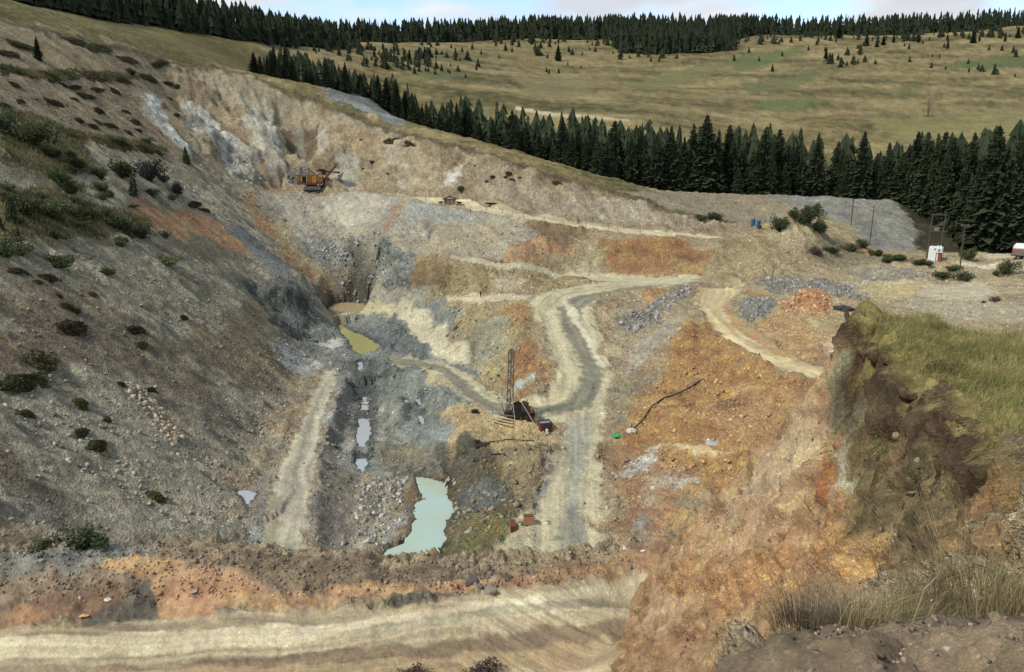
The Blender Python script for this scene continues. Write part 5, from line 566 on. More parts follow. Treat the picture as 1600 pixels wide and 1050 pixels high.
def track(name, x, y):
    """distance across and along a road from its centre line"""
    best = np.full(len(x), 1e9); lat = np.zeros(len(x)); alo = np.zeros(len(x)); s0 = 0.0
    for ln in ([RL[name]] + ([RL['lower_road']] if name == 'switchback_road' else [])):
        for i in range(len(ln) - 1):
            a, b = ln[i], ln[i + 1]; d = b - a; l = np.hypot(*d); d = d / l
            t = np.clip((x - a[0]) * d[0] + (y - a[1]) * d[1], 0, l); qx = x - a[0] - t * d[0]; qy = y - a[1] - t * d[1]; r2 = qx * qx + qy * qy
            g = r2 < best; best = np.where(g, r2, best); lat = np.where(g, np.sqrt(r2) * np.sign(qx * d[1] - qy * d[0] + 1e-9), lat); alo = np.where(g, s0 + t, alo); s0 += l
    return lat, alo
def paint(x, y, z):
    """colour, relief amplitude and owner of every point of the land"""
    n = len(x); xs = x + .61 * z; ys = y + .53 * z
    col = np.tile(srgb((160, 144, 114), ALB), (n, 1)); amp = np.full(n, .4); own = np.zeros(n, np.int32); rill = np.zeros(n); rang = np.full(n, math.radians(118.))
    w1 = fbm(xs, ys, 7, 4, 11); w2 = fbm(xs, ys, 7, 4, 23); v1 = fbm(xs, ys, 1.6, 4, 31); v2 = fbm(xs, ys, 1.6, 4, 43)
    big = fbm(xs, ys, 9, 5, 57, .6); fine = fbm(xs, ys, 2.2, 5, 91, .6)
    for q in ZN:
        s = q.soft; m = s * 2.2
        lo = q.p.min(0) - m; hi = q.p.max(0) + m
        k = np.where((x > lo[0]) & (x < hi[0]) & (y > lo[1]) & (y < hi[1]))[0]
        if len(k) == 0: continue
        xx, yy = x[k], y[k]
        if s > 1.2: wx, wy = w1[k] * s * 1.4 + v1[k] * .5, w2[k] * s * 1.4 + v2[k] * .5
        else: wx, wy = v1[k] * s * 1.3, v2[k] * s * 1.3
        d = signed(q.p, xx + wx, yy + wy)
        f = np.clip(.5 + d / s, 0, 1); f = f * f * (3 - 2 * f)
        g = f > 0.003
        if not g.any(): continue
        k = k[g]; f = f[g]; xx = x[k]; yy = y[k]
        if q.st is None: t = big[k] * .8 + fine[k] * .7
        else:
            c, sn = math.cos(q.st), math.sin(q.st); al = xx * c + yy * sn; ac = -xx * sn + yy * c
            sc = 1.0 if q.cls != 2 else .35
            t = fbm(ac / (2.2 * sc), al / (18 * sc), 1.0, 5, 5, .6) * 1.0 + fine[k] * .35 + big[k] * .55
            rill[k] = rill[k] * (1 - f) + f; rang[k] = q.st
        if q.obj in RL:
            la, lo_ = track(q.obj, xx, yy); la = la + fbm(xx, yy, 14, 2, 3) * 1.2; sc = .45 if q.cls == 2 else 1.0
            t = noise2(la / (.9 * sc), lo_ / 45, 7) * .9 + noise2(la / (.33 * sc), lo_ / 16, 8) * .6 + noise2(la / (.14 * sc), lo_ / 7, 9) * .3 + fine[k] * .25 + big[k] * .4
        elif q.cls == 2: t = fbm(xs[k], ys[k], .9, 5, 71, .6) * 1.1
        elif q.cls == 1: t = fbm(xx * .3, yy, 26, 5, 77, .62) * .9 + fbm(xx, yy, 5, 4, 79, .65) * .5
        t = np.clip(.5 + t * (1.7 if q.obj in RL else 1.3), -.25, 1.25)[:, None]
        cc = q.a * (1 - t) + q.b * t
        col[k] = col[k] * (1 - f[:, None]) + cc * f[:, None]
        amp[k] = amp[k] * (1 - f) + q.amp * f
        if q.st is None: rill[k] *= (1 - f)
        if q.obj != '-': own[k[f > .5]] = OBJN.index(q.obj)
        elif q.cls == 0: own[k[f > .5]] = 0
    for nm, lev, p in PD:                       # wet mud round the water
        m = 1.6 if nm in ('olive', 'milky', 'brown') else .7
        lo = p.min(0) - 3; hi = p.max(0) + 3; k = np.where((x > lo[0]) & (x < hi[0]) & (y > lo[1]) & (y < hi[1]))[0]
        if len(k): d = signed(p, x[k] + v1[k] * .8, y[k] + v2[k] * .8); f = np.clip(1 + d / m, 0, 1)[:, None]; col[k] = col[k] * (1 - .55 * f)
    return col, amp, own, rill, rang

def normals(x, y, z):
    g = np.stack([x, y, z], -1).reshape(nr, na, 3); du = np.gradient(g, axis=0); dv = np.gradient(g, axis=1)
    n = np.cross(dv, du); n /= np.linalg.norm(n, axis=2, keepdims=True) + 1e-12
    n[n[..., 2] < 0] *= -1
    return n.reshape(-1, 3)
def relief(x, y, z, amp, rill, rang, nrm):
    """the fine shape of the land, raised along the surface normal on top of the surveyed heights"""
    nearf = np.clip((52 - y) / 6, 0, 1); far = np.clip((y - 310) / 60, 0, 1); xs = x + .61 * z; ys = y + .53 * z
    a1 = fbm(xs, ys, 6.5, 4, 101) * 1.4 + ridged(xs, ys, 2.8, 4, 111) * .8 + fbm(xs, ys, .9, 2, 121) * .35
    a2 = fbm(xs, ys, 2.2, 4, 131) * 1.4 + ridged(xs, ys, .8, 4, 141) * .9 + (ridged(xs, ys, .3, 3, 143) * .55 + fbm(xs, ys, .11, 2, 147) * .35 - np.clip(1 - np.abs(noise2(xs / 1.1, ys / 1.1, 149)) / .05, 0, 1) * .9) * np.clip((x + 1) / 3, 0, 1) * np.clip((31 - y) / 3, 0, 1)
    ca, sa = np.cos(rang), np.sin(rang); al = x * ca + y * sa; ac = -x * sa + y * ca
    wob = fbm(x, y, 9, 3, 145) * 2.5
    rl = (np.abs(noise2((ac + wob) / 3.1, al / 24, 151)) * -1.3 + noise2((ac + wob) / 8.5, al / 45, 161) * 1.8)
    st = fbm(xs, ys, 4.5, 3, 233) * 5; st = (np.floor(st) + np.clip((st - np.floor(st)) * 3.5, 0, 1)) / 5 * 2.2
    a1 = a1 + st * np.clip((amp - .45) * 2.2, 0, 1)
    st2 = fbm(xs, ys, 1.1, 3, 239) * 5; a2 = a2 + (np.floor(st2) + np.clip((st2 - np.floor(st2)) * 3.5, 0, 1)) / 5 * 1.4
    dz = amp * ((a1 + rl * rill * 1.3) * (1 - nearf) + a2 * nearf)
    dz = dz * (1 - far) + far * fbm(x, y, 60, 4, 181) * 2.2
    q = np.stack([x, y, z], -1) + nrm * dz[:, None]
    x, y, z = q[:, 0].copy(), q[:, 1].copy(), q[:, 2].copy()
    for nm, lev, p in PD:
        lo = p.min(0) - 5; hi = p.max(0) + 5
        i = np.where((x > lo[0]) & (x < hi[0]) & (y > lo[1]) & (y < hi[1]))[0]
        if len(i) == 0: continue
        wb = .45 if nm in ('olive', 'milky', 'brown') else .25
        d = signed(p, x[i] + fbm(x[i], y[i], 1.7, 3, 211) * wb, y[i] + fbm(x[i], y[i], 1.7, 3, 221) * wb)
        bank = lev + .06 + np.clip(-d, 0, 9) * .3
        ins = np.clip(d / .8 + .2, 0, 1)
        zi = z[i]
        zi = np.where(d > 0, np.minimum(zi, lev - .12 - .3 * ins), np.where(d > -4.5, np.maximum(zi, lev + .05 + .10 * np.clip(-d, 0, 1)), zi))
        f = np.clip(1 + d / 3.0, 0, 1) * (d <= 0)
        z[i] = zi * (1 - f * .7) + np.minimum(zi, bank) * f * .7
    return x, y, z
Zb = grade(X, Y, base_height(X, Y))
VC, VA, VO, VR, VG = paint(X, Y, Zb)
VN = normals(X, Y, Zb)
PX, PY, PZ = relief(X, Y, Zb, VA, VR, VG, VN)
_GP = PZ.reshape(nr, na); _GO = VO.reshape(nr, na)
def _cell(x, y):
    r = np.hypot(x, y); a = np.arctan2(x, y)
    i = np.clip(np.interp(r, rr, np.arange(nr)), 0, nr - 1.001); j = np.clip(np.interp(a, an, np.arange(na)), 0, na - 1.001)
    return i, j
def land_z(x, y):
    """height of the finished land at given points"""
    x = np.atleast_1d(np.asarray(x, float)); y = np.atleast_1d(np.asarray(y, float)); i, j = _cell(x, y)
    i0 = i.astype(int); j0 = j.astype(int); fi = i - i0; fj = j - j0
    return (_GP[i0, j0] * (1 - fi) * (1 - fj) + _GP[i0 + 1, j0] * fi * (1 - fj) + _GP[i0, j0 + 1] * (1 - fi) * fj + _GP[i0 + 1, j0 + 1] * fi * fj)
def land_attr(A, x, y):
    i, j = _cell(np.atleast_1d(np.asarray(x, float)), np.atleast_1d(np.asarray(y, float)))
    return A.reshape((nr, na) + A.shape[1:])[np.round(i).astype(int), np.round(j).astype(int)]

ii = np.arange(NV).reshape(nr, na)
quads = np.stack([ii[:-1, :-1], ii[1:, :-1], ii[1:, 1:], ii[:-1, 1:]], -1).reshape(-1, 4)
quads = quads[:, [0, 3, 2, 1]][:, ::-1] if False else np.stack([ii[:-1, :-1], ii[:-1, 1:], ii[1:, 1:], ii[1:, :-1]], -1).reshape(-1, 4)[:, ::-1]
fo = VO[quads].max(1)
P3 = np.stack([PX, PY, PZ], -1).astype(np.float32)
def link(name, me, m=None, parent=None):
    o = bpy.data.objects.new(name, me); COL.objects.link(o)
    if m is not None:
        if len(me.materials) == 0: me.materials.append(m)
    if parent is not None: o.parent = parent
    return o
def np_mesh(name, v, f, smooth=False):
    f = np.asarray(f); k = f.shape[1]
    me = bpy.data.meshes.new(name); me.vertices.add(len(v)); me.vertices.foreach_set('co', np.asarray(v, np.float32).ravel())
    me.loops.add(f.size); me.loops.foreach_set('vertex_index', f.ravel().astype(np.int32)); me.polygons.add(len(f))
    me.polygons.foreach_set('loop_start', np.arange(0, f.size, k, dtype=np.int32)); me.polygons.foreach_set('loop_total', np.full(len(f), k, np.int32))
    if smooth: me.polygons.foreach_set('use_smooth', np.ones(len(f), bool))
    me.update(); return me
LAND_NAMES = {'ground': 'quarry_ground', 'hillside': 'hillside', 'spoil_heap': 'spoil_heap', 'spoil_heap_far': 'spoil_heap', 'spur_bank': 'bank', 'spur_top': 'ground', 'grass_plateau': 'grass_plateau',
              'foreground_road': 'road', 'switchback_road': 'road', 'left_ridge_road': 'road', 'upper_bench_road': 'road', 'right_bench_road': 'road'}
for oi, nm in enumerate(OBJN):
    sel = quads[fo == oi]
    if len(sel) == 0: continue
    used, inv = np.unique(sel, return_inverse=True)
    me = np_mesh(nm, P3[used], inv.reshape(-1, 4), True)
    ca = me.color_attributes.new('earth_colour', 'FLOAT_COLOR', 'POINT')
    ca.data.foreach_set('color', np.concatenate([VC[used], np.ones((len(used), 1))], 1).astype(np.float32).ravel())
    ra = me.attributes.new('relief', 'FLOAT', 'POINT'); ra.data.foreach_set('value', VA[used].astype(np.float32))
    o = link(LAND_NAMES[nm], me)
    o['kind'] = 'structure'
    if nm in ('hillside', 'grass_plateau'): me.materials.append(TURF if nm == 'hillside' else EARTH_NEAR)
    elif nm == 'spur_top': me.materials.append(EARTH_SOIL)
    elif nm == 'spur_bank': me.materials.append(EARTH_NEAR)
    elif nm == 'foreground_road': me.materials.append(EARTH_BERM)
    else:
        me.materials.append(EARTH); me.materials.append(EARTH_BERM); me.materials.append(EARTH_NEAR)
        cy = P3[used][inv.reshape(-1, 4)[:, 0], 1]; cxx = P3[used][inv.reshape(-1, 4)[:, 0], 0]
        me.polygons.foreach_set('material_index', np.where(cy > 46, 0, np.where((cy < 30) & (cxx > 2), 2, 1)).astype(np.int32)); me.update()

# ------------------------------------------------------------------ water
def water_mat(name, col, rough=0.06):
    m = bpy.data.materials.new(name); m.use_nodes = True; t = m.node_tree; b = t.nodes['Principled BSDF']
    b.inputs['Roughness'].default_value = rough; b.inputs['IOR'].default_value = 1.33; b.inputs['Specular IOR Level'].default_value = 0.5
    tc = t.nodes.new('ShaderNodeTexCoord'); n = t.nodes.new('ShaderNodeTexNoise'); n.inputs['Scale'].default_value = .14; n.inputs['Detail'].default_value = 3
    t.links.new(tc.outputs['Object'], n.inputs['Vector']); mx = t.nodes.new('ShaderNodeMixRGB'); mx.inputs[1].default_value = rgba(col[0]); mx.inputs[2].default_value = rgba(col[1])
    r = t.nodes.new('ShaderNodeMapRange'); r.inputs['From Min'].default_value = .35; r.inputs['From Max'].default_value = .65; t.links.new(n.outputs['Fac'], r.inputs[0]); t.links.new(r.outputs[0], mx.inputs[0])
    t.links.new(mx.outputs[0], b.inputs['Base Color'])
    w = t.nodes.new('ShaderNodeTexNoise'); w.inputs['Scale'].default_value = 5; t.links.new(tc.outputs['Object'], w.inputs['Vector'])
    bp = t.nodes.new('ShaderNodeBump'); bp.inputs['Strength'].default_value = .12; bp.inputs['Distance'].default_value = .02; t.links.new(w.outputs['Fac'], bp.inputs['Height']); t.links.new(bp.outputs[0], b.inputs['Normal'])
    return m
WM = {'olive': water_mat('olive_water', ((172, 166, 104), (160, 156, 102))), 'milky': water_mat('milky_water', ((178, 202, 188), (180, 192, 164))),
      'brown': water_mat('tan_water', ((186, 168, 124), (176, 158, 118))), 'tr': water_mat('pale_water', ((170, 176, 176), (176, 182, 180)), .03)}
for nm, lev, p in PD:
    c = p.mean(0); q = c + (p - c) * (1 + 1.6 / (np.linalg.norm(p - c, axis=1, keepdims=True) + .3))
    vv = np.concatenate([q, np.full((len(q), 1), lev)], 1)
    bm = bmesh.new(); bm.faces.new([bm.verts.new(w) for w in vv]); bmesh.ops.triangulate(bm, faces=bm.faces[:])
    for f_ in bm.faces:
        if f_.normal.z < 0: f_.normal_flip()
    me = bpy.data.meshes.new('water'); bm.to_mesh(me); bm.free()
    o = link('water', me, WM.get(nm, WM['tr'])); o['kind'] = 'structure'

# ------------------------------------------------------------------ loose stones and rubble (too many to count)
def stone_mesh_arrays(rs, n):
    """n irregular convex stones of unit size: (n,V,3) verts and (F,3) faces"""
    iv = np.array([(x, y, z) for x in (-1, 1) for y in (-1, 1) for z in (-1, 1)], float) * .7
    fc = np.array([(0, 1, 3), (0, 3, 2), (4, 6, 7), (4, 7, 5), (0, 4, 5), (0, 5, 1), (2, 3, 7), (2, 7, 6), (0, 2, 6), (0, 6, 4), (1, 5, 7), (1, 7, 3)])
    v = iv[None] * (0.35 + .8 * rs.rand(n, 8, 3)) * (np.array([.9, .75, .5]) + np.array([.5, .5, .4]) * rs.rand(n, 1, 3))
    a = rs.rand(n, 3) * 2 * np.pi
    for ax in range(3):
        c, s = np.cos(a[:, ax]), np.sin(a[:, ax]); i, j = [(1, 2), (0, 2), (0, 1)][ax]
        vi, vj = v[:, :, i].copy(), v[:, :, j].copy(); v[:, :, i] = vi * c[:, None] - vj * s[:, None]; v[:, :, j] = vi * s[:, None] + vj * c[:, None]
    return v, fc
def attr_mat(name, rough=.9):
    m = bpy.data.materials.new(name); m.use_nodes = True; t = m.node_tree; b = t.nodes['Principled BSDF']; b.inputs['Roughness'].default_value = rough; b.inputs['Specular IOR Level'].default_value = .15
    at = t.nodes.new('ShaderNodeAttribute'); at.attribute_name = 'tint'; tc = t.nodes.new('ShaderNodeTexCoord')
    n = t.nodes.new('ShaderNodeTexNoise'); n.inputs['Scale'].default_value = 9; n.inputs['Detail'].default_value = 3; t.links.new(tc.outputs['Object'], n.inputs['Vector'])
    r = t.nodes.new('ShaderNodeMapRange'); r.inputs['To Min'].default_value = .6; r.inputs['To Max'].default_value = 1.4; t.links.new(n.outputs['Fac'], r.inputs['Value'])
    v = t.nodes.new('ShaderNodeVectorMath'); v.operation = 'SCALE'; t.links.new(at.outputs['Color'], v.inputs[0]); t.links.new(r.outputs[0], v.inputs['Scale']); t.links.new(v.outputs[0], b.inputs['Base Color'])
    return m
STONE = attr_mat('loose_stone')
def tint_faces(me, cols, per):
    """one colour for every piece of `per` corners"""
    a = me.color_attributes.new('tint', 'FLOAT_COLOR', 'POINT'); c = np.concatenate([cols, np.ones((len(cols), 1))], 1)
    a.data.foreach_set('color', np.repeat(c, per, 0).astype(np.float32).ravel())
def poly_points(rs, p, n):
    lo, hi = p.min(0), p.max(0); o = np.zeros((0, 2))
    for _ in range(40):
        q = lo + rs.rand(n * 2, 2) * (hi - lo); q = q[signed(p, q[:, 0], q[:, 1]) > 0]; o = np.concatenate([o, q])
        if len(o) >= n: break
    return o[:n]
def scatter_stones(name, seed, groups, sink=.25):
    """groups: (polygon, count, size_min, size_max, tint or None, spread of brightness)"""
    rs = np.random.RandomState(seed); VV, CC = [], []
    for p, n, s0, s1, tint, spread in groups:
        q = poly_points(rs, np.asarray(p, float), n); n = len(q)
        if n == 0: continue
        dens = fbm(q[:, 0], q[:, 1], (s0 + s1) * 8, 3, seed)
        q = q[dens > -.12 - .5 * rs.rand(n)]; n = len(q)
        ow = land_attr(VO, q[:, 0], q[:, 1]); isroad = np.array([OBJN[k].endswith('road') for k in ow]); q = q[(~isroad) | (rs.rand(n) < .04)]; n = len(q)
        if n == 0: continue
        v, fc = stone_mesh_arrays(rs, n); s = s0 + (s1 - s0) * rs.rand(n) ** 3.2
        v = v * s[:, None, None] * .6
        zc = land_z(q[:, 0], q[:, 1]); nearf = 0
        v[:, :, 0] += q[:, 0, None]; v[:, :, 1] += q[:, 1, None]; v[:, :, 2] += (zc + s * (.22 - sink))[:, None]
        c = land_attr(VC, q[:, 0], q[:, 1]) if tint is None else np.tile(srgb(tint, ALB), (n, 1))
        b = (1.0 + spread * (rs.rand(n, 1) ** 1.5 * 1.6 - .55)); c = np.clip(c * b, 0.01, .8); g = c.mean(1, keepdims=True); c = c * .75 + g * .25
        VV.append(v); CC.append(c)
    v = np.concatenate(VV); c = np.concatenate(CC); n = len(v)
    f = (fc[None] + (np.arange(n) * 8)[:, None, None]).reshape(-1, 3)
    me = np_mesh(name, v.reshape(-1, 3), f); tint_faces(me, c, 8)
    o = link(name, me, STONE); o['kind'] = 'stuff'; return o
_L = lambda s: np.array([[float(q) for q in w.split(',')] for w in s.split()])
PITP = _L('-60,84 40,84 45,110 30,135 20,200 -20,215 -60,250 -80,240 -50,200 -45,140 -36,110')
LEFTP = _L('-30,70 -45,62 -80,75 -120,200 -105,270 -80,255 -48,190 -38,130 -34,100')
BERMP = _L('-30,32 -12,33.3 0,34.5 6,36 7.5,39.5 -2,36.8 -10,36.6 -20,37 -30,36.5')
ROADNEAR = _L('-24,27.5 5,27.5 5,35.5 0,34.5 -12,33 -24,31')
SPURP = _L('3.4,26.5 5,29 8,26.5 9.5,22.5 8.3,17.5 6.9,12.4 5.6,8.6 3.5,7 2,9 1.5,14')
YARDP = _L('35,100 60,100 75,120 120,130 130,190 60,200 40,180 42,150 35,125')
scatter_stones('loose_stones', 3, [(PITP, 14000, .12, .75, None, .5), (LEFTP, 8000, .12, .7, None, .4), (YARDP, 5000, .12, .7, None, .5)])
scatter_stones('rubble', 5, [(BERMP, 7500, .02, .22, None, .5), (BERMP, 45, .25, .5, None, .4), (ROADNEAR, 900, .02, .12, None, .5)])
scatter_stones('scree_stones', 9, [(SPURP, 14000, .01, .10, None, .45), (_L('1.0,2.4 2.4,2.4 4.4,5.2 3.2,5.8 1.6,4.8'), 2600, .006, .05, None, .6), (_L('1.0,2.4 2.4,2.4 4.4,5.2 3.2,5.8 1.6,4.8'), 120, .015, .04, (176, 164, 144), .3)])
scatter_stones('rubble', 12, [(p_, n * 2, .25, 1.1, t, .6) for p_, n, t in RUBBLE])

# ------------------------------------------------------------------ plants
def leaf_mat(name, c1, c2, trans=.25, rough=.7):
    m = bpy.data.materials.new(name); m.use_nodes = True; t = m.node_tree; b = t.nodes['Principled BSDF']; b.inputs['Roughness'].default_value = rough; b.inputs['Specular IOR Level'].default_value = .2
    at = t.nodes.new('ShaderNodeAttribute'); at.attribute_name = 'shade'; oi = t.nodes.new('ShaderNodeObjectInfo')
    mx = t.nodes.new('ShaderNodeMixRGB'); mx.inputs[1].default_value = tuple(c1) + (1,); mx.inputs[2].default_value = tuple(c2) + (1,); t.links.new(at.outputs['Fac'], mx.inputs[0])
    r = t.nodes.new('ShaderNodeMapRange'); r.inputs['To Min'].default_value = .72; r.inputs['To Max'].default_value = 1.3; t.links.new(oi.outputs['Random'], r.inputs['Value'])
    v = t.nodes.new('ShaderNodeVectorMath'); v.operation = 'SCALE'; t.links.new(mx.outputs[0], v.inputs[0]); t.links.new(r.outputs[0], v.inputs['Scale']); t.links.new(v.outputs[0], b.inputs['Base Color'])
    if trans:
        tr = t.nodes.new('ShaderNodeBsdfTranslucent'); t.links.new(v.outputs[0], tr.inputs['Color']); ms = t.nodes.new('ShaderNodeMixShader'); ms.inputs[0].default_value = trans
        t.links.new(b.outputs[0], ms.inputs[1]); t.links.new(tr.outputs[0], ms.inputs[2]); t.links.new(ms.outputs[0], t.nodes['Material Output'].inputs['Surface'])
    return m
def set_shade(me, a):
    at = me.attributes.new('shade', 'FLOAT', 'POINT'); at.data.foreach_set('value', np.asarray(a, np.float32))
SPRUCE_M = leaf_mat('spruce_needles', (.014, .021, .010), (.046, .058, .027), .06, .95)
BARK = mat('bark', (92, 76, 62), .9, 0, .3, 6)
GREYWOOD = mat('grey_dead_wood', (134, 124, 112), .9, 0, .3, 6)
def tag(o, label=None, cat=None, group=None, kind=None):
    if label: o['label'] = label
    if cat: o['category'] = cat
    if group: o['group'] = group
    if kind: o['kind'] = kind
    return o
def empty(name, loc, rz=0.0):
    o = bpy.data.objects.new(name, None); COL.objects.link(o); o.empty_display_size = .3; o.location = loc; o.rotation_euler = (0, 0, rz); return o

def tri_mesh(name, tris, shade=None):
    v = np.asarray(tris, np.float32).reshape(-1, 3); me = np_mesh(name, v, np.arange(len(v)).reshape(-1, 3))
    if shade is not None: set_shade(me, np.repeat(np.asarray(shade, np.float32), 3))
    return me
def spruce_tris(rs, whorls, nb, twigs, slim=.17, base=.04, ragged=.3):
    """crown of unit height as triangles: whorls of drooping boughs with hanging twigs"""
    T, Sh = [], []
    for i in range(whorls):
        t = base + (1 - base) * (i + rs.rand() * .7) / whorls; t = min(t, .985)
        R_ = slim * ((1 - t) ** .82) * (1 + .12 * math.sin(i * 2.3)) + .006
        if t < base + .1: R_ *= .75
        n = nb if t < .8 else max(4, nb - 2); a0 = rs.rand() * 6.28
        for k in range(n):
            if rs.rand() < ragged * .25: continue
            a = a0 + 6.283 * k / n + (rs.rand() - .5) * .5; L_ = R_ * (1 - ragged + 1.6 * ragged * rs.rand()); ca, sa = math.cos(a), math.sin(a)
            droop = (.42 - .5 * t) * L_ * (.7 + .6 * rs.rand()); w = L_ * .17 + .004
            def P(r_, s_, dz): return (ca * r_ - sa * s_, sa * r_ + ca * s_, t + dz)
            sh = .15 + .75 * rs.rand()
            T.append((P(0, -w * .25, .012), P(L_ * .62, w, -droop * .55), P(L_ * .55, -w, -droop * .5))); Sh.append(sh)
            T.append((P(L_ * .5, -w * .9, -droop * .45), P(L_ * .6, w * .9, -droop * .5), P(L_ * 1.06, (rs.rand() - .5) * w, -droop * .85))); Sh.append(min(1, sh + .25))
            for q in range(twigs):
                r0 = L_ * (.25 + .7 * rs.rand()); sd = 1 if q % 2 else -1; hw = w * (.7 + .5 * rs.rand()); hz = -droop * r0 / L_ - .030 * (.5 + rs.rand())
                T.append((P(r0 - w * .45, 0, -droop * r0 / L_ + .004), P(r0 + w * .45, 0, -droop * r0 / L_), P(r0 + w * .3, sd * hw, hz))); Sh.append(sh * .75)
    T.append(((-.006, 0, .93), (.006, 0, .93), (0, 0, 1.02))); Sh.append(.5); T.append(((0, -.006, .93), (0, .006, .93), (0, 0, 1.02))); Sh.append(.5)
    return np.array(T), np.array(Sh)
def cone_tris(rs, layers, n, slim, base, jag=.25):
    """overlapping skirts of boughs: a closed dark mass with a toothed outline"""
    T, Sh = [], []
    for i in range(layers):
        t0 = base + (1 - base) * i / layers; sp = (1 - base) / layers; R_ = slim * (1 - t0) ** .85 * (.9 + .2 * rs.rand()); top = min(1.0, t0 + sp * 2.1); rt = slim * max(0, 1 - top) ** .85 * .35
        a0 = rs.rand() * 6.28; sh = .15 + .5 * rs.rand()
        for k in range(n):
            a, b = a0 + 6.283 * k / n, a0 + 6.283 * (k + 1) / n; m = (a + b) / 2; r0 = R_ * (1 - jag + 2 * jag * rs.rand()); dz = sp * (rs.rand() - .5) * .7; ri = R_ * .55
            P = lambda a_, r_, z_: (math.cos(a_) * r_, math.sin(a_) * r_, z_)
            T.append((P(a, ri, t0 + sp * .35), P(m, r0, t0 + dz), P(m, rt, top))); Sh.append(np.clip(sh + .3 * rs.rand(), 0, 1)); T.append((P(m, r0, t0 + dz), P(b, ri, t0 + sp * .35), P(m, rt, top))); Sh.append(np.clip(sh + .3 * rs.rand() - .1, 0, 1))
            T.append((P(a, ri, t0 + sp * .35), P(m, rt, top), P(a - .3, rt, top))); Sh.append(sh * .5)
    return np.array(T), np.array(Sh)
def tube_arrays(pts, rad, n=7):
    pts = [Vector(p) for p in pts]; V, F = [], []
    for i, p in enumerate(pts):
        d = (pts[min(i + 1, len(pts) - 1)] - pts[max(i - 1, 0)]).normalized(); u = d.orthogonal().normalized(); w = d.cross(u)
        if i and abs(u.dot(pu)) < .99:
            u = (pu - d * pu.dot(d)).normalized(); w = d.cross(u)
        pu = u; r = rad[i] if hasattr(rad, '__len__') else rad
        for k in range(n):
            a = 2 * math.pi * k / n; V.append(p + (u * math.cos(a) + w * math.sin(a)) * r)
    for i in range(len(pts) - 1):
        for k in range(n): F.append((i * n + k, i * n + (k + 1) % n, (i + 1) * n + (k + 1) % n, (i + 1) * n + k))
    F.append(tuple(range(n))[::-1]); F.append(tuple(range((len(pts) - 1) * n, len(pts) * n)))
    return V, F
def py_mesh(name, V, F, smooth=False):
    me = bpy.data.meshes.new(name); me.from_pydata([tuple(v) for v in V], [], [tuple(f) for f in F])
    if smooth: me.polygons.foreach_set('use_smooth', np.ones(len(me.polygons), bool))
    me.update(); return me
def tube(name, pts, rad, m, parent=None, n=7, smooth=True):
    V, F = tube_arrays(pts, rad, n); return link(name, py_mesh(name, V, F, smooth), m, parent)

rs = np.random.RandomState(21)
SPR_V = []
for i, (wh, nb, tw, sl, ba, rg) in enumerate([(38, 12, 5, .20, .05, .35), (36, 12, 5, .235, .03, .4), (36, 9, 5, .165, .12, .5), (34, 12, 5, .22, .02, .3), (34, 9, 5, .18, .2, .6)]):
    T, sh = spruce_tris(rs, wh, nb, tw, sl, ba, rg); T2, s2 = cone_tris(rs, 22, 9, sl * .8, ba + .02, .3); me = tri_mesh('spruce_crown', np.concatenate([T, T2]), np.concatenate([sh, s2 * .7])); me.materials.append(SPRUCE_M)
    V, F = tube_arrays([(0, 0, -.04), (0, 0, .3), (0, 0, .75), (0, 0, .99)], [.018, .0135, .007, .001], 6); tm = py_mesh('spruce_trunk', V, F, True); tm.materials.append(BARK)
    SPR_V.append((me, tm))
T, sh = spruce_tris(rs, 13, 8, 2, .30, .02, .3); T2, s2 = cone_tris(rs, 9, 8, .27, .02, .3); YOUNG = tri_mesh('young_spruce_crown', np.concatenate([T, T2]), np.concatenate([sh, s2])); YOUNG.materials.append(SPRUCE_M)
V, F = tube_arrays([(0, 0, -.05), (0, 0, .5), (0, 0, .97)], [.03, .02, .002], 5); YTR = py_mesh('young_spruce_trunk', V, F, True); YTR.materials.append(BARK)
def spruce(x, y, h, label, group=None, var=None, young=False, z=None, fat=1.0):
    z = float(land_z(x, y)[0]) - .15 if z is None else z
    t = empty('spruce_tree', (x, y, z), rs.rand() * 6.28); t.rotation_euler[0] = (rs.rand() - .5) * .05; t.scale = (h * fat, h * fat, h)
    cm, tm = (YOUNG, YTR) if young else SPR_V[rs.randint(5) if var is None else var]
    link('crown', cm, None, t); link('trunk', tm, None, t)
    return tag(t, label, 'tree', group)
def grove_mesh(name, pos, whorls, nb, twigs, label=None, slim=.17):
    """a far wood that reads as one mass: many small spruces in one sheet of foliage"""
    TT, SS = [], []; base = [cone_tris(rs, whorls, nb, slim * (.7 + .6 * rs.rand()), .02, .5) for _ in range(9)]
    for (x, y, z, h) in pos:
        T, sh = base[rs.randint(9)]; a = rs.rand() * 6.28; c, s = math.cos(a), math.sin(a); f = h * (.85 + .4 * rs.rand())
        TT.append(np.stack([(T[..., 0] * c - T[..., 1] * s) * f + x, (T[..., 0] * s + T[..., 1] * c) * f + y, T[..., 2] * h + z], -1)); SS.append(np.clip(sh * (.3 + .7 * rs.rand()), 0, 1))
    me = tri_mesh(name, np.concatenate(TT), np.concatenate(SS)); o = link(name, me, SPRUCE_M); return tag(o, label, None, None, 'stuff')

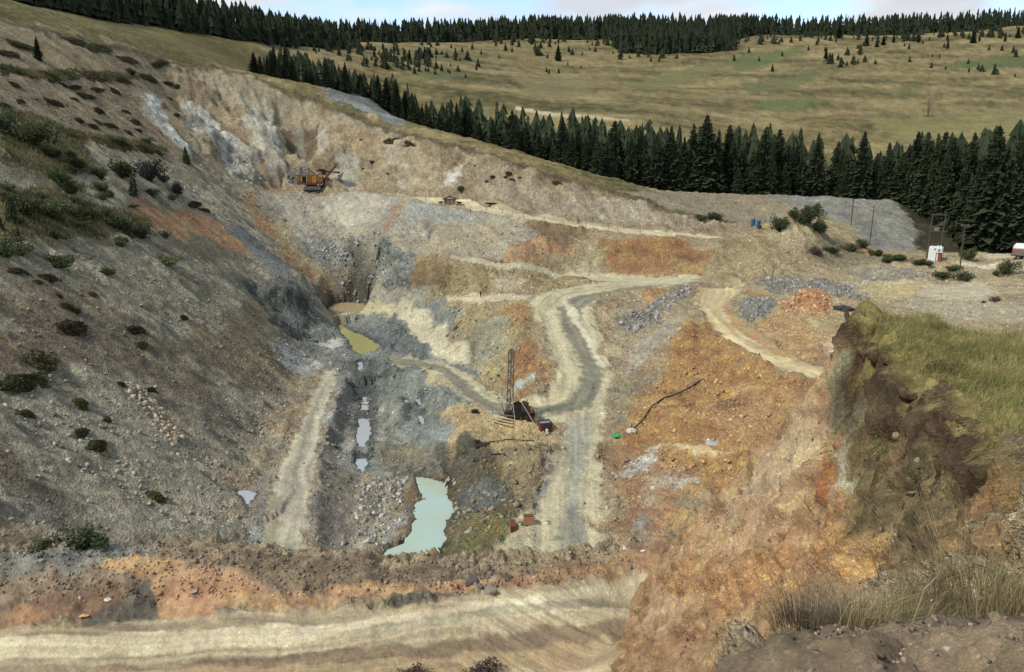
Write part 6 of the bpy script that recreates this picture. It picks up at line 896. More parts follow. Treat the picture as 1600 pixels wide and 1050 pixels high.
# --- the forest in the valley behind the pit
def col_of(x, y): return 800 + 1300 * x / (y * .975)          # bearing of a point, as a number
TOPS = np.array([(380, 62), (440, 72), (530, 100), (610, 126), (680, 150), (740, 156), (800, 170), (860, 166), (920, 178), (990, 176), (1060, 180), (1130, 182), (1240, 186), (1300, 212), (1350, 196), (1400, 225), (1440, 206), (1500, 212), (1540, 200), (1570, 190), (1640, 186), (1800, 180)])
VALLEY = _L('-92,305 -70,318 -48,318 -22,292 0,270 25,256 34,268 60,272 90,266 112,258 120,236 118,212 135,206 170,208 210,212 215,300 130,322 60,330 -15,335 -60,365 -95,400')
cand = poly_points(rs, VALLEY, 4600); keep = []
for p in cand[np.argsort(cand[:, 1])]:
    if all((p[0] - q[0]) ** 2 + (p[1] - q[1]) ** 2 > 2.9 ** 2 for q in keep[-190:]): keep.append(p)
keep = np.array(keep); zz = land_z(keep[:, 0], keep[:, 1])
slope_el = lambda v: (-math.sin(R(13)) + math.cos(R(13)) * (525 - v) / 1300) / (math.cos(R(13)) + math.sin(R(13)) * (525 - v) / 1300)
forest, rest = [], []
for (x, y), z in zip(keep, zz):
    u = col_of(x, y); v = np.interp(u, TOPS[:, 0], TOPS[:, 1]); cap = slope_el(v + rs.exponential(17) - 9) * y - z
    h = min(cap, (15 + 13 * rs.rand()) * (1.3 if u > 1390 else 1.0)) * (1.0 if rs.rand() < .45 else .5 + .45 * rs.rand())
    if fbm(np.array([x]), np.array([y]), 13, 2, 8)[0] > .42: continue
    if u > 1240 and u < 1310 and rs.rand() < .5: continue
    if h < 5.5: continue
    rimv = np.interp(u, [400, 576, 650, 760, 900, 960, 1000, 1400, 1440, 1800], [120, 190, 212, 238, 285, 296, 300, 312, 370, 400])
    forest.append((y, x, z, h))
forest.sort()
bins = {}
for f in forest: bins.setdefault(int(col_of(f[1], f[0]) // 40), []).append(f)
pick = [f for b_, l in bins.items() if 8 <= b_ <= 41 for f in l[:6]]; ps = set(pick); rest = [f for f in forest if f not in ps]
for (y, x, z, h) in pick:
    u = col_of(x, y); lb, gp = [('tall dark spruce of the stand behind the grassy ridge at left', 'spruces behind the grassy ridge'), ('tall dark spruce of the belt behind the back rim of the pit', 'spruces behind the back rim'), ('tall dark spruce of the forest behind the flat grey heap', 'spruces behind the flat heap'), ('tall dark spruce of the forest behind the kiosk and poles', 'spruces behind the kiosk and poles')][0 if u < 640 else 1 if u < 960 else 2 if u < 1400 else 3]
    spruce(x, y, h, lb, gp, None, False, z - .2, .9 + .6 * rs.rand())
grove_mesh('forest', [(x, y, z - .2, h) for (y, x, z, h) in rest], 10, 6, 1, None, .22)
# --- far ridge woods along the skyline
ridge = []
def ridge_strip(pts, n, depth, h0, h1):
    p = np.array(pts, float)
    for _ in range(n):
        s = rs.rand() * (len(p) - 1); i = int(s); f = s - i; q = p[i] * (1 - f) + p[min(i + 1, len(p) - 1)] * f
        x = q[0] + (rs.rand() - .5) * 10; y = q[1] + rs.rand() ** 1.2 * depth; ridge.append((x, y, float(land_z(x, y)[0]) - .3, h0 + (h1 - h0) * rs.rand() ** 1.6))
ridge_strip(RIDGE_A, 900, 50, 8, 17); ridge_strip(RIDGE_B, 2300, 80, 8, 20); ridge_strip(RIDGE_C, 520, 60, 10, 19); ridge_strip(RIDGE_D, 800, 60, 8, 19)
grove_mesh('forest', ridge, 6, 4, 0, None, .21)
# --- young spruces on the meadow
for k, (x, y, h) in enumerate(MEADOW_SPRUCE):
    x, y, h = float(x), float(y), float(h)
    u = col_of(x, y); lb, gp = [('small dark spruce in the loose group on the left part of the meadow', 'spruces on the left meadow'), ('small dark spruce dotted over the middle of the meadow', 'spruces on the middle meadow'), ('small dark spruce on the upper right part of the meadow', 'spruces on the upper right meadow')][0 if u < 855 else 1 if u < 1240 else 2]; spruce(x, y, h, lb, gp, None, h < 6, None, 1.25)
far = []
for _ in range(2600):
    x = -260 + 720 * rs.rand(); y = 470 + 330 * rs.rand() ** .6; d = fbm(np.array([x]), np.array([y]), 90, 3, 5)[0] + (y - 640) / 330
    if d > rs.rand() * 1.2 - .15: far.append((x, y, float(land_z(x, y)[0]) - .1, 2.4 + 5.5 * rs.rand() ** 1.7))
for _ in range(170):
    x = -150 + 130 * rs.rand(); y = 440 + 150 * rs.rand(); far.append((x, y, float(land_z(x, y)[0]) - .1, 2.5 + 5 * rs.rand() ** 1.6))
grove_mesh('saplings', far, 5, 5, 0, None, .32)
for (x, y, w, h), lb in zip(SPRUCE_LEFT, ['dark spruce below the grass rim at the upper left', 'slender spruce at the edge of the pale scar', 'bushy young spruce among the shrubs of the left slope', 'thin spruce at the left edge above the shrubs', 'young spruce at the left edge below the thin one', 'lowest young spruce cut by the left edge']):
    spruce(float(x), float(y), float(h), lb, None, None, float(h) < 5, None, 1.1)
# dead spruce on the meadow
x, y, w, h = [float(q) for q in LONE_DEAD[0]]; z = float(land_z(x, y)[0]); t = tag(empty('dead_tree', (x, y, z)), 'bare dying spruce standing alone low on the right meadow', 'tree')
tube('trunk', [(0, 0, -.2), (.1, 0, h * .5), (0, 0, h)], [.35, .25, .05], GREYWOOD, t, 6)
T, sh = spruce_tris(rs, 22, 5, 2, .085, .12, .9); me = tri_mesh('crown', T * h, sh); link('crown', me, SPRUCE_M, t)
x, y, w, h = [float(q) for q in LONE_DEAD[1]]; z = float(land_z(x, y)[0]); t = tag(empty('dead_sapling', (x, y, z)), 'bare dead sapling leaning on the tan slope under the knob', 'tree')
tube('trunk', [(0, 0, -.2), (.1, 0, h * .4), (.35, 0, h * .75), (.9, 0, h)], [.10, .08, .06, .02], BARK, t, 5); tube('branch', [(.12, 0, h * .5), (.7, .1, h * .72), (1.2, .1, h * .9)], [.05, .03, .01], BARK, t, 5); tube('branch', [(.3, 0, h * .7), (-.2, .1, h * .95)], [.04, .01], BARK, t, 5)
# pale dead trunk among the ridge trees
x, y = AT['white_pole']; z = float(land_z(x, y)[0]); tag(tube('dead_tree', [(x, y, z - .3), (x + .1, y, z + 5), (x, y, z + 9.5)], [.2, .16, .08], mat('bleached_wood', (205, 200, 190)), None, 6), 'pale bare trunk standing before the skyline trees at left', 'tree')

# --- shrubs
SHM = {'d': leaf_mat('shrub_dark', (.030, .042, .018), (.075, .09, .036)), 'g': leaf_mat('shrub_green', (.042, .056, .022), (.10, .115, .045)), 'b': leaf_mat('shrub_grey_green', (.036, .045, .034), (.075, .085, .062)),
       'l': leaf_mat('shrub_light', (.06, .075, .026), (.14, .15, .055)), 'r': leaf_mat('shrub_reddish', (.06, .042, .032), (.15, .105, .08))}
def shrub_tris(n, leaf, seed):
    r = np.random.RandomState(seed); lob = [(r.randn(3) * (.30, .30, .14) + (0, 0, .45), .28 + .22 * r.rand()) for _ in range(9)]
    T, Sh = [], []
    for _ in range(n):
        c, R_ = lob[r.randint(9)]; d = r.randn(3); d /= np.linalg.norm(d); rad = R_ * r.rand() ** .4; p = c + d * rad
        if p[2] < .02: p[2] = .02 + .1 * r.rand()
        a = r.randn(3); a /= np.linalg.norm(a); b = np.cross(a, r.randn(3)); b /= np.linalg.norm(b) + 1e-9
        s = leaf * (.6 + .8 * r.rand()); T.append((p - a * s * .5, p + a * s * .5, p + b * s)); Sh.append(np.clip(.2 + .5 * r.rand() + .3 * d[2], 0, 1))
    return np.array(T), np.array(Sh)
SHV = {}
def shrub(x, y, w, h, kind, label, group=None):
    x, y, w, h = float(x), float(y), float(w), float(h); z = float(land_z(x, y)[0])
    v = rs.randint(3)
    if (kind, v) not in SHV:
        T, sh = shrub_tris(1500, .095, 40 + v); me = tri_mesh('shrub_foliage', T, sh); me.materials.append(SHM[kind]); SHV[kind, v] = me
    t = empty('shrub', (x, y, z - .1), rs.rand() * 6.28); t.scale = (w * (.55 + .2 * rs.rand()), w * (.55 + .2 * rs.rand()), h * .9)
    link('foliage', SHV[kind, v], None, t); link('stem', STEMS, None, t); return tag(t, label, 'shrub', group)
V, F = [], []
for k in range(6):
    a = k * 1.05; q = .25 + .1 * (k % 2)
    v_, f_ = tube_arrays([(0, 0, -.1), (math.cos(a) * q * .5, math.sin(a) * q * .5, .3), (math.cos(a) * q, math.sin(a) * q, .7)], [.022, .016, .006], 4); F += [tuple(i + len(V) for i in f) for f in f_]; V += v_
STEMS = py_mesh('shrub_stems', V, F); STEMS.materials.append(BARK)
SPECIAL = {0: 'large grey-green shrub, tallest on the middle of the left slope', 1: 'dark green round shrub left of the tall grey-green shrub', 2: 'grey-green shrub furthest right on the left slope', 3: 'small bright shrub in front of the furthest-right grey shrub', 9: 'dark green shrub at the right end of the green bench', 10: 'grey-green shrub at the bench end beside the orange slope', 11: 'bright green shrub on the bare edge below the bench', 12: 'olive shrub overhanging the bare grey slope', 18: 'tiny grey-green shrub beside the pale stick on the brown slope'}
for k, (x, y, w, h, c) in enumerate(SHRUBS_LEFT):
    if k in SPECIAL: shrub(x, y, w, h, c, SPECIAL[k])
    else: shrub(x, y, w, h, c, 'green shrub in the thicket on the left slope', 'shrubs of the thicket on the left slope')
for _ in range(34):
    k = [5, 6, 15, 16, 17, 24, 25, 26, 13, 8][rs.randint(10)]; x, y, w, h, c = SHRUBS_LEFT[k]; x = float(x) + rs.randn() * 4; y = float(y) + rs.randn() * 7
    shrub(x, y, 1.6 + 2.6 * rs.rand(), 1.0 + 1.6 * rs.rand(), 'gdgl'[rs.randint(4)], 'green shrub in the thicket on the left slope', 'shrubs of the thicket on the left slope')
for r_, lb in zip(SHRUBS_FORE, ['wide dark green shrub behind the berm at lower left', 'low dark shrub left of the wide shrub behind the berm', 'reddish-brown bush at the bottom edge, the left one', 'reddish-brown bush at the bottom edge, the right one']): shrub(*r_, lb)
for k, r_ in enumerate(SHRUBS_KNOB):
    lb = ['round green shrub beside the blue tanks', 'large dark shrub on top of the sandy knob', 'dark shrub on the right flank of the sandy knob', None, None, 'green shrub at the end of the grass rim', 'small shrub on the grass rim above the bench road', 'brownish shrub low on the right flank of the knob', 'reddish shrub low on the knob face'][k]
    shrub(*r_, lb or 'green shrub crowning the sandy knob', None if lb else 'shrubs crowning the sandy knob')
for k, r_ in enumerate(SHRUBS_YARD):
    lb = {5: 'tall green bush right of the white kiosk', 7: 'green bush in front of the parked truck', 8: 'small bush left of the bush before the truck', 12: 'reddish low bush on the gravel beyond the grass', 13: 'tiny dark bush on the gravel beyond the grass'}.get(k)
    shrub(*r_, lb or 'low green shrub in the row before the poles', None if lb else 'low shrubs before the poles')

# --- heather and turf clumps on the bare slopes
CLM = [leaf_mat('heather_brown', (.040, .032, .016), (.095, .078, .036), .1, .9), leaf_mat('turf_olive', (.042, .042, .018), (.10, .092, .040), .1, .9)]
CLV = []
for v in range(6):
    r = np.random.RandomState(70 + v); T, Sh = [], []
    for _ in range(700):
        a = r.rand() * 6.28; q = r.rand() ** .5 * (1 + .25 * math.sin(2 * a + v) + .2 * math.sin(5 * a + 2 * v)); p = np.array((math.cos(a) * q, math.sin(a) * q, 0)); top = max(.12, 1 - q * q * .75)
        p[2] = top * (.35 + .55 * r.rand()); e = r.randn(3) * .11; f = r.randn(3) * (.07, .07, .05)
        T.append((p - f, p + f, p + np.array((e[0], e[1], .22 * top + abs(e[2]) * .5)))); Sh.append(np.clip(r.rand() * .8 + .1, 0, 1))
    k = 26; ring = [(math.cos(6.283 * i / k) * (.95 + .2 * math.sin(2 * 6.283 * i / k + v)), math.sin(6.283 * i / k) * (.95 + .2 * math.sin(2 * 6.283 * i / k + v)), -.25) for i in range(k)]
    ring2 = [(x_ * .62, y_ * .62, .5 + .1 * r.rand()) for x_, y_, _ in ring]
    for i in range(k):
        j = (i + 1) % k; T += [(ring[i], ring[j], ring2[j]), (ring[i], ring2[j], ring2[i]), (ring2[i], ring2[j], (0, 0, .62))]; Sh += [.1, .1, .2]
    me = tri_mesh('turf_clump', np.array(T), np.array(Sh)); me.materials.append(CLM[v % 2]); CLV.append(me)
def clump(x, y, w, h, label, group, dirx):
    x, y, w, h = float(x), float(y), float(w), float(h); o = link('heather_clump', CLV[rs.randint(6)])
    e = .8; gx = float((land_z(x + e, y) - land_z(x - e, y))[0] / (2 * e)); gy = float((land_z(x, y + e) - land_z(x, y - e))[0] / (2 * e)); n = Vector((-gx, -gy, 1)).normalized()
    q = n.to_track_quat('Z', 'Y'); o.rotation_mode = 'QUATERNION'; tx = Vector(dirx); loc = q.inverted() @ tx; a = math.atan2(loc.y, loc.x)
    from mathutils import Quaternion
    o.rotation_quaternion = q @ Quaternion((0, 0, 1), a); o.location = Vector((x, y, float(land_z(x, y)[0]))) ; o.scale = (w * .62, max(h * .75, w * .22), min(h, 1.6) * .42 + .12)
    return tag(o, label, 'heather', group)
for k, r_ in enumerate(HEATHER_LEFT):
    lb = {0: 'large round brown heather clump hanging low on the left slope', 1: 'long olive turf clump at the left edge below the round clump', 6: 'single brown heather clump lowest on the grey slope', 8: 'wide brown heather clump in the middle of the left slope'}.get(k)
    clump(*r_, lb or ('brown heather clump on the grey lower left slope' if k < 21 else ('dark heather clump in the rows under the upper left rim' if k >= 46 else 'dark heather clump in the middle rows of the upper left slope')), None if lb else ('heather clumps of the lower left slope' if k < 21 else ('heather rows under the upper left rim' if k >= 46 else 'heather clumps of the middle rows')), (.25, .97, 0))
for r_ in HEATHER_WALL: clump(*r_, 'small fallen turf clump on the pale back wall', 'fallen turf clumps on the back wall', (.85, -.5, 0))

def undergrowth(polys, n, seed):
    r = np.random.RandomState(seed); P = np.concatenate([pts_clumped(p, n, 9, .5, seed + i) for i, p in enumerate(polys)]); k = len(P); z = land_z(P[:, 0], P[:, 1]); h = .25 + .7 * r.rand(k) ** 2; a = r.rand(k) * 6.28; b = np.stack([P[:, 0], P[:, 1], z - .05], -1)
    w = np.stack([np.cos(a), np.sin(a), 0 * a], -1) * (.06 + .12 * r.rand(k))[:, None]; tp = b + np.stack([r.randn(k) * .15, r.randn(k) * .15, h], -1); s = np.clip(.3 + fbm(P[:, 0], P[:, 1], 6, 3, 4) * .8 + r.randn(k) * .2, 0, 1)
    o = link('undergrowth', tri_mesh('undergrowth', np.stack([b - w, b + w, tp], 1), s), leaf_mat('undergrowth_leaf', (.07, .076, .034), (.24, .20, .09), .2, .9)); tag(o, None, None, None, 'stuff')
# --- grass on the plateau and the near ground
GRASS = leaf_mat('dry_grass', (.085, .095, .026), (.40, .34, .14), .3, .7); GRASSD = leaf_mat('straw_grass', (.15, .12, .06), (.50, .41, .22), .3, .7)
def blades(name, pts, hmin, hmax, width, m, lean=.35, wind=(.3, .1), seed=1, bright=None):
    r = np.random.RandomState(seed); n = len(pts); z = land_z(pts[:, 0], pts[:, 1]); h = hmin + (hmax - hmin) * r.rand(n)
    a = r.rand(n) * 6.28; ln = lean * r.rand(n); dx = np.cos(a) * ln + wind[0] * r.rand(n); dy = np.sin(a) * ln + wind[1] * r.rand(n)
    b = np.stack([pts[:, 0], pts[:, 1], z - .03], -1); w = np.stack([-np.sin(a + 1.2), np.cos(a + 1.2), 0 * a], -1) * (width * (.6 + .8 * r.rand(n)))[:, None]
    m1 = b + np.stack([dx * h * .35, dy * h * .35, h * .6], -1); tp = b + np.stack([dx * h, dy * h, h * (1 - .35 * np.hypot(dx, dy))], -1)
    T = np.concatenate([np.stack([b - w, b + w, m1 + w * .7], 1), np.stack([b - w, m1 + w * .7, m1 - w * .7], 1), np.stack([m1 - w * .7, m1 + w * .7, tp], 1)])
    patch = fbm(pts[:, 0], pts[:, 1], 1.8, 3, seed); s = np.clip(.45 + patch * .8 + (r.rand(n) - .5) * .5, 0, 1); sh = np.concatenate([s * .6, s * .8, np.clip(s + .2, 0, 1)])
    me = tri_mesh(name, T, sh); o = link(name, me, m); return tag(o, None, None, None, 'stuff')
def pts_clumped(poly, n, per, spread, seed):
    r = np.random.RandomState(seed); c = poly_points(r, poly, n // per); k = np.repeat(c, per, 0) + r.randn(len(c) * per, 2) * spread
    return k[signed(poly, k[:, 0], k[:, 1]) > .02]
undergrowth([_L(g) for g in GREEN], 11000, 77)
PLAT = _L('5.95,9.05 7.05,12.5 8.0,15.2 8.5,17.5 9.3,20.6 9.65,23.1 12,24.6 19,23 24,19 20,12 12,7 7,7')
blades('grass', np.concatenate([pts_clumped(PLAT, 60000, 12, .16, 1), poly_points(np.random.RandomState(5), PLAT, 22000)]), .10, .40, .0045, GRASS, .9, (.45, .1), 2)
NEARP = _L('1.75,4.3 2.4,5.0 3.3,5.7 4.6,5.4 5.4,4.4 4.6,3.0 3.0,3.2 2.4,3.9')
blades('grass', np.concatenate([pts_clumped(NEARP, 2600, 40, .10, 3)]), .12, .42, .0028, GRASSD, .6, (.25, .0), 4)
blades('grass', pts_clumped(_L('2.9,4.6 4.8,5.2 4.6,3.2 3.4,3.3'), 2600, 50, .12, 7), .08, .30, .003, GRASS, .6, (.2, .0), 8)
# sod fallen over the lip: clumps of turf that hang on the scarp
def sod(u_xy, z, w, d, h, label, tilt):
    t = empty('sod_clump', (u_xy[0], u_xy[1], z), .6); r = np.random.RandomState(int(w * 100)); bm = bmesh.new(); bmesh.ops.create_icosphere(bm, subdivisions=4, radius=1)
    for v in bm.verts:
        p = v.co.copy(); f = 1 + .22 * float(fbm(np.array([p.x * 2 + w * 9]), np.array([p.y * 2 + p.z * 2.3]), 1., 4, 3)[0]) + .1 * float(noise2(np.array([p.x * 7]), np.array([p.y * 7 + p.z * 6]), 9)[0]); v.co = Vector((p.x * w * f, p.y * d * f, (p.z if p.z < .3 else .3 + (p.z - .3) * .5) * h * f))
    me = bpy.data.meshes.new('soil'); bm.to_mesh(me); bm.free(); me.polygons.foreach_set('use_smooth', np.ones(len(me.polygons), bool)); link('soil', me, SOIL, t)
    n = 3000; a = r.rand(n) * 6.28; q = r.rand(n) ** .5; b = np.stack([np.cos(a) * q * w, np.sin(a) * q * d, np.sqrt(np.clip(1 - q * q, 0, 1)) * h * .5 + .02], -1); hh = .05 + .15 * r.rand(n)
    out_ = np.stack([np.cos(a) * q ** 2, np.sin(a) * q ** 2, 0 * a], -1); tp = b + out_ * hh[:, None] * .7 + np.stack([(r.rand(n) - .5) * .12, (r.rand(n) - .5) * .12, hh * (1.0 - q ** 2 * 1.5)], -1); md = (b + tp) / 2 + np.array([0, 0, .05])
    w_ = np.stack([-np.sin(a), np.cos(a), 0 * a], -1) * .007; s = np.clip(r.rand(n) * .9, 0, 1)
    T = np.concatenate([np.stack([b - w_, b + w_, md], 1), np.stack([md - w_ * .8, md + w_ * .8, tp], 1)]); me = tri_mesh('grass', T, np.concatenate([s * .6, s])); link('grass', me, GRASS, t)
    t.rotation_euler = tilt; return tag(t, label, 'turf')
SOIL = mat('dark_soil', (84, 68, 52), .95, 0, .35, 8, .1, .8)
for (u_, Y_, dz_, w, d, h, lb, tl) in [SODS[0], SODS[1]]: sod(u_, float(land_z(*u_)[0]) - .05, w * .8, d * .8, h * .8, lb, tl)
# the torn turf edge of the plateau: a ragged overhanging ribbon of root soil with hanging grass
def turf_edge():
    p = LIPW; q = [];
    for i in range(len(p) - 1):
        n = max(2, int(np.hypot(*(p[i + 1] - p[i])) / .09)); q += [p[i] + (p[i + 1] - p[i]) * k / n for k in range(n)]
    q = np.array(q); n = len(q); d = np.gradient(q, axis=0); d /= np.linalg.norm(d, axis=1, keepdims=True); outw = np.stack([-d[:, 1], d[:, 0]], -1); s = np.arange(n) * .09
    if (outw @ np.array([-1., -.3])).mean() < 0: outw = -outw
    q = q + outw * (fbm(s, s * 0, 1.6, 4, 61) * .45)[:, None]; zt = land_z(q[:, 0] - outw[:, 0] * .35, q[:, 1] - outw[:, 1] * .35); zt = np.convolve(np.pad(zt, 4, 'edge'), np.ones(9) / 9, 'valid')
    big = np.clip(fbm(s, s * 0 + 7, 3.5, 4, 67) * .5 + .42, .3, .58); K = 12; V = []
    for i in range(n):
        for k in range(K):
            a = 2 * math.pi * k / K; rr_ = 1 + .55 * float(noise2(np.array([s[i] * 3.1 + k * .9]), np.array([k * 1.7 + s[i] * 2]), 3)[0]) + .5 * float(noise2(np.array([s[i] * 9 + k * 1.9]), np.array([k * 2.7]), 5)[0]); ro = math.cos(a) * .20 * big[i] * rr_; rz = math.sin(a) * (.13 if math.sin(a) > 0 else .34) * big[i] * rr_
            V.append((q[i, 0] + outw[i, 0] * (ro + .02), q[i, 1] + outw[i, 1] * (ro + .02), zt[i] - .17 + rz))
    F = [(i * K + k, (i + 1) * K + k, (i + 1) * K + (k + 1) % K, i * K + (k + 1) % K) for i in range(n - 1) for k in range(K)]
    t = empty('turf_edge', (0, 0, 0)); link('soil', py_mesh('soil', V, F, True), SOIL, t)
    r = np.random.RandomState(91); m = 5500; i = r.randint(0, n, m); ro = (r.rand(m) - .35) * .34; b = np.stack([q[i, 0] + outw[i, 0] * ro, q[i, 1] + outw[i, 1] * ro, zt[i] + .02 * big[i] - np.clip(ro, 0, 1) * .35], -1)
    h = .05 + .15 * r.rand(m); dr = outw[i] * (.25 + .9 * np.clip(ro / .2, 0, 1))[:, None] + r.randn(m, 2) * .35; up = 1 - 1.3 * np.clip(ro / .22, 0, 1); md = b + np.concatenate([dr * .45, up[:, None] * .5 + .22], 1) * h[:, None]; tp = b + np.concatenate([dr, (up - .15)[:, None]], 1) * h[:, None]
    w_ = np.concatenate([d[i] * .0042, np.zeros((m, 1))], 1); sh = np.clip(r.rand(m), 0, 1); T = np.concatenate([np.stack([b - w_, b + w_, md], 1), np.stack([md - w_ * .8, md + w_ * .8, tp], 1)]); link('grass', tri_mesh('grass', T, np.concatenate([sh * .5, sh])), GRASS, t)
    tag(t, 'torn turf edge of the grass plateau overhanging the olive face', 'turf')
turf_edge()
# tussocks at the bottom right edge of the view
def tussock(x, y, n, hmin, hmax, spread, m, label, seed, wind=(.5, .1)):
    r = np.random.RandomState(seed); z = float(land_z(x, y)[0]); a = r.rand(n) * 6.28; q = r.rand(n) ** .6 * spread; b = np.stack([np.cos(a) * q, np.sin(a) * q, np.full(n, -.05)], -1); h = hmin + (hmax - hmin) * r.rand(n) ** 1.3
    ln = .25 + .75 * q / spread; dx = np.cos(a) * ln * .8 + wind[0] * r.rand(n); dy = np.sin(a) * ln * .8 + wind[1] * r.rand(n)
    w = np.stack([-np.sin(a), np.cos(a), 0 * a], -1) * (.0011 + .0013 * r.rand(n))[:, None]; segs = []
    def at_(f): return b + np.stack([dx * h * f ** 1.7, dy * h * f ** 1.7, h * (f - .55 * f * f * np.hypot(dx, dy))], -1)
    P = [at_(f) for f in (0, .35, .7, 1.0)]; s = np.clip(r.rand(n) * .9, 0, 1)
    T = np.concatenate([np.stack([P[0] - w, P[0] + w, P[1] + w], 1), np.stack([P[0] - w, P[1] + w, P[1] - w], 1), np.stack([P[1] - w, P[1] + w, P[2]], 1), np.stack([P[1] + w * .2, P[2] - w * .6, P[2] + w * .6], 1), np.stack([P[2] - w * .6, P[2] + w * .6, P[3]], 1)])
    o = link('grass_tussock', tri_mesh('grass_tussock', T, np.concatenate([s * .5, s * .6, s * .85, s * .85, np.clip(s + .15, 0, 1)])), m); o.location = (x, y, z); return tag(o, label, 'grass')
STRAWS = {'g': GRASS, 'd': GRASSD, 's': leaf_mat('grey_straw', (.06, .052, .034), (.42, .35, .23), .3)}
for a in TUSSOCKS: tussock(*a[:6], STRAWS[a[6]], *a[7:])

# ------------------------------------------------------------------ machines, buildings, poles, pipes
class MB:
    """collects simple solids into one mesh"""
    def __init__(s): s.V, s.F = [], []
    def add(s, V, F): k = len(s.V); s.V += [Vector(v) for v in V]; s.F += [tuple(i + k for i in f) for f in F]; return s
    def box(s, c, d, rot=None, taper=1.0, bev=0.0):
        x, y, z = d[0] / 2, d[1] / 2, d[2] / 2
        V = [Vector((sx * x * (taper if sz > 0 else 1), sy * y * (taper if sz > 0 else 1), sz * z)) for sx in (-1, 1) for sy in (-1, 1) for sz in (-1, 1)]
        F = [(0, 1, 3, 2), (4, 6, 7, 5), (0, 4, 5, 1), (2, 3, 7, 6), (0, 2, 6, 4), (1, 5, 7, 3)]
        if rot is not None: m = Euler(rot).to_matrix(); V = [m @ v for v in V]
        return s.add([v + Vector(c) for v in V], F)
    def rod(s, a, b, r, n=7, r2=None): return s.add(*tube_arrays([a, b], [r, r if r2 is None else r2], n))
    def path(s, pts, r, n=6): return s.add(*tube_arrays(pts, r, n))
    def disc(s, c, axis, r, w, n=18):
        a = Vector(axis).normalized() * (w / 2); return s.add(*tube_arrays([Vector(c) - a, Vector(c) + a], [r, r], n))
    def prism(s, prof, y0, y1):
        n = len(prof); V = [(x, y0, z) for x, z in prof] + [(x, y1, z) for x, z in prof]
        F = [tuple(range(n))[::-1], tuple(range(n, 2 * n))] + [(i, (i + 1) % n, n + (i + 1) % n, n + i) for i in range(n)]; return s.add(V, [f[::-1] for f in F])
    def build(s, name, m, parent=None, smooth=False, bevel=0.0):
        me = py_mesh(name, s.V, s.F, smooth); bm = bmesh.new(); bm.from_mesh(me); bmesh.ops.recalc_face_normals(bm, faces=bm.faces[:])
        if bevel: bmesh.ops.bevel(bm, geom=bm.edges[:], offset=bevel, segments=1, affect='EDGES')
        bm.to_mesh(me); bm.free(); return link(name, me, m, parent)
def zat(x, y): return float(land_z(x, y)[0])
def facing(x, y): return -math.atan2(x, y)           # turns local +x to the right of a viewer on the spur
def copy_tree(o, parent=None):
    c = o.copy(); COL.objects.link(c); c.parent = parent
    for ch in list(o.children): copy_tree(ch, c)
    return c
M_OCHRE = mat('worn_ochre_paint', (176, 128, 58), .7, 0, .35, 2.0); M_RUST = mat('rust_red_paint', (108, 64, 50), .75, 0, .35, 3); M_DARK = mat('dark_oily_steel', (52, 48, 46), .55, .3, .3, 4)
M_BLACK = mat('painted_opening_shade', (20, 19, 18), .9, 0, .1); M_STEEL = mat('worn_grey_steel', (128, 126, 122), .5, .5, .25, 4); M_ROOF = mat('dusty_roof', (134, 112, 90), .85, 0, .3, 2); M_MUD = mat('muddy_tracks', (98, 90, 80), .9, 0, .3, 4)
M_GLASS = mat('dark_glass', (40, 44, 46), .15, 0, .1); M_TRIM = mat('pale_trim', (196, 178, 140), .7, 0, .2); M_WOOD = mat('pale_timber', (196, 178, 142), .85, 0, .25, 5); M_WOODG = mat('grey_timber', (120, 108, 92), .9, 0, .3, 5)
M_WHITE = mat('white_paint', (226, 226, 222), .6, 0, .12, 2); M_BLUE = mat('blue_tank_paint', (46, 92, 122), .5, 0, .25, 2); M_RED = mat('dull_red', (150, 70, 54), .7, 0, .25); M_RUBBER = mat('black_rubber', (34, 33, 33), .6, 0, .2)
M_YEL = mat('pale_yellow', (222, 206, 150), .7, 0, .15); M_TRUCKG = mat('truck_grey', (112, 106, 96), .7, 0, .2); M_CONC = mat('pale_concrete', (200, 194, 180), .9, 0, .15)

# --- electric rope shovel on the upper bench
x, y = AT['shovel']; SH = tag(empty('rope_shovel', (x, y, zat(x, y) - .05), facing(x, y) - .12), 'old ochre and rust-red rope shovel with raised boom on the upper bench', 'excavator')
b = MB(); b.prism([(-4.35, 1.95), (2.35, 1.95), (2.8, 2.25), (2.8, 4.2), (1.55, 4.35), (-4.35, 4.35)], -2.1, 2.1); b.build('house', M_OCHRE, SH)
b = MB(); b.prism([(-4.4, 1.62), (2.2, 1.62), (2.72, 2.2), (2.75, 2.66), (-4.4, 2.66)], -2.15, 2.15); b.build('skirt', M_RUST, SH)
b = MB(); b.prism([(-4.5, 4.36), (1.7, 4.36), (1.6, 4.52), (-1.4, 4.72), (-4.4, 4.52)], -2.25, 2.25); b.box((-2.3, .4, 4.85), (1.2, 1.2, .4)); b.build('roof', M_ROOF, SH)
for xx, w in ((-2.3, 1.25),):
    d_ = MB().box((xx, -2.16, 3.15), (w, .06, 1.75)).build('doorway', M_BLACK, SH); MB().box((xx - w / 2 - .05, -2.2, 3.15), (.1, .08, 1.85)).box((xx + w / 2 + .05, -2.2, 3.15), (.1, .08, 1.85)).box((xx, -2.2, 4.08), (w + .2, .08, .1)).build('frame', M_TRIM, d_)  # flat black panel paints the unlit inside of the open doorway
d_ = MB().box((-.75, -2.17, 3.1), (.95, .08, 1.8)).build('door', mat('dark_ochre', (126, 92, 40)), SH); MB().box((-.45, -2.23, 3.1), (.06, .06, .25)).build('handle', M_STEEL, d_)
d_ = MB().box((.55, -2.18, 3.1), (1.05, .1, 1.8)).build('door', mat('bright_ochre', (182, 130, 64)), SH); MB().box((.2, -2.25, 3.1), (.06, .06, .25)).build('handle', M_STEEL, d_)
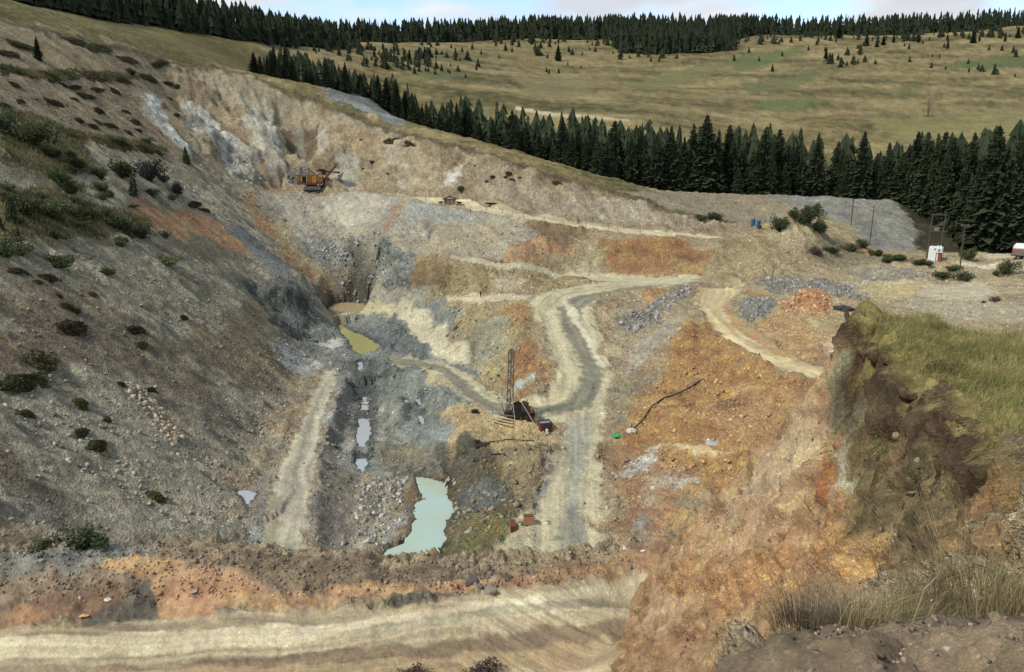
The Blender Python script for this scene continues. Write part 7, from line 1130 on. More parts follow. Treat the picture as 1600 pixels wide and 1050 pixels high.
for k in range(8): MB().box((-4.1 + k * .2 if k < 4 else 1.3 + (k - 4) * .18, -2.15, 3.45), (.05, .07, 1.5)).build('panel_rib', M_RUST if k % 3 == 0 else M_OCHRE, SH)
w_ = MB().box((2.25, -2.18, 3.45), (.85, .08, .8)).build('cab_window', M_TRIM, SH); MB().box((2.25, -2.23, 3.45), (.62, .04, .56)).build('pane', M_GLASS, w_)
MB().box((-.9, 0, 1.42), (3.0, 2.4, .45)).disc((-.3, 0, 1.25), (0, 0, 1), 1.3, .4).build('turntable', M_DARK, SH)
for s in (-1, 1):
    t_ = MB(); t_.prism([(-2.5, .35), (-2.2, 0), (1.9, 0), (2.3, .35), (2.3, .8), (1.9, 1.15), (-2.2, 1.15), (-2.5, .8)], s * 1.65 - .45, s * 1.65 + .45); tk = t_.build('track', M_MUD, SH)
    for k in range(5): MB().disc((-1.9 + k * .9, s * 1.65 + s * .02 - .47 * (1 if s < 0 else -1) * -s, .55), (0, 1, 0), .36, .12, 14).build('road_wheel', M_STEEL, tk)
bm_ = MB()
for s in (-.45, .45): bm_.box((4.75, s, 4.75), (6.7, .28, .55), (0, -math.atan2(4.75, 4.4), 0))
bm_.box((3.6, 0, 3.5), (.3, 1.0, .5)).box((5.8, 0, 5.9), (.25, 1.0, .4)); BO_ = bm_.build('boom', M_RUST, SH)
sv = MB(); n = 22
for s in (-.12, .12): sv.add(*tube_arrays([(7.0 + .72 * math.cos(2 * math.pi * k / n), s, 7.05 + .72 * math.sin(2 * math.pi * k / n)) for k in range(n + 1)], .085, 6))
for k in range(6): a = math.pi * k / 3; sv.rod((7.0, 0, 7.05), (7.0 + .7 * math.cos(a), 0, 7.05 + .7 * math.sin(a)), .05, 5)
sv.disc((7.0, 0, 7.05), (0, 1, 0), .16, .5, 10); sv.build('sheave', M_RUST, SH)
MB().box((4.5, 0, 5.25), (6.6, .42, .36), (0, .09, 0)).box((3.2, 0, 4.9), (1.3, .6, 1.2), (0, .2, 0)).box((1.6, 0, 5.5), (.3, .9, .3)).build('dipper_stick', M_DARK, SH)
MB().box((2.7, 0, 5.75), (1.9, .9, .55), (0, .1, 0)).build('crowd_gear', M_DARK, SH)
bk = MB(); bk.prism([(7.1, 4.2), (7.9, 4.5), (8.75, 5.05), (8.4, 3.9), (7.9, 2.95), (7.3, 2.9)], -.75, .75); bk = bk.build('bucket', M_STEEL, SH)
for k in range(4): MB().box((8.72, -.55 + .37 * k, 5.08), (.35, .14, .14), (0, -.6, 0)).build('tooth', M_DARK, bk)
MB().rod((7.45, 0, 6.5), (7.5, 0, 4.6), .035, 5).rod((7.3, .3, 4.5), (7.5, 0, 5.4), .05, 5).rod((7.3, -.3, 4.5), (7.5, 0, 5.4), .05, 5).build('hoist_rope', M_DARK, SH)
g = MB()
for s in (-.8, .8): g.rod((-.9, s, 4.4), (-1.3, s * .5, 6.1), .1, 6).rod((.9, s, 4.4), (-1.3, s * .5, 6.1), .09, 6)
g.rod((-1.3, -.5, 6.1), (-1.3, .5, 6.1), .12, 6); g.build('gantry', M_RUST, SH)
c_ = MB()
for s in (-.3, .3): c_.rod((-1.3, s, 6.1), (6.6, s, 7.3), .03, 5).rod((0, s, 4.7), (6.8, s, 7.7), .025, 5)
c_.build('suspension_rope', M_DARK, SH)
MB().box((-2.6, -2.0, 1.3), (1.6, .2, .2)).rod((-3.6, -1.9, 1.2), (-4.2, -1.8, .2), .06).build('step', M_TRIM, SH)

# --- cable drill rig on its bench
x, y = AT['rig']; RG = tag(empty('drill_rig', (x, y, zat(x, y)), facing(x, y)), 'drill rig with a tall grey lattice mast on the sandy bench', 'drill rig')
H = 9.9; mt = MB(); mx0 = -1.45
def leg(sx, sy, t): return (mx0 + .03 * H * t * .9 + sx * (.42 - .06 * t), sy * (.42 - .1 * t), .6 + t * (H - .6))
MT = MB()
for sx in (-1, 1):
    for sy in (-1, 1): MT.rod(leg(sx, sy, 0), leg(sx, sy, 1), .085, 5)
MT = MT.build('mast', M_STEEL, RG)
for k in range(13):
    t0, t1 = k / 13, (k + 1) / 13; r_ = MB()
    for sy in (-1, 1): r_.rod(leg(-1, sy, t0), leg(1, sy, t0), .045, 4).rod(leg(-1 if k % 2 else 1, sy, t0), leg(1 if k % 2 else -1, sy, t1), .042, 4)
    for sx in (-1, 1): r_.rod(leg(sx, -1, t0), leg(sx, 1, t0), .045, 4).rod(leg(sx, -1 if k % 2 else 1, t0), leg(sx, 1 if k % 2 else -1, t1), .042, 4)
    r_.build('lattice_bay', M_STEEL, MT)
MB().box((mx0 + .27, 0, H), (.95, .85, .35)).disc((mx0 + .27, 0, H + .15), (0, 1, 0), .3, .2, 12).build('crown_block', M_STEEL, RG)
MB().rod((mx0 + .05, .05, 1), (mx0 + .27, .05, H), .05, 5).rod((mx0 + .15, -.1, 3), (mx0 + .25, -.1, H), .02, 4).build('drill_string', M_DARK, RG)
MB().box((.0, 0, .72), (4.4, 1.5, .28)).box((.0, -.65, .95), (4.2, .14, .3)).box((.0, .65, .95), (4.2, .14, .3)).build('chassis', M_DARK, RG)
for k, xx in enumerate((-1.3, .2, 1.6)):
    for s in (-1, 1): w_ = MB().disc((xx, s * .95, .42), (0, 1, 0), .44, .26, 16).build('wheel', M_RUBBER, RG); MB().disc((xx, s * 1.0, .42), (0, 1, 0), .2, .3, 10).build('hub', M_RUST, w_)
MB().disc((-.3, 0, 1.65), (0, 1, 0), .62, .9, 16).disc((-.3, .5, 1.65), (0, 1, 0), .8, .08, 16).disc((-.3, -.5, 1.65), (0, 1, 0), .8, .08, 16).build('winch', M_DARK, RG)
MB().box((.75, 0, 1.75), (1.1, 1.1, 1.1)).box((.7, 0, 2.4), (.7, .8, .35), (0, .2, 0)).rod((1.0, .2, 2.2), (1.05, .2, 2.9), .07).build('engine', mat('oily_brown_engine', (76, 62, 50), .7), RG)
MB().disc((1.6, 0, 1.5), (1, 0, 0), .45, .8, 14).box((1.6, 0, 1.05), (.9, 1.0, .3)).build('fuel_drum', mat('rusty_drum', (150, 112, 88), .8), RG)
r_ = MB()
for xx in (1.35, 1.95, 2.35): r_.rod((xx, -.9, .75), (xx, -.9, 1.95), .03, 4)
r_.rod((1.35, -.9, 1.95), (2.35, -.9, 1.95), .03, 4).rod((1.35, -.9, 1.4), (2.35, -.9, 1.4), .03, 4); r_.build('railing', M_DARK, RG)
MB().rod((-1.9, -.5, 0.2), (-2.6, -1.4, 2.8), .05, 5).rod((-2.0, .6, 0.2), (-1.4, .3, 2.6), .05, 5).build('brace', M_DARK, RG)
for a, c in (((mx0 + .15, -.3, 5.0), (-.55, -3.4, .1)), ((mx0 + .5, -.3, 4.7), (2.2, -3.2, .1)), ((mx0 - .2, .1, 4.6), (-3.4, 1.4, .1))):
    MB().rod(a, c, .045, 5).build('stay_pole', M_WOOD, RG)
MB().rod((mx0 - .3, -.35, 4.9), (mx0 - 1.3, -.5, 4.85), .035, 4).build('side_arm', M_WOOD, RG)
for k in range(5):
    o = MB().box((0, 0, 0), (3.0 - .25 * k, .26, .09)).build('plank', M_WOOD if k < 3 else M_WOODG); px_, py_ = x - 2.4 + .15 * k, y - 1.9 + .3 * k
    o.location = (px_, py_, zat(px_, py_) + .35 + .05 * (k % 2)); o.rotation_euler = (.03, .12 - .02 * k, -.42 + .07 * k + facing(x, y)); tag(o, ['longest pale plank of the stack at the rig', 'second pale plank of the stack at the rig', 'pale plank in the middle of the stack at the rig', 'greyed plank of the stack at the rig', 'shortest greyed plank nearest the rig mast'][k], 'plank', 'planks at the rig')
for k, (dx, dy) in enumerate(((-3.9, -.9), (3.0, -.2))):
    px_, py_ = x + dx, y + dy; z0 = zat(px_, py_); tag(tube('stake', [(px_, py_, z0 - .2), (px_ + .03, py_, z0 + 2.2)], .025, M_DARK, None, 5), ['thin stake left of the drill rig', 'thin stake between the drill rig and the red box'][k], 'stake')
x, y = AT['redbox']; RB = tag(empty('open_tank', (x, y, zat(x, y) - .05), facing(x, y) + .35), 'rust-red open water box beside the drill rig', 'tank')
b = MB()
for sx, sy, dx, dy in ((-1, 0, .06, 1.5), (1, 0, .06, 1.5), (0, -1, 1.7, .06), (0, 1, 1.7, .06)): b.box((sx * .85, sy * .75, .6), (dx if sx else 1.64, dy if not sy else .06, 1.2))
b.box((0, 0, .05), (1.6, 1.4, .08)); b.build('wall', M_RUST, RB); MB().box((0, 0, .98), (1.62, 1.42, .04)).build('water_surface', mat('blue_grey_water', (112, 146, 168), .1, 0, .05), RB)
for k in range(6): MB().box((-.7 + .28 * k, -.8, .6), (.05, .05, 1.15)).build('rib', M_RUST, RB)
px_, py_ = x + .25, y - 1.25; o = MB().box((0, 0, .34), (.36, .3, .68)).box((0, 0, .7), (.3, .25, .06)).rod((0, 0, .72), (.02, 0, .85), .04).build('canister', M_WHITE, None, False, .02); o.location = (px_, py_, zat(px_, py_)); tag(o, 'white canister in front of the rust-red water box', 'canister')
x, y = AT['barrel']; t = tag(empty('barrel', (x, y, zat(x, y))), 'small dark barrel lying left of the drill rig', 'barrel'); MB().disc((0, 0, .3), (1, .4, 0), .3, .85, 16).build('shell', M_DARK, t); MB().disc((-.2, -.08, .3), (1, .4, 0), .32, .05, 16).disc((.2, .08, .3), (1, .4, 0), .32, .05, 16).build('hoop', M_RUST, t)

# --- rusty steel pieces by the lower road
x, y = AT['steelbox']; t = tag(empty('ribbed_box', (x, y, zat(x, y)), .08), 'rust-red ribbed steel box lying by the lower road', 'steel box')
MB().box((0, 0, .4), (.66, 1.7, .8)).build('body', mat('rust_orange', (140, 88, 66), .8, 0, .3, 4), t)
for k in range(4): MB().box((-.24 + .16 * k, 0, .82), (.07, 1.66, .06)).build('rib', M_RUST, t)
for k in range(4): MB().box((-.24 + .16 * k, -.87, .4), (.07, .05, .76)).build('rib', M_RUST, t)
x, y = AT['drum']; t = tag(empty('steel_trough', (x, y, zat(x, y) + .1), .05), 'tan rusty steel trough with pale neck beside the ribbed box', 'steel trough'); MT_ = mat('tan_rust', (164, 126, 92), .85, 0, .25, 4)
b = MB(); b.prism([(-.35, .0), (.75, .0), (.85, .2), (.85, .75), (.75, .9), (-.35, .9)], -.5, -.42); b.prism([(-.35, .0), (.75, .0), (.85, .2), (.85, .75), (.75, .9), (-.35, .9)], .42, .5); b.box((.22, 0, .03), (1.15, .84, .06)).box((.82, 0, .45), (.06, .84, .6)).box((-.33, 0, .45), (.06, .84, .86)); b.build('shell', MT_, t)
MB().box((.22, 0, .6), (1.1, .1, .5)).build('divider', mat('shadow_rust', (110, 84, 62), .85), t); MB().disc((-.62, 0, .45), (1, 0, 0), .4, .55, 16).build('neck', mat('dusty_steel', (188, 174, 144), .8), t)  # divider takes the tan rust darkened, painting shade inside the trough

# --- pump and hoses on the dark bank
x, y = AT['pump']; t = tag(empty('pump', (x, y, zat(x, y)), .2), 'dark pump wreck on the bank above the milky pond', 'pump'); MB().box((0, 0, .35), (1.6, .7, .5)).box((1.0, 0, .3), (.6, .5, .4)).build('block', mat('dark_mauve_steel', (84, 74, 70), .7), t); MB().disc((-.4, 0, .75), (1, 0, 0), .28, .7, 12).build('motor', M_DARK, t); MB().rod((.6, .1, .5), (2.6, .6, .55), .05).build('outlet_pipe', M_RUST, t)
def hose(key, r, m, name, label, cat, lift=0.02, ends=None):
    p = _L(LINES[key]); q = [p[0]]
    for i in range(len(p) - 1):
        n = max(2, int(np.hypot(*(p[i + 1] - p[i])) / .8)); q += [p[i] + (p[i + 1] - p[i]) * (k + 1) / n for k in range(n)]
    q = np.array(q); k = np.ones(5) / 5
    if len(q) > 8:
        for ax in (0, 1): q[2:-2, ax] = np.convolve(q[:, ax], k, 'valid')
    z = land_z(q[:, 0], q[:, 1]) + r + lift; zs = z.copy()
    for _ in range(3): zs[1:-1] = np.maximum(zs[1:-1], (zs[:-2] + zs[2:]) / 2 - .05)
    return tag(tube(name, [(a, b_, c) for (a, b_), c in zip(q, zs)], r, m, None, 7), label, cat)
M_HOSEW = mat('pale_hose', (206, 204, 196), .5); M_HOSEB = mat('black_hose', (40, 40, 40), .5)
hose('BLACK_PIPE', .10, M_HOSEB, 'pipe', 'long black pipe lying across the orange slope', 'pipe', .1)
hose('HOSE_A', .085, M_HOSEW, 'hose', 'thick pale hose dipping into the milky pond', 'hose', .12); hose('HOSE_B', .05, M_HOSEW, 'hose', 'thin pale hose right of the thick hose at the pond', 'hose', .08)
hose('HOSE_C', .06, M_HOSEB, 'hose', 'black hose running from the pump towards the drill rig', 'hose', .1); hose('HOSE_D', .07, M_HOSEB, 'pipe', 'short black pipe lying below the pump hose', 'pipe', .05)
hose('HOSE_E', .05, M_HOSEB, 'hose', 'dark hose end on the lower dark bank', 'hose', .05); hose('HOSE_F', .04, M_HOSEB, 'cable', 'thin dark cable curving down the stony bank', 'cable', .03); hose('CABLE_G', .03, M_HOSEB, 'cable', 'thin cable loop near the top of the stony bank', 'cable', .03)
def lump(name, x, y, w, d, h, m, label, cat, seed):
    bm = bmesh.new(); bmesh.ops.create_icosphere(bm, subdivisions=3, radius=1)
    for v in bm.verts: p = v.co.copy(); f = 1 + .45 * float(fbm(np.array([p.x * 1.5 + seed]), np.array([p.y * 1.5 + p.z]), 1., 4, seed)[0]); v.co = Vector((p.x * w * f, p.y * d * f, (p.z * h if p.z > 0 else p.z * .15) * f))
    me = bpy.data.meshes.new(name); bm.to_mesh(me); bm.free(); o = link(name, me, m); o.location = (x, y, zat(x, y) + .05); return tag(o, label, cat)
x, y = AT['net']; lump('net', x, y, 1.1, .7, .3, mat('green_net', (66, 150, 96), .8, 0, .4, 5), 'crumpled bright green net at the end of the black pipe', 'net', 3)
x, y = AT['sack']; lump('sack', x, y, .75, .6, .5, M_CONC, 'pale sack between the green net and the black pipe', 'sack', 5)
x, y = AT['tarp']; lump('tarpaulin', x, y, 2.0, 1.6, .7, mat('black_plastic', (34, 38, 42), .45), 'black plastic sheet on the ground behind the grass tip', 'tarpaulin', 7)

# --- hut, dark beams and fence posts along the upper bench road
x, y = AT['hut']; t = tag(empty('hut', (x, y, zat(x, y) - .2), facing(x, y)), 'small plank hut with dark gable roof beside the upper road', 'hut')
for k in range(10): MB().box((-1.42 + .315 * k, -1.0, .85), (.29, .05 + .02 * (k % 2), 1.6)).build('plank', M_WOODG if k % 3 else mat('tan_plank', (168, 142, 106)), t)
MB().box((-1.52, 0, .85), (.06, 2.0, 1.6)).box((1.56, 0, .85), (.06, 2.0, 1.6)).box((0, 1.0, .85), (3.0, .06, 1.6)).build('wall', M_WOODG, t)
MB().prism([(-1.9, 1.55), (-1.85, 1.72), (-.3, 2.45), (.1, 2.45), (1.95, 1.75), (1.95, 1.58), (.0, 2.25)], -1.3, 1.2).build('roof', mat('dark_roof_felt', (66, 56, 50), .9), t)
MB().box((-2.3, .1, 1.0), (1.5, 1.4, .12), (0, -.12, 0)).box((-2.4, 0, .8), (1.1, 1.0, .3)).build('lean_to', mat('dark_sheet', (64, 58, 54), .9), t); MB().box((2.4, .1, .9), (1.7, 1.4, .12), (0, .15, 0)).box((2.4, 0, .7), (1.2, 1.0, .3)).build('lean_to', mat('dark_sheet', (64, 58, 54), .9), t)
x, y = AT['planks']; z = zat(x, y)
for k in range(4):
    o = MB().box((0, 0, 0), (3.4 - .5 * (k % 2), .4, .22)).build('beam', mat('tarred_beam', (44, 40, 38), .9)); o.location = (x + .35 * (k % 2) - .5 * (k // 2), y + .3 * (k % 2), z + .18 + .2 * (k // 2)); o.rotation_euler = (0, .03, facing(x, y) - .05 + .06 * k); tag(o, ['lowest left tarred beam above the upper road', 'lowest right tarred beam above the upper road', 'upper left tarred beam above the upper road', 'topmost right tarred beam above the upper road'][k], 'beam', 'tarred beams above the upper road')
for k, (px_, py_) in enumerate(_L(LINES['FENCE'])):
    z = zat(px_, py_); tag(tube('fence_post', [(px_, py_, z - .2), (px_ + .04, py_, z + 1.25)], [.07, .06], M_WOODG, None, 6), 'thin wooden post along the edge of the upper bench road', 'post', 'fence posts along the upper bench road')

# --- blue tanks and yellow box
for k, key in enumerate(('tank1', 'tank2')):
    x, y = AT[key]; t = tag(empty('tank', (x, y, zat(x, y) - .1), .1), ['left one of the two upright blue tanks', 'right one of the two upright blue tanks'][k], 'tank', 'upright blue tanks')
    MB().disc((0, 0, .95), (0, 0, 1), .48, 1.9, 18).build('shell', M_BLUE, t); MB().add(*tube_arrays([(0, 0, 1.9), (0, 0, 2.05), (0, 0, 2.12)], [.48, .36, .12], 18)).build('lid', M_STEEL, t); MB().rod((0, 0, 2.1), (0, 0, 2.35), .05).build('valve', M_STEEL, t); MB().disc((0, 0, .6), (0, 0, 1), .5, .06, 18).disc((0, 0, 1.4), (0, 0, 1), .5, .06, 18).build('hoop', M_BLUE, t)
x, y = AT['ybox']; t = tag(empty('crate', (x, y, zat(x, y) - .1), .1), 'pale yellow crate right of the blue tanks', 'crate'); MB().box((0, 0, .45), (1.5, .9, .85)).build('body', M_YEL, t); MB().box((-.8, 0, .4), (.1, .9, .8)).build('end_board', mat('ochre_board', (150, 112, 60)), t)
for k in range(3): MB().box((0, -.47, .2 + .26 * k), (1.5, .04, .2)).build('slat', M_YEL, t)

# --- poles, transformer and kiosk
M_POLE = mat('weathered_pole', (84, 74, 64), .9, 0, .25, 3); M_INS = mat('insulator', (150, 150, 148), .3)
def pole(key, h, arms, label, lean=0.0):
    x, y = AT[key]; z = zat(x, y); t = tag(empty('utility_pole', (x, y, z), facing(x, y)), label, 'utility pole'); MB().rod((0, 0, -.4), (lean * h, 0, h), .15, 8, .1).build('shaft', M_POLE, t)
    for (hz, w) in arms:
        a_ = MB().box((lean * hz, -.12, hz), (w, .1, .12)).build('crossarm', M_POLE, t)
        for q in (-.45, -.22, .22, .45): MB().disc((lean * hz + q * w, -.12, hz + .16), (0, 0, 1), .05, .2, 8).build('insulator', M_INS, a_)
    return (x, y, z, h, lean)
pole('pole1', 7.0, [(6.7, .8), (4.9, 2.4)], 'utility pole with two crossarms before the spoil heap, the left one'); pole('pole2', 10.0, [(8.6, 2.0)], 'taller utility pole right of the pole with two crossarms', .02); pole('pole4', 9.0, [(8.7, 1.6), (8.95, 1.6)], 'utility pole with T-shaped top right of the kiosk')
x, y = AT['pole3']; z = zat(x, y); t = tag(empty('transformer_mast', (x, y, z), facing(x, y)), 'twin-pole transformer mast behind the white kiosk', 'utility pole')
for xx in (0, 2.55): MB().rod((xx, 0, -.4), (xx + .35, 0, 10.0), .17, 8, .12).build('shaft', M_POLE, t)
for hz in (9.7, 6.0): MB().box((1.6, -.15, hz), (3.4, .12, .16)).build('crossarm', M_POLE, t)
MB().box((1.4, -.1, 6.5), (1.0, .7, .8)).build('transformer', M_STEEL, t)
for k in range(3): MB().rod((1.1 + .35 * k, -.1, 6.9), (1.2 + .35 * k, -.1, 9.6), .02, 4).build('lead_wire', M_DARK, t); MB().rod((1.1 + .3 * k, -.2, 3.2), (1.1 + .35 * k, -.1, 6.2), .025, 4).build('lead_wire', M_DARK, t)
x, y = AT['kiosk']; y -= 1.2; z = zat(x, y); t = tag(empty('kiosk', (x + .1, y, z - .1), facing(x, y) - .15), 'white electrical kiosk with a rusty red corner at the twin-pole mast', 'kiosk')
MB().box((0, 0, 1.6), (1.5, 2.0, 3.2)).build('cabinet', M_WHITE, t, False, .04); MB().box((1.3, -.1, 2.55), (1.2, 1.7, 1.2)).build('upper_cabinet', M_WHITE, t, False, .04); MB().box((1.3, 0, .95), (1.0, 1.3, 1.9)).build('lower_cabinet', M_RED, t, False, .03)
MB().box((1.0, -.75, 1.0), (.25, .1, 1.7)).build('door_post', M_WHITE, t); MB().box((1.35, -.98, 2.5), (.5, .05, .5)).build('panel', M_STEEL, t); MB().box((.5, -1.03, 2.7), (.25, .05, .35)).build('plate', M_BLUE, t)
for k in range(2): MB().add(*tube_arrays([(.9 + .55 * k, 0, 3.15), (.9 + .55 * k, 0, 3.35), (.9 + .55 * k, 0, 3.5)], [.2, .17, .06], 10)).build('bushing', M_WHITE, t)
def wire(p0, p1, sag, label):
    pts = [tuple(Vector(p0).lerp(Vector(p1), k / 10) - Vector((0, 0, sag * 4 * (k / 10) * (1 - k / 10)))) for k in range(11)]; tag(tube('power_line', pts, .018, M_DARK, None, 4), label, 'wire')
def top_of(key, h, dz=0): q = AT[key]; return (q[0], q[1], zat(*q) + h + dz)
wire(top_of('pole1', 6.8), top_of('pole2', 8.7), .3, 'power line between the two poles before the spoil heap'); wire(top_of('pole2', 8.8), top_of('pole3', 9.8), .6, 'power line from the taller pole to the twin-pole mast'); wire(top_of('pole3', 9.8), top_of('pole4', 9.0), .2, 'power line from the twin-pole mast to the T-shaped pole'); wire(top_of('pole4', 9.0), (160, 176, -17), .8, 'power line from the T-shaped pole to the right')
# --- truck at the right edge
x, y = AT['truck']; z = zat(x, y); t = tag(empty('truck', (x - 1.4, y, z), facing(x, y) - .10), 'grey truck with white rounded cover at the right edge', 'truck')
b = MB(); prof = [(-1.25, 2.35)] + [(-1.25 * math.cos(math.pi * k / 12), 2.35 + 1.15 * math.sin(math.pi * k / 12)) for k in range(1, 12)] + [(1.25, 2.35)]
V = [(xx, yy, zz) for xx in (0.15, 8.2) for yy, zz in prof]; V = [((xx + (.45 * ((zz - 2.35) / 1.15) ** 2 if xx < 1 else 0)), yy, zz) for xx, yy, zz in V]; n = len(prof); F = [tuple(range(n)), tuple(range(n, 2 * n))[::-1]] + [(k, k + 1, n + k + 1, n + k) for k in range(n - 1)] + [(n - 1, 0, n, 2 * n - 1)]; b.add(V, F); b.build('cover', M_WHITE, t, True)
MB().box((4.2, 0, 1.65), (8.1, 2.5, 1.4)).build('cargo_body', M_TRUCKG, t); MB().box((4.2, 0, .85), (8.6, .9, .3)).build('chassis', M_DARK, t)
MB().box((.55, -1.27, 2.05), (.75, .04, .5)).build('panel', mat('faded_red', (190, 84, 66)), t); MB().box((2.6, -1.27, 2.0), (1.2, .04, .45)).build('panel', mat('faded_red', (190, 84, 66)), t)
for k in range(5): MB().box((.3 + 1.95 * k, -1.28, 1.6), (.08, .06, 1.4)).build('stake', M_TRUCKG, t)
for xx in (1.4, 2.6, 9.3):
    for s in (-1, 1): w_ = MB().disc((xx, s * 1.05, .5), (0, 1, 0), .5, .32, 18).build('wheel', M_RUBBER, t); MB().disc((xx, s * 1.12, .5), (0, 1, 0), .24, .3, 12).build('rim', M_STEEL, w_)
c_ = MB(); c_.prism([(8.5, .9), (10.6, .9), (10.7, 1.7), (10.3, 2.75), (8.6, 2.85)], -1.2, 1.2); c_ = c_.build('cab', mat('cab_grey_blue', (96, 106, 112), .5), t); MB().box((9.5, -1.22, 2.2), (1.0, .05, .7)).build('window', M_GLASS, c_); MB().box((.1, 0, 1.1), (.1, 2.3, .2)).build('bumper', M_DARK, t)

# --- person on the ledge
def skin_mesh(name, verts, edges, radii, m, parent):
    me = bpy.data.meshes.new(name); me.from_pydata(verts, edges, []); me.update(); o = link(name, me, m, parent)
    md = o.modifiers.new('skin', 'SKIN'); me.skin_vertices[0].data[0].use_root = True
    for sv_, r in zip(me.skin_vertices[0].data, radii): sv_.radius = r if hasattr(r, '__len__') else (r, r)
    md.use_smooth_shade = True; sd = o.modifiers.new('sub', 'SUBSURF'); sd.levels = 1; sd.render_levels = 1; return o
x, y = AT['person']; PE = tag(empty('person', (x, y, zat(x, y)), 0), 'person in brown jacket, dark trousers and white helmet standing on the ledge', 'person')
# continuous body, facing left (-x), forearms folded forward
bv = [(0, 0, .95), (.0, 0, 1.15), (.03, 0, 1.38), (.03, 0, 1.50), (.0, 0, 1.63), (.02, -.19, 1.42), (.06, -.25, 1.15), (-.18, -.2, 1.05), (-.28, -.13, 1.08), (.02, .19, 1.42), (.05, .24, 1.15), (-.16, .2, 1.03), (-.27, .12, 1.06), (.01, -.1, .9), (.0, -.11, .5), (.05, -.11, .09), (-.12, -.12, .04), (.01, .1, .9), (.02, .11, .5), (.06, .12, .09), (-.11, .13, .04)]
be = [(0, 1), (1, 2), (2, 3), (3, 4), (2, 5), (5, 6), (6, 7), (7, 8), (2, 9), (9, 10), (10, 11), (11, 12), (0, 13), (13, 14), (14, 15), (15, 16), (0, 17), (17, 18), (18, 19), (19, 20)]
skin_mesh('body', bv, be, [(.13, .15), (.12, .15), (.11, .17), .055, (.095, .08), .055, .048, .04, .035, .055, .048, .04, .035, .085, .062, .045, .04, .085, .062, .045, .04], mat('skin', (196, 150, 122), .6), PE)
skin_mesh('jacket', [(0, 0, .92), (.0, 0, 1.15), (.03, 0, 1.40), (.02, -.19, 1.42), (.06, -.25, 1.15), (-.14, -.21, 1.06), (.02, .19, 1.42), (.05, .24, 1.15), (-.13, .205, 1.04)], [(0, 1), (1, 2), (2, 3), (3, 4), (4, 5), (2, 6), (6, 7), (7, 8)], [(.17, .19), (.155, .185), (.14, .2), .075, .066, .056, .075, .066, .056], mat('brown_jacket', (92, 74, 56), .9), PE)
skin_mesh('trousers', [(0, 0, .95), (.01, -.1, .88), (.0, -.11, .5), (.05, -.11, .12), (.01, .1, .88), (.02, .11, .5), (.06, .12, .12)], [(0, 1), (1, 2), (2, 3), (0, 4), (4, 5), (5, 6)], [(.15, .17), .11, .085, .07, .11, .085, .07], mat('black_trousers', (30, 26, 24), .9), PE)
bm = bmesh.new(); bmesh.ops.create_uvsphere(bm, u_segments=14, v_segments=8, radius=.14)
for v in bm.verts: v.co.z = max(v.co.z, -.02) * .95; v.co.x *= 1.12 if v.co.z > 0 else 1.35
me = bpy.data.meshes.new('helmet'); bm.to_mesh(me); bm.free(); o = link('helmet', me, M_WHITE, PE); o.location = (-.01, 0, 1.66)
x_, y_ = x - .32, y - .05; o = MB().box((0, 0, 0), (.16, .3, .34)).build('bag', mat('pale_mauve_cloth', (190, 172, 176), .9), None, False, .04); o.location = (x_, y_, zat(x, y) + 1.05); o.rotation_euler = (0, .2, 0); tag(o, 'pale bag held in front by the person on the ledge', 'bag')

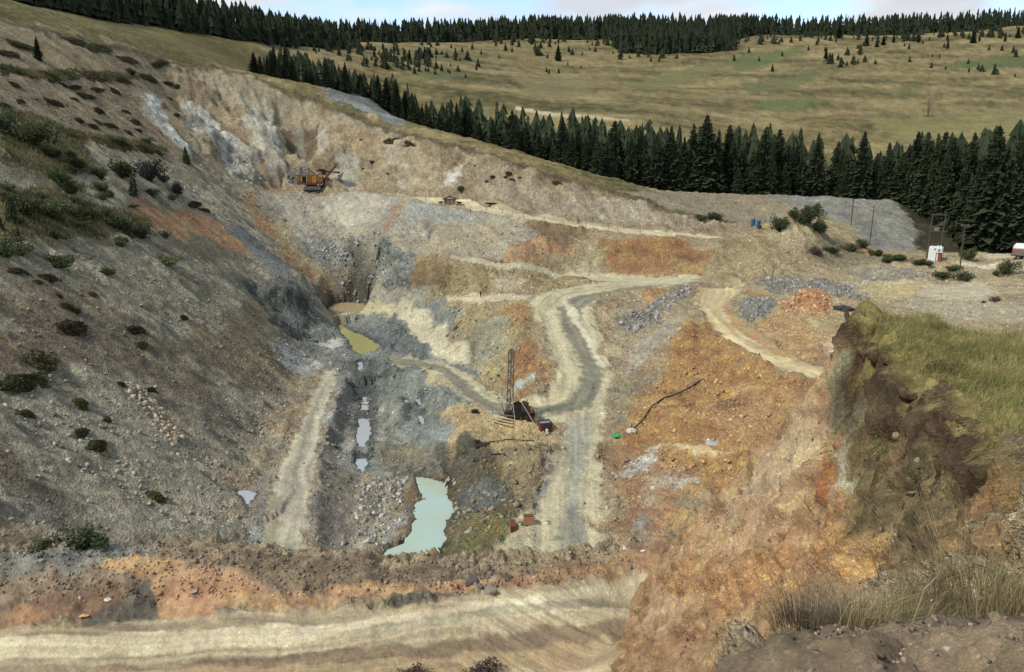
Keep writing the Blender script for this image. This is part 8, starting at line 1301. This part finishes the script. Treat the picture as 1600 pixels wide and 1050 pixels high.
# --- timber and single rocks
def log(p0, p1, r, m, label, lift=.1):
    pts = [(p0[0] + (p1[0] - p0[0]) * k / 6, p0[1] + (p1[1] - p0[1]) * k / 6) for k in range(7)]; zz = max(zat(*q) - (zat(*p0) + (zat(*p1) - zat(*p0)) * k / 6) for k, q in enumerate(pts)); z0, z1 = zat(*p0) + max(zz, 0) + lift, zat(*p1) + max(zz, 0) + lift
    tag(tube('log', [(p0[0], p0[1], z0), ((p0[0] + p1[0]) / 2, (p0[1] + p1[1]) / 2, (z0 + z1) / 2 - .03), (p1[0], p1[1], z1)], [r, r * .95, r * .8], m, None, 7), label, 'log')
x, y = AT['log1']; log((x - 1.0, y - 1.6), (x + .6, y + 2.2), .16, M_WOOD, 'pale log lying on the mound left of the bend'); x, y = AT['log2']; log((x - .3, y - .8), (x + .1, y + 1.2), .07, M_WOODG, 'short dark log at the edge of the rig bench')
x, y = AT['stick']; log((x - 1.6, y - .8), (x + 1.4, y + 1.2), .14, mat('brown_timber', (140, 96, 62)), 'brown timber lying on the slope below the ledge')
for k, (x, y, w, h) in enumerate(BOULDERS):
    x, y, w, h = float(x), float(y), float(w), float(h); r = np.random.RandomState(300 + k); bm = bmesh.new(); bmesh.ops.create_icosphere(bm, subdivisions=2, radius=1)
    pl = [(Vector(r.randn(3)).normalized(), .4 + .32 * r.rand()) for _ in range(12)]
    for v in bm.verts:
        for nrm, d in pl:
            q = v.co.dot(nrm)
            if q > d: v.co -= nrm * (q - d)
    for v in bm.verts: v.co += Vector(r.randn(3)) * .015
    me = bpy.data.meshes.new('boulder'); bm.to_mesh(me); bm.free()
    col = [(226, 214, 200), (210, 200, 190), (206, 168, 124), (128, 118, 112), (142, 130, 116), (120, 110, 104), (226, 220, 210), (224, 214, 206), (150, 140, 112), (140, 132, 106), (176, 168, 140), (134, 124, 94), (74, 72, 70), (226, 226, 222), (170, 160, 150), (150, 148, 140)][k]
    o = link('boulder', me, mat('boulder_%d' % k, col, .9, 0, .25, 3, .2, .6)); s = max(w, .1); o.scale = (s * .58, s * .5, max(h, .06) * .62); o.rotation_euler = (r.rand() * .4, r.rand() * .4, r.rand() * 6); o.location = (x, y, zat(x, y) + h * .12)
    tag(o, ['white rock on the near berm beside the dark wedge', 'small pale rock left of the white rock on the berm', 'tan rock at the foot of the berm near the road', 'large grey boulder at the right end of the grey strip on the berm', 'brownish grey boulder right of the large grey boulder', 'smaller grey boulder leaning on the large grey boulder', 'white rock on the berm at the right, the wider one', 'white rock on the berm at the right, the smaller one', 'pointed grey stone stuck in the olive face of the bank', 'rounded stone in the olive face right of the pointed stone', 'flat pale stone at the left edge of the olive face', 'wide stone low in the olive face', 'dark rock at the foot of the left slope behind the berm', 'white rock beside the ridge road near the berm', 'pale rock on the orange mound of the berm', 'grey rock on the crest of the berm at far left'][k], 'rock')
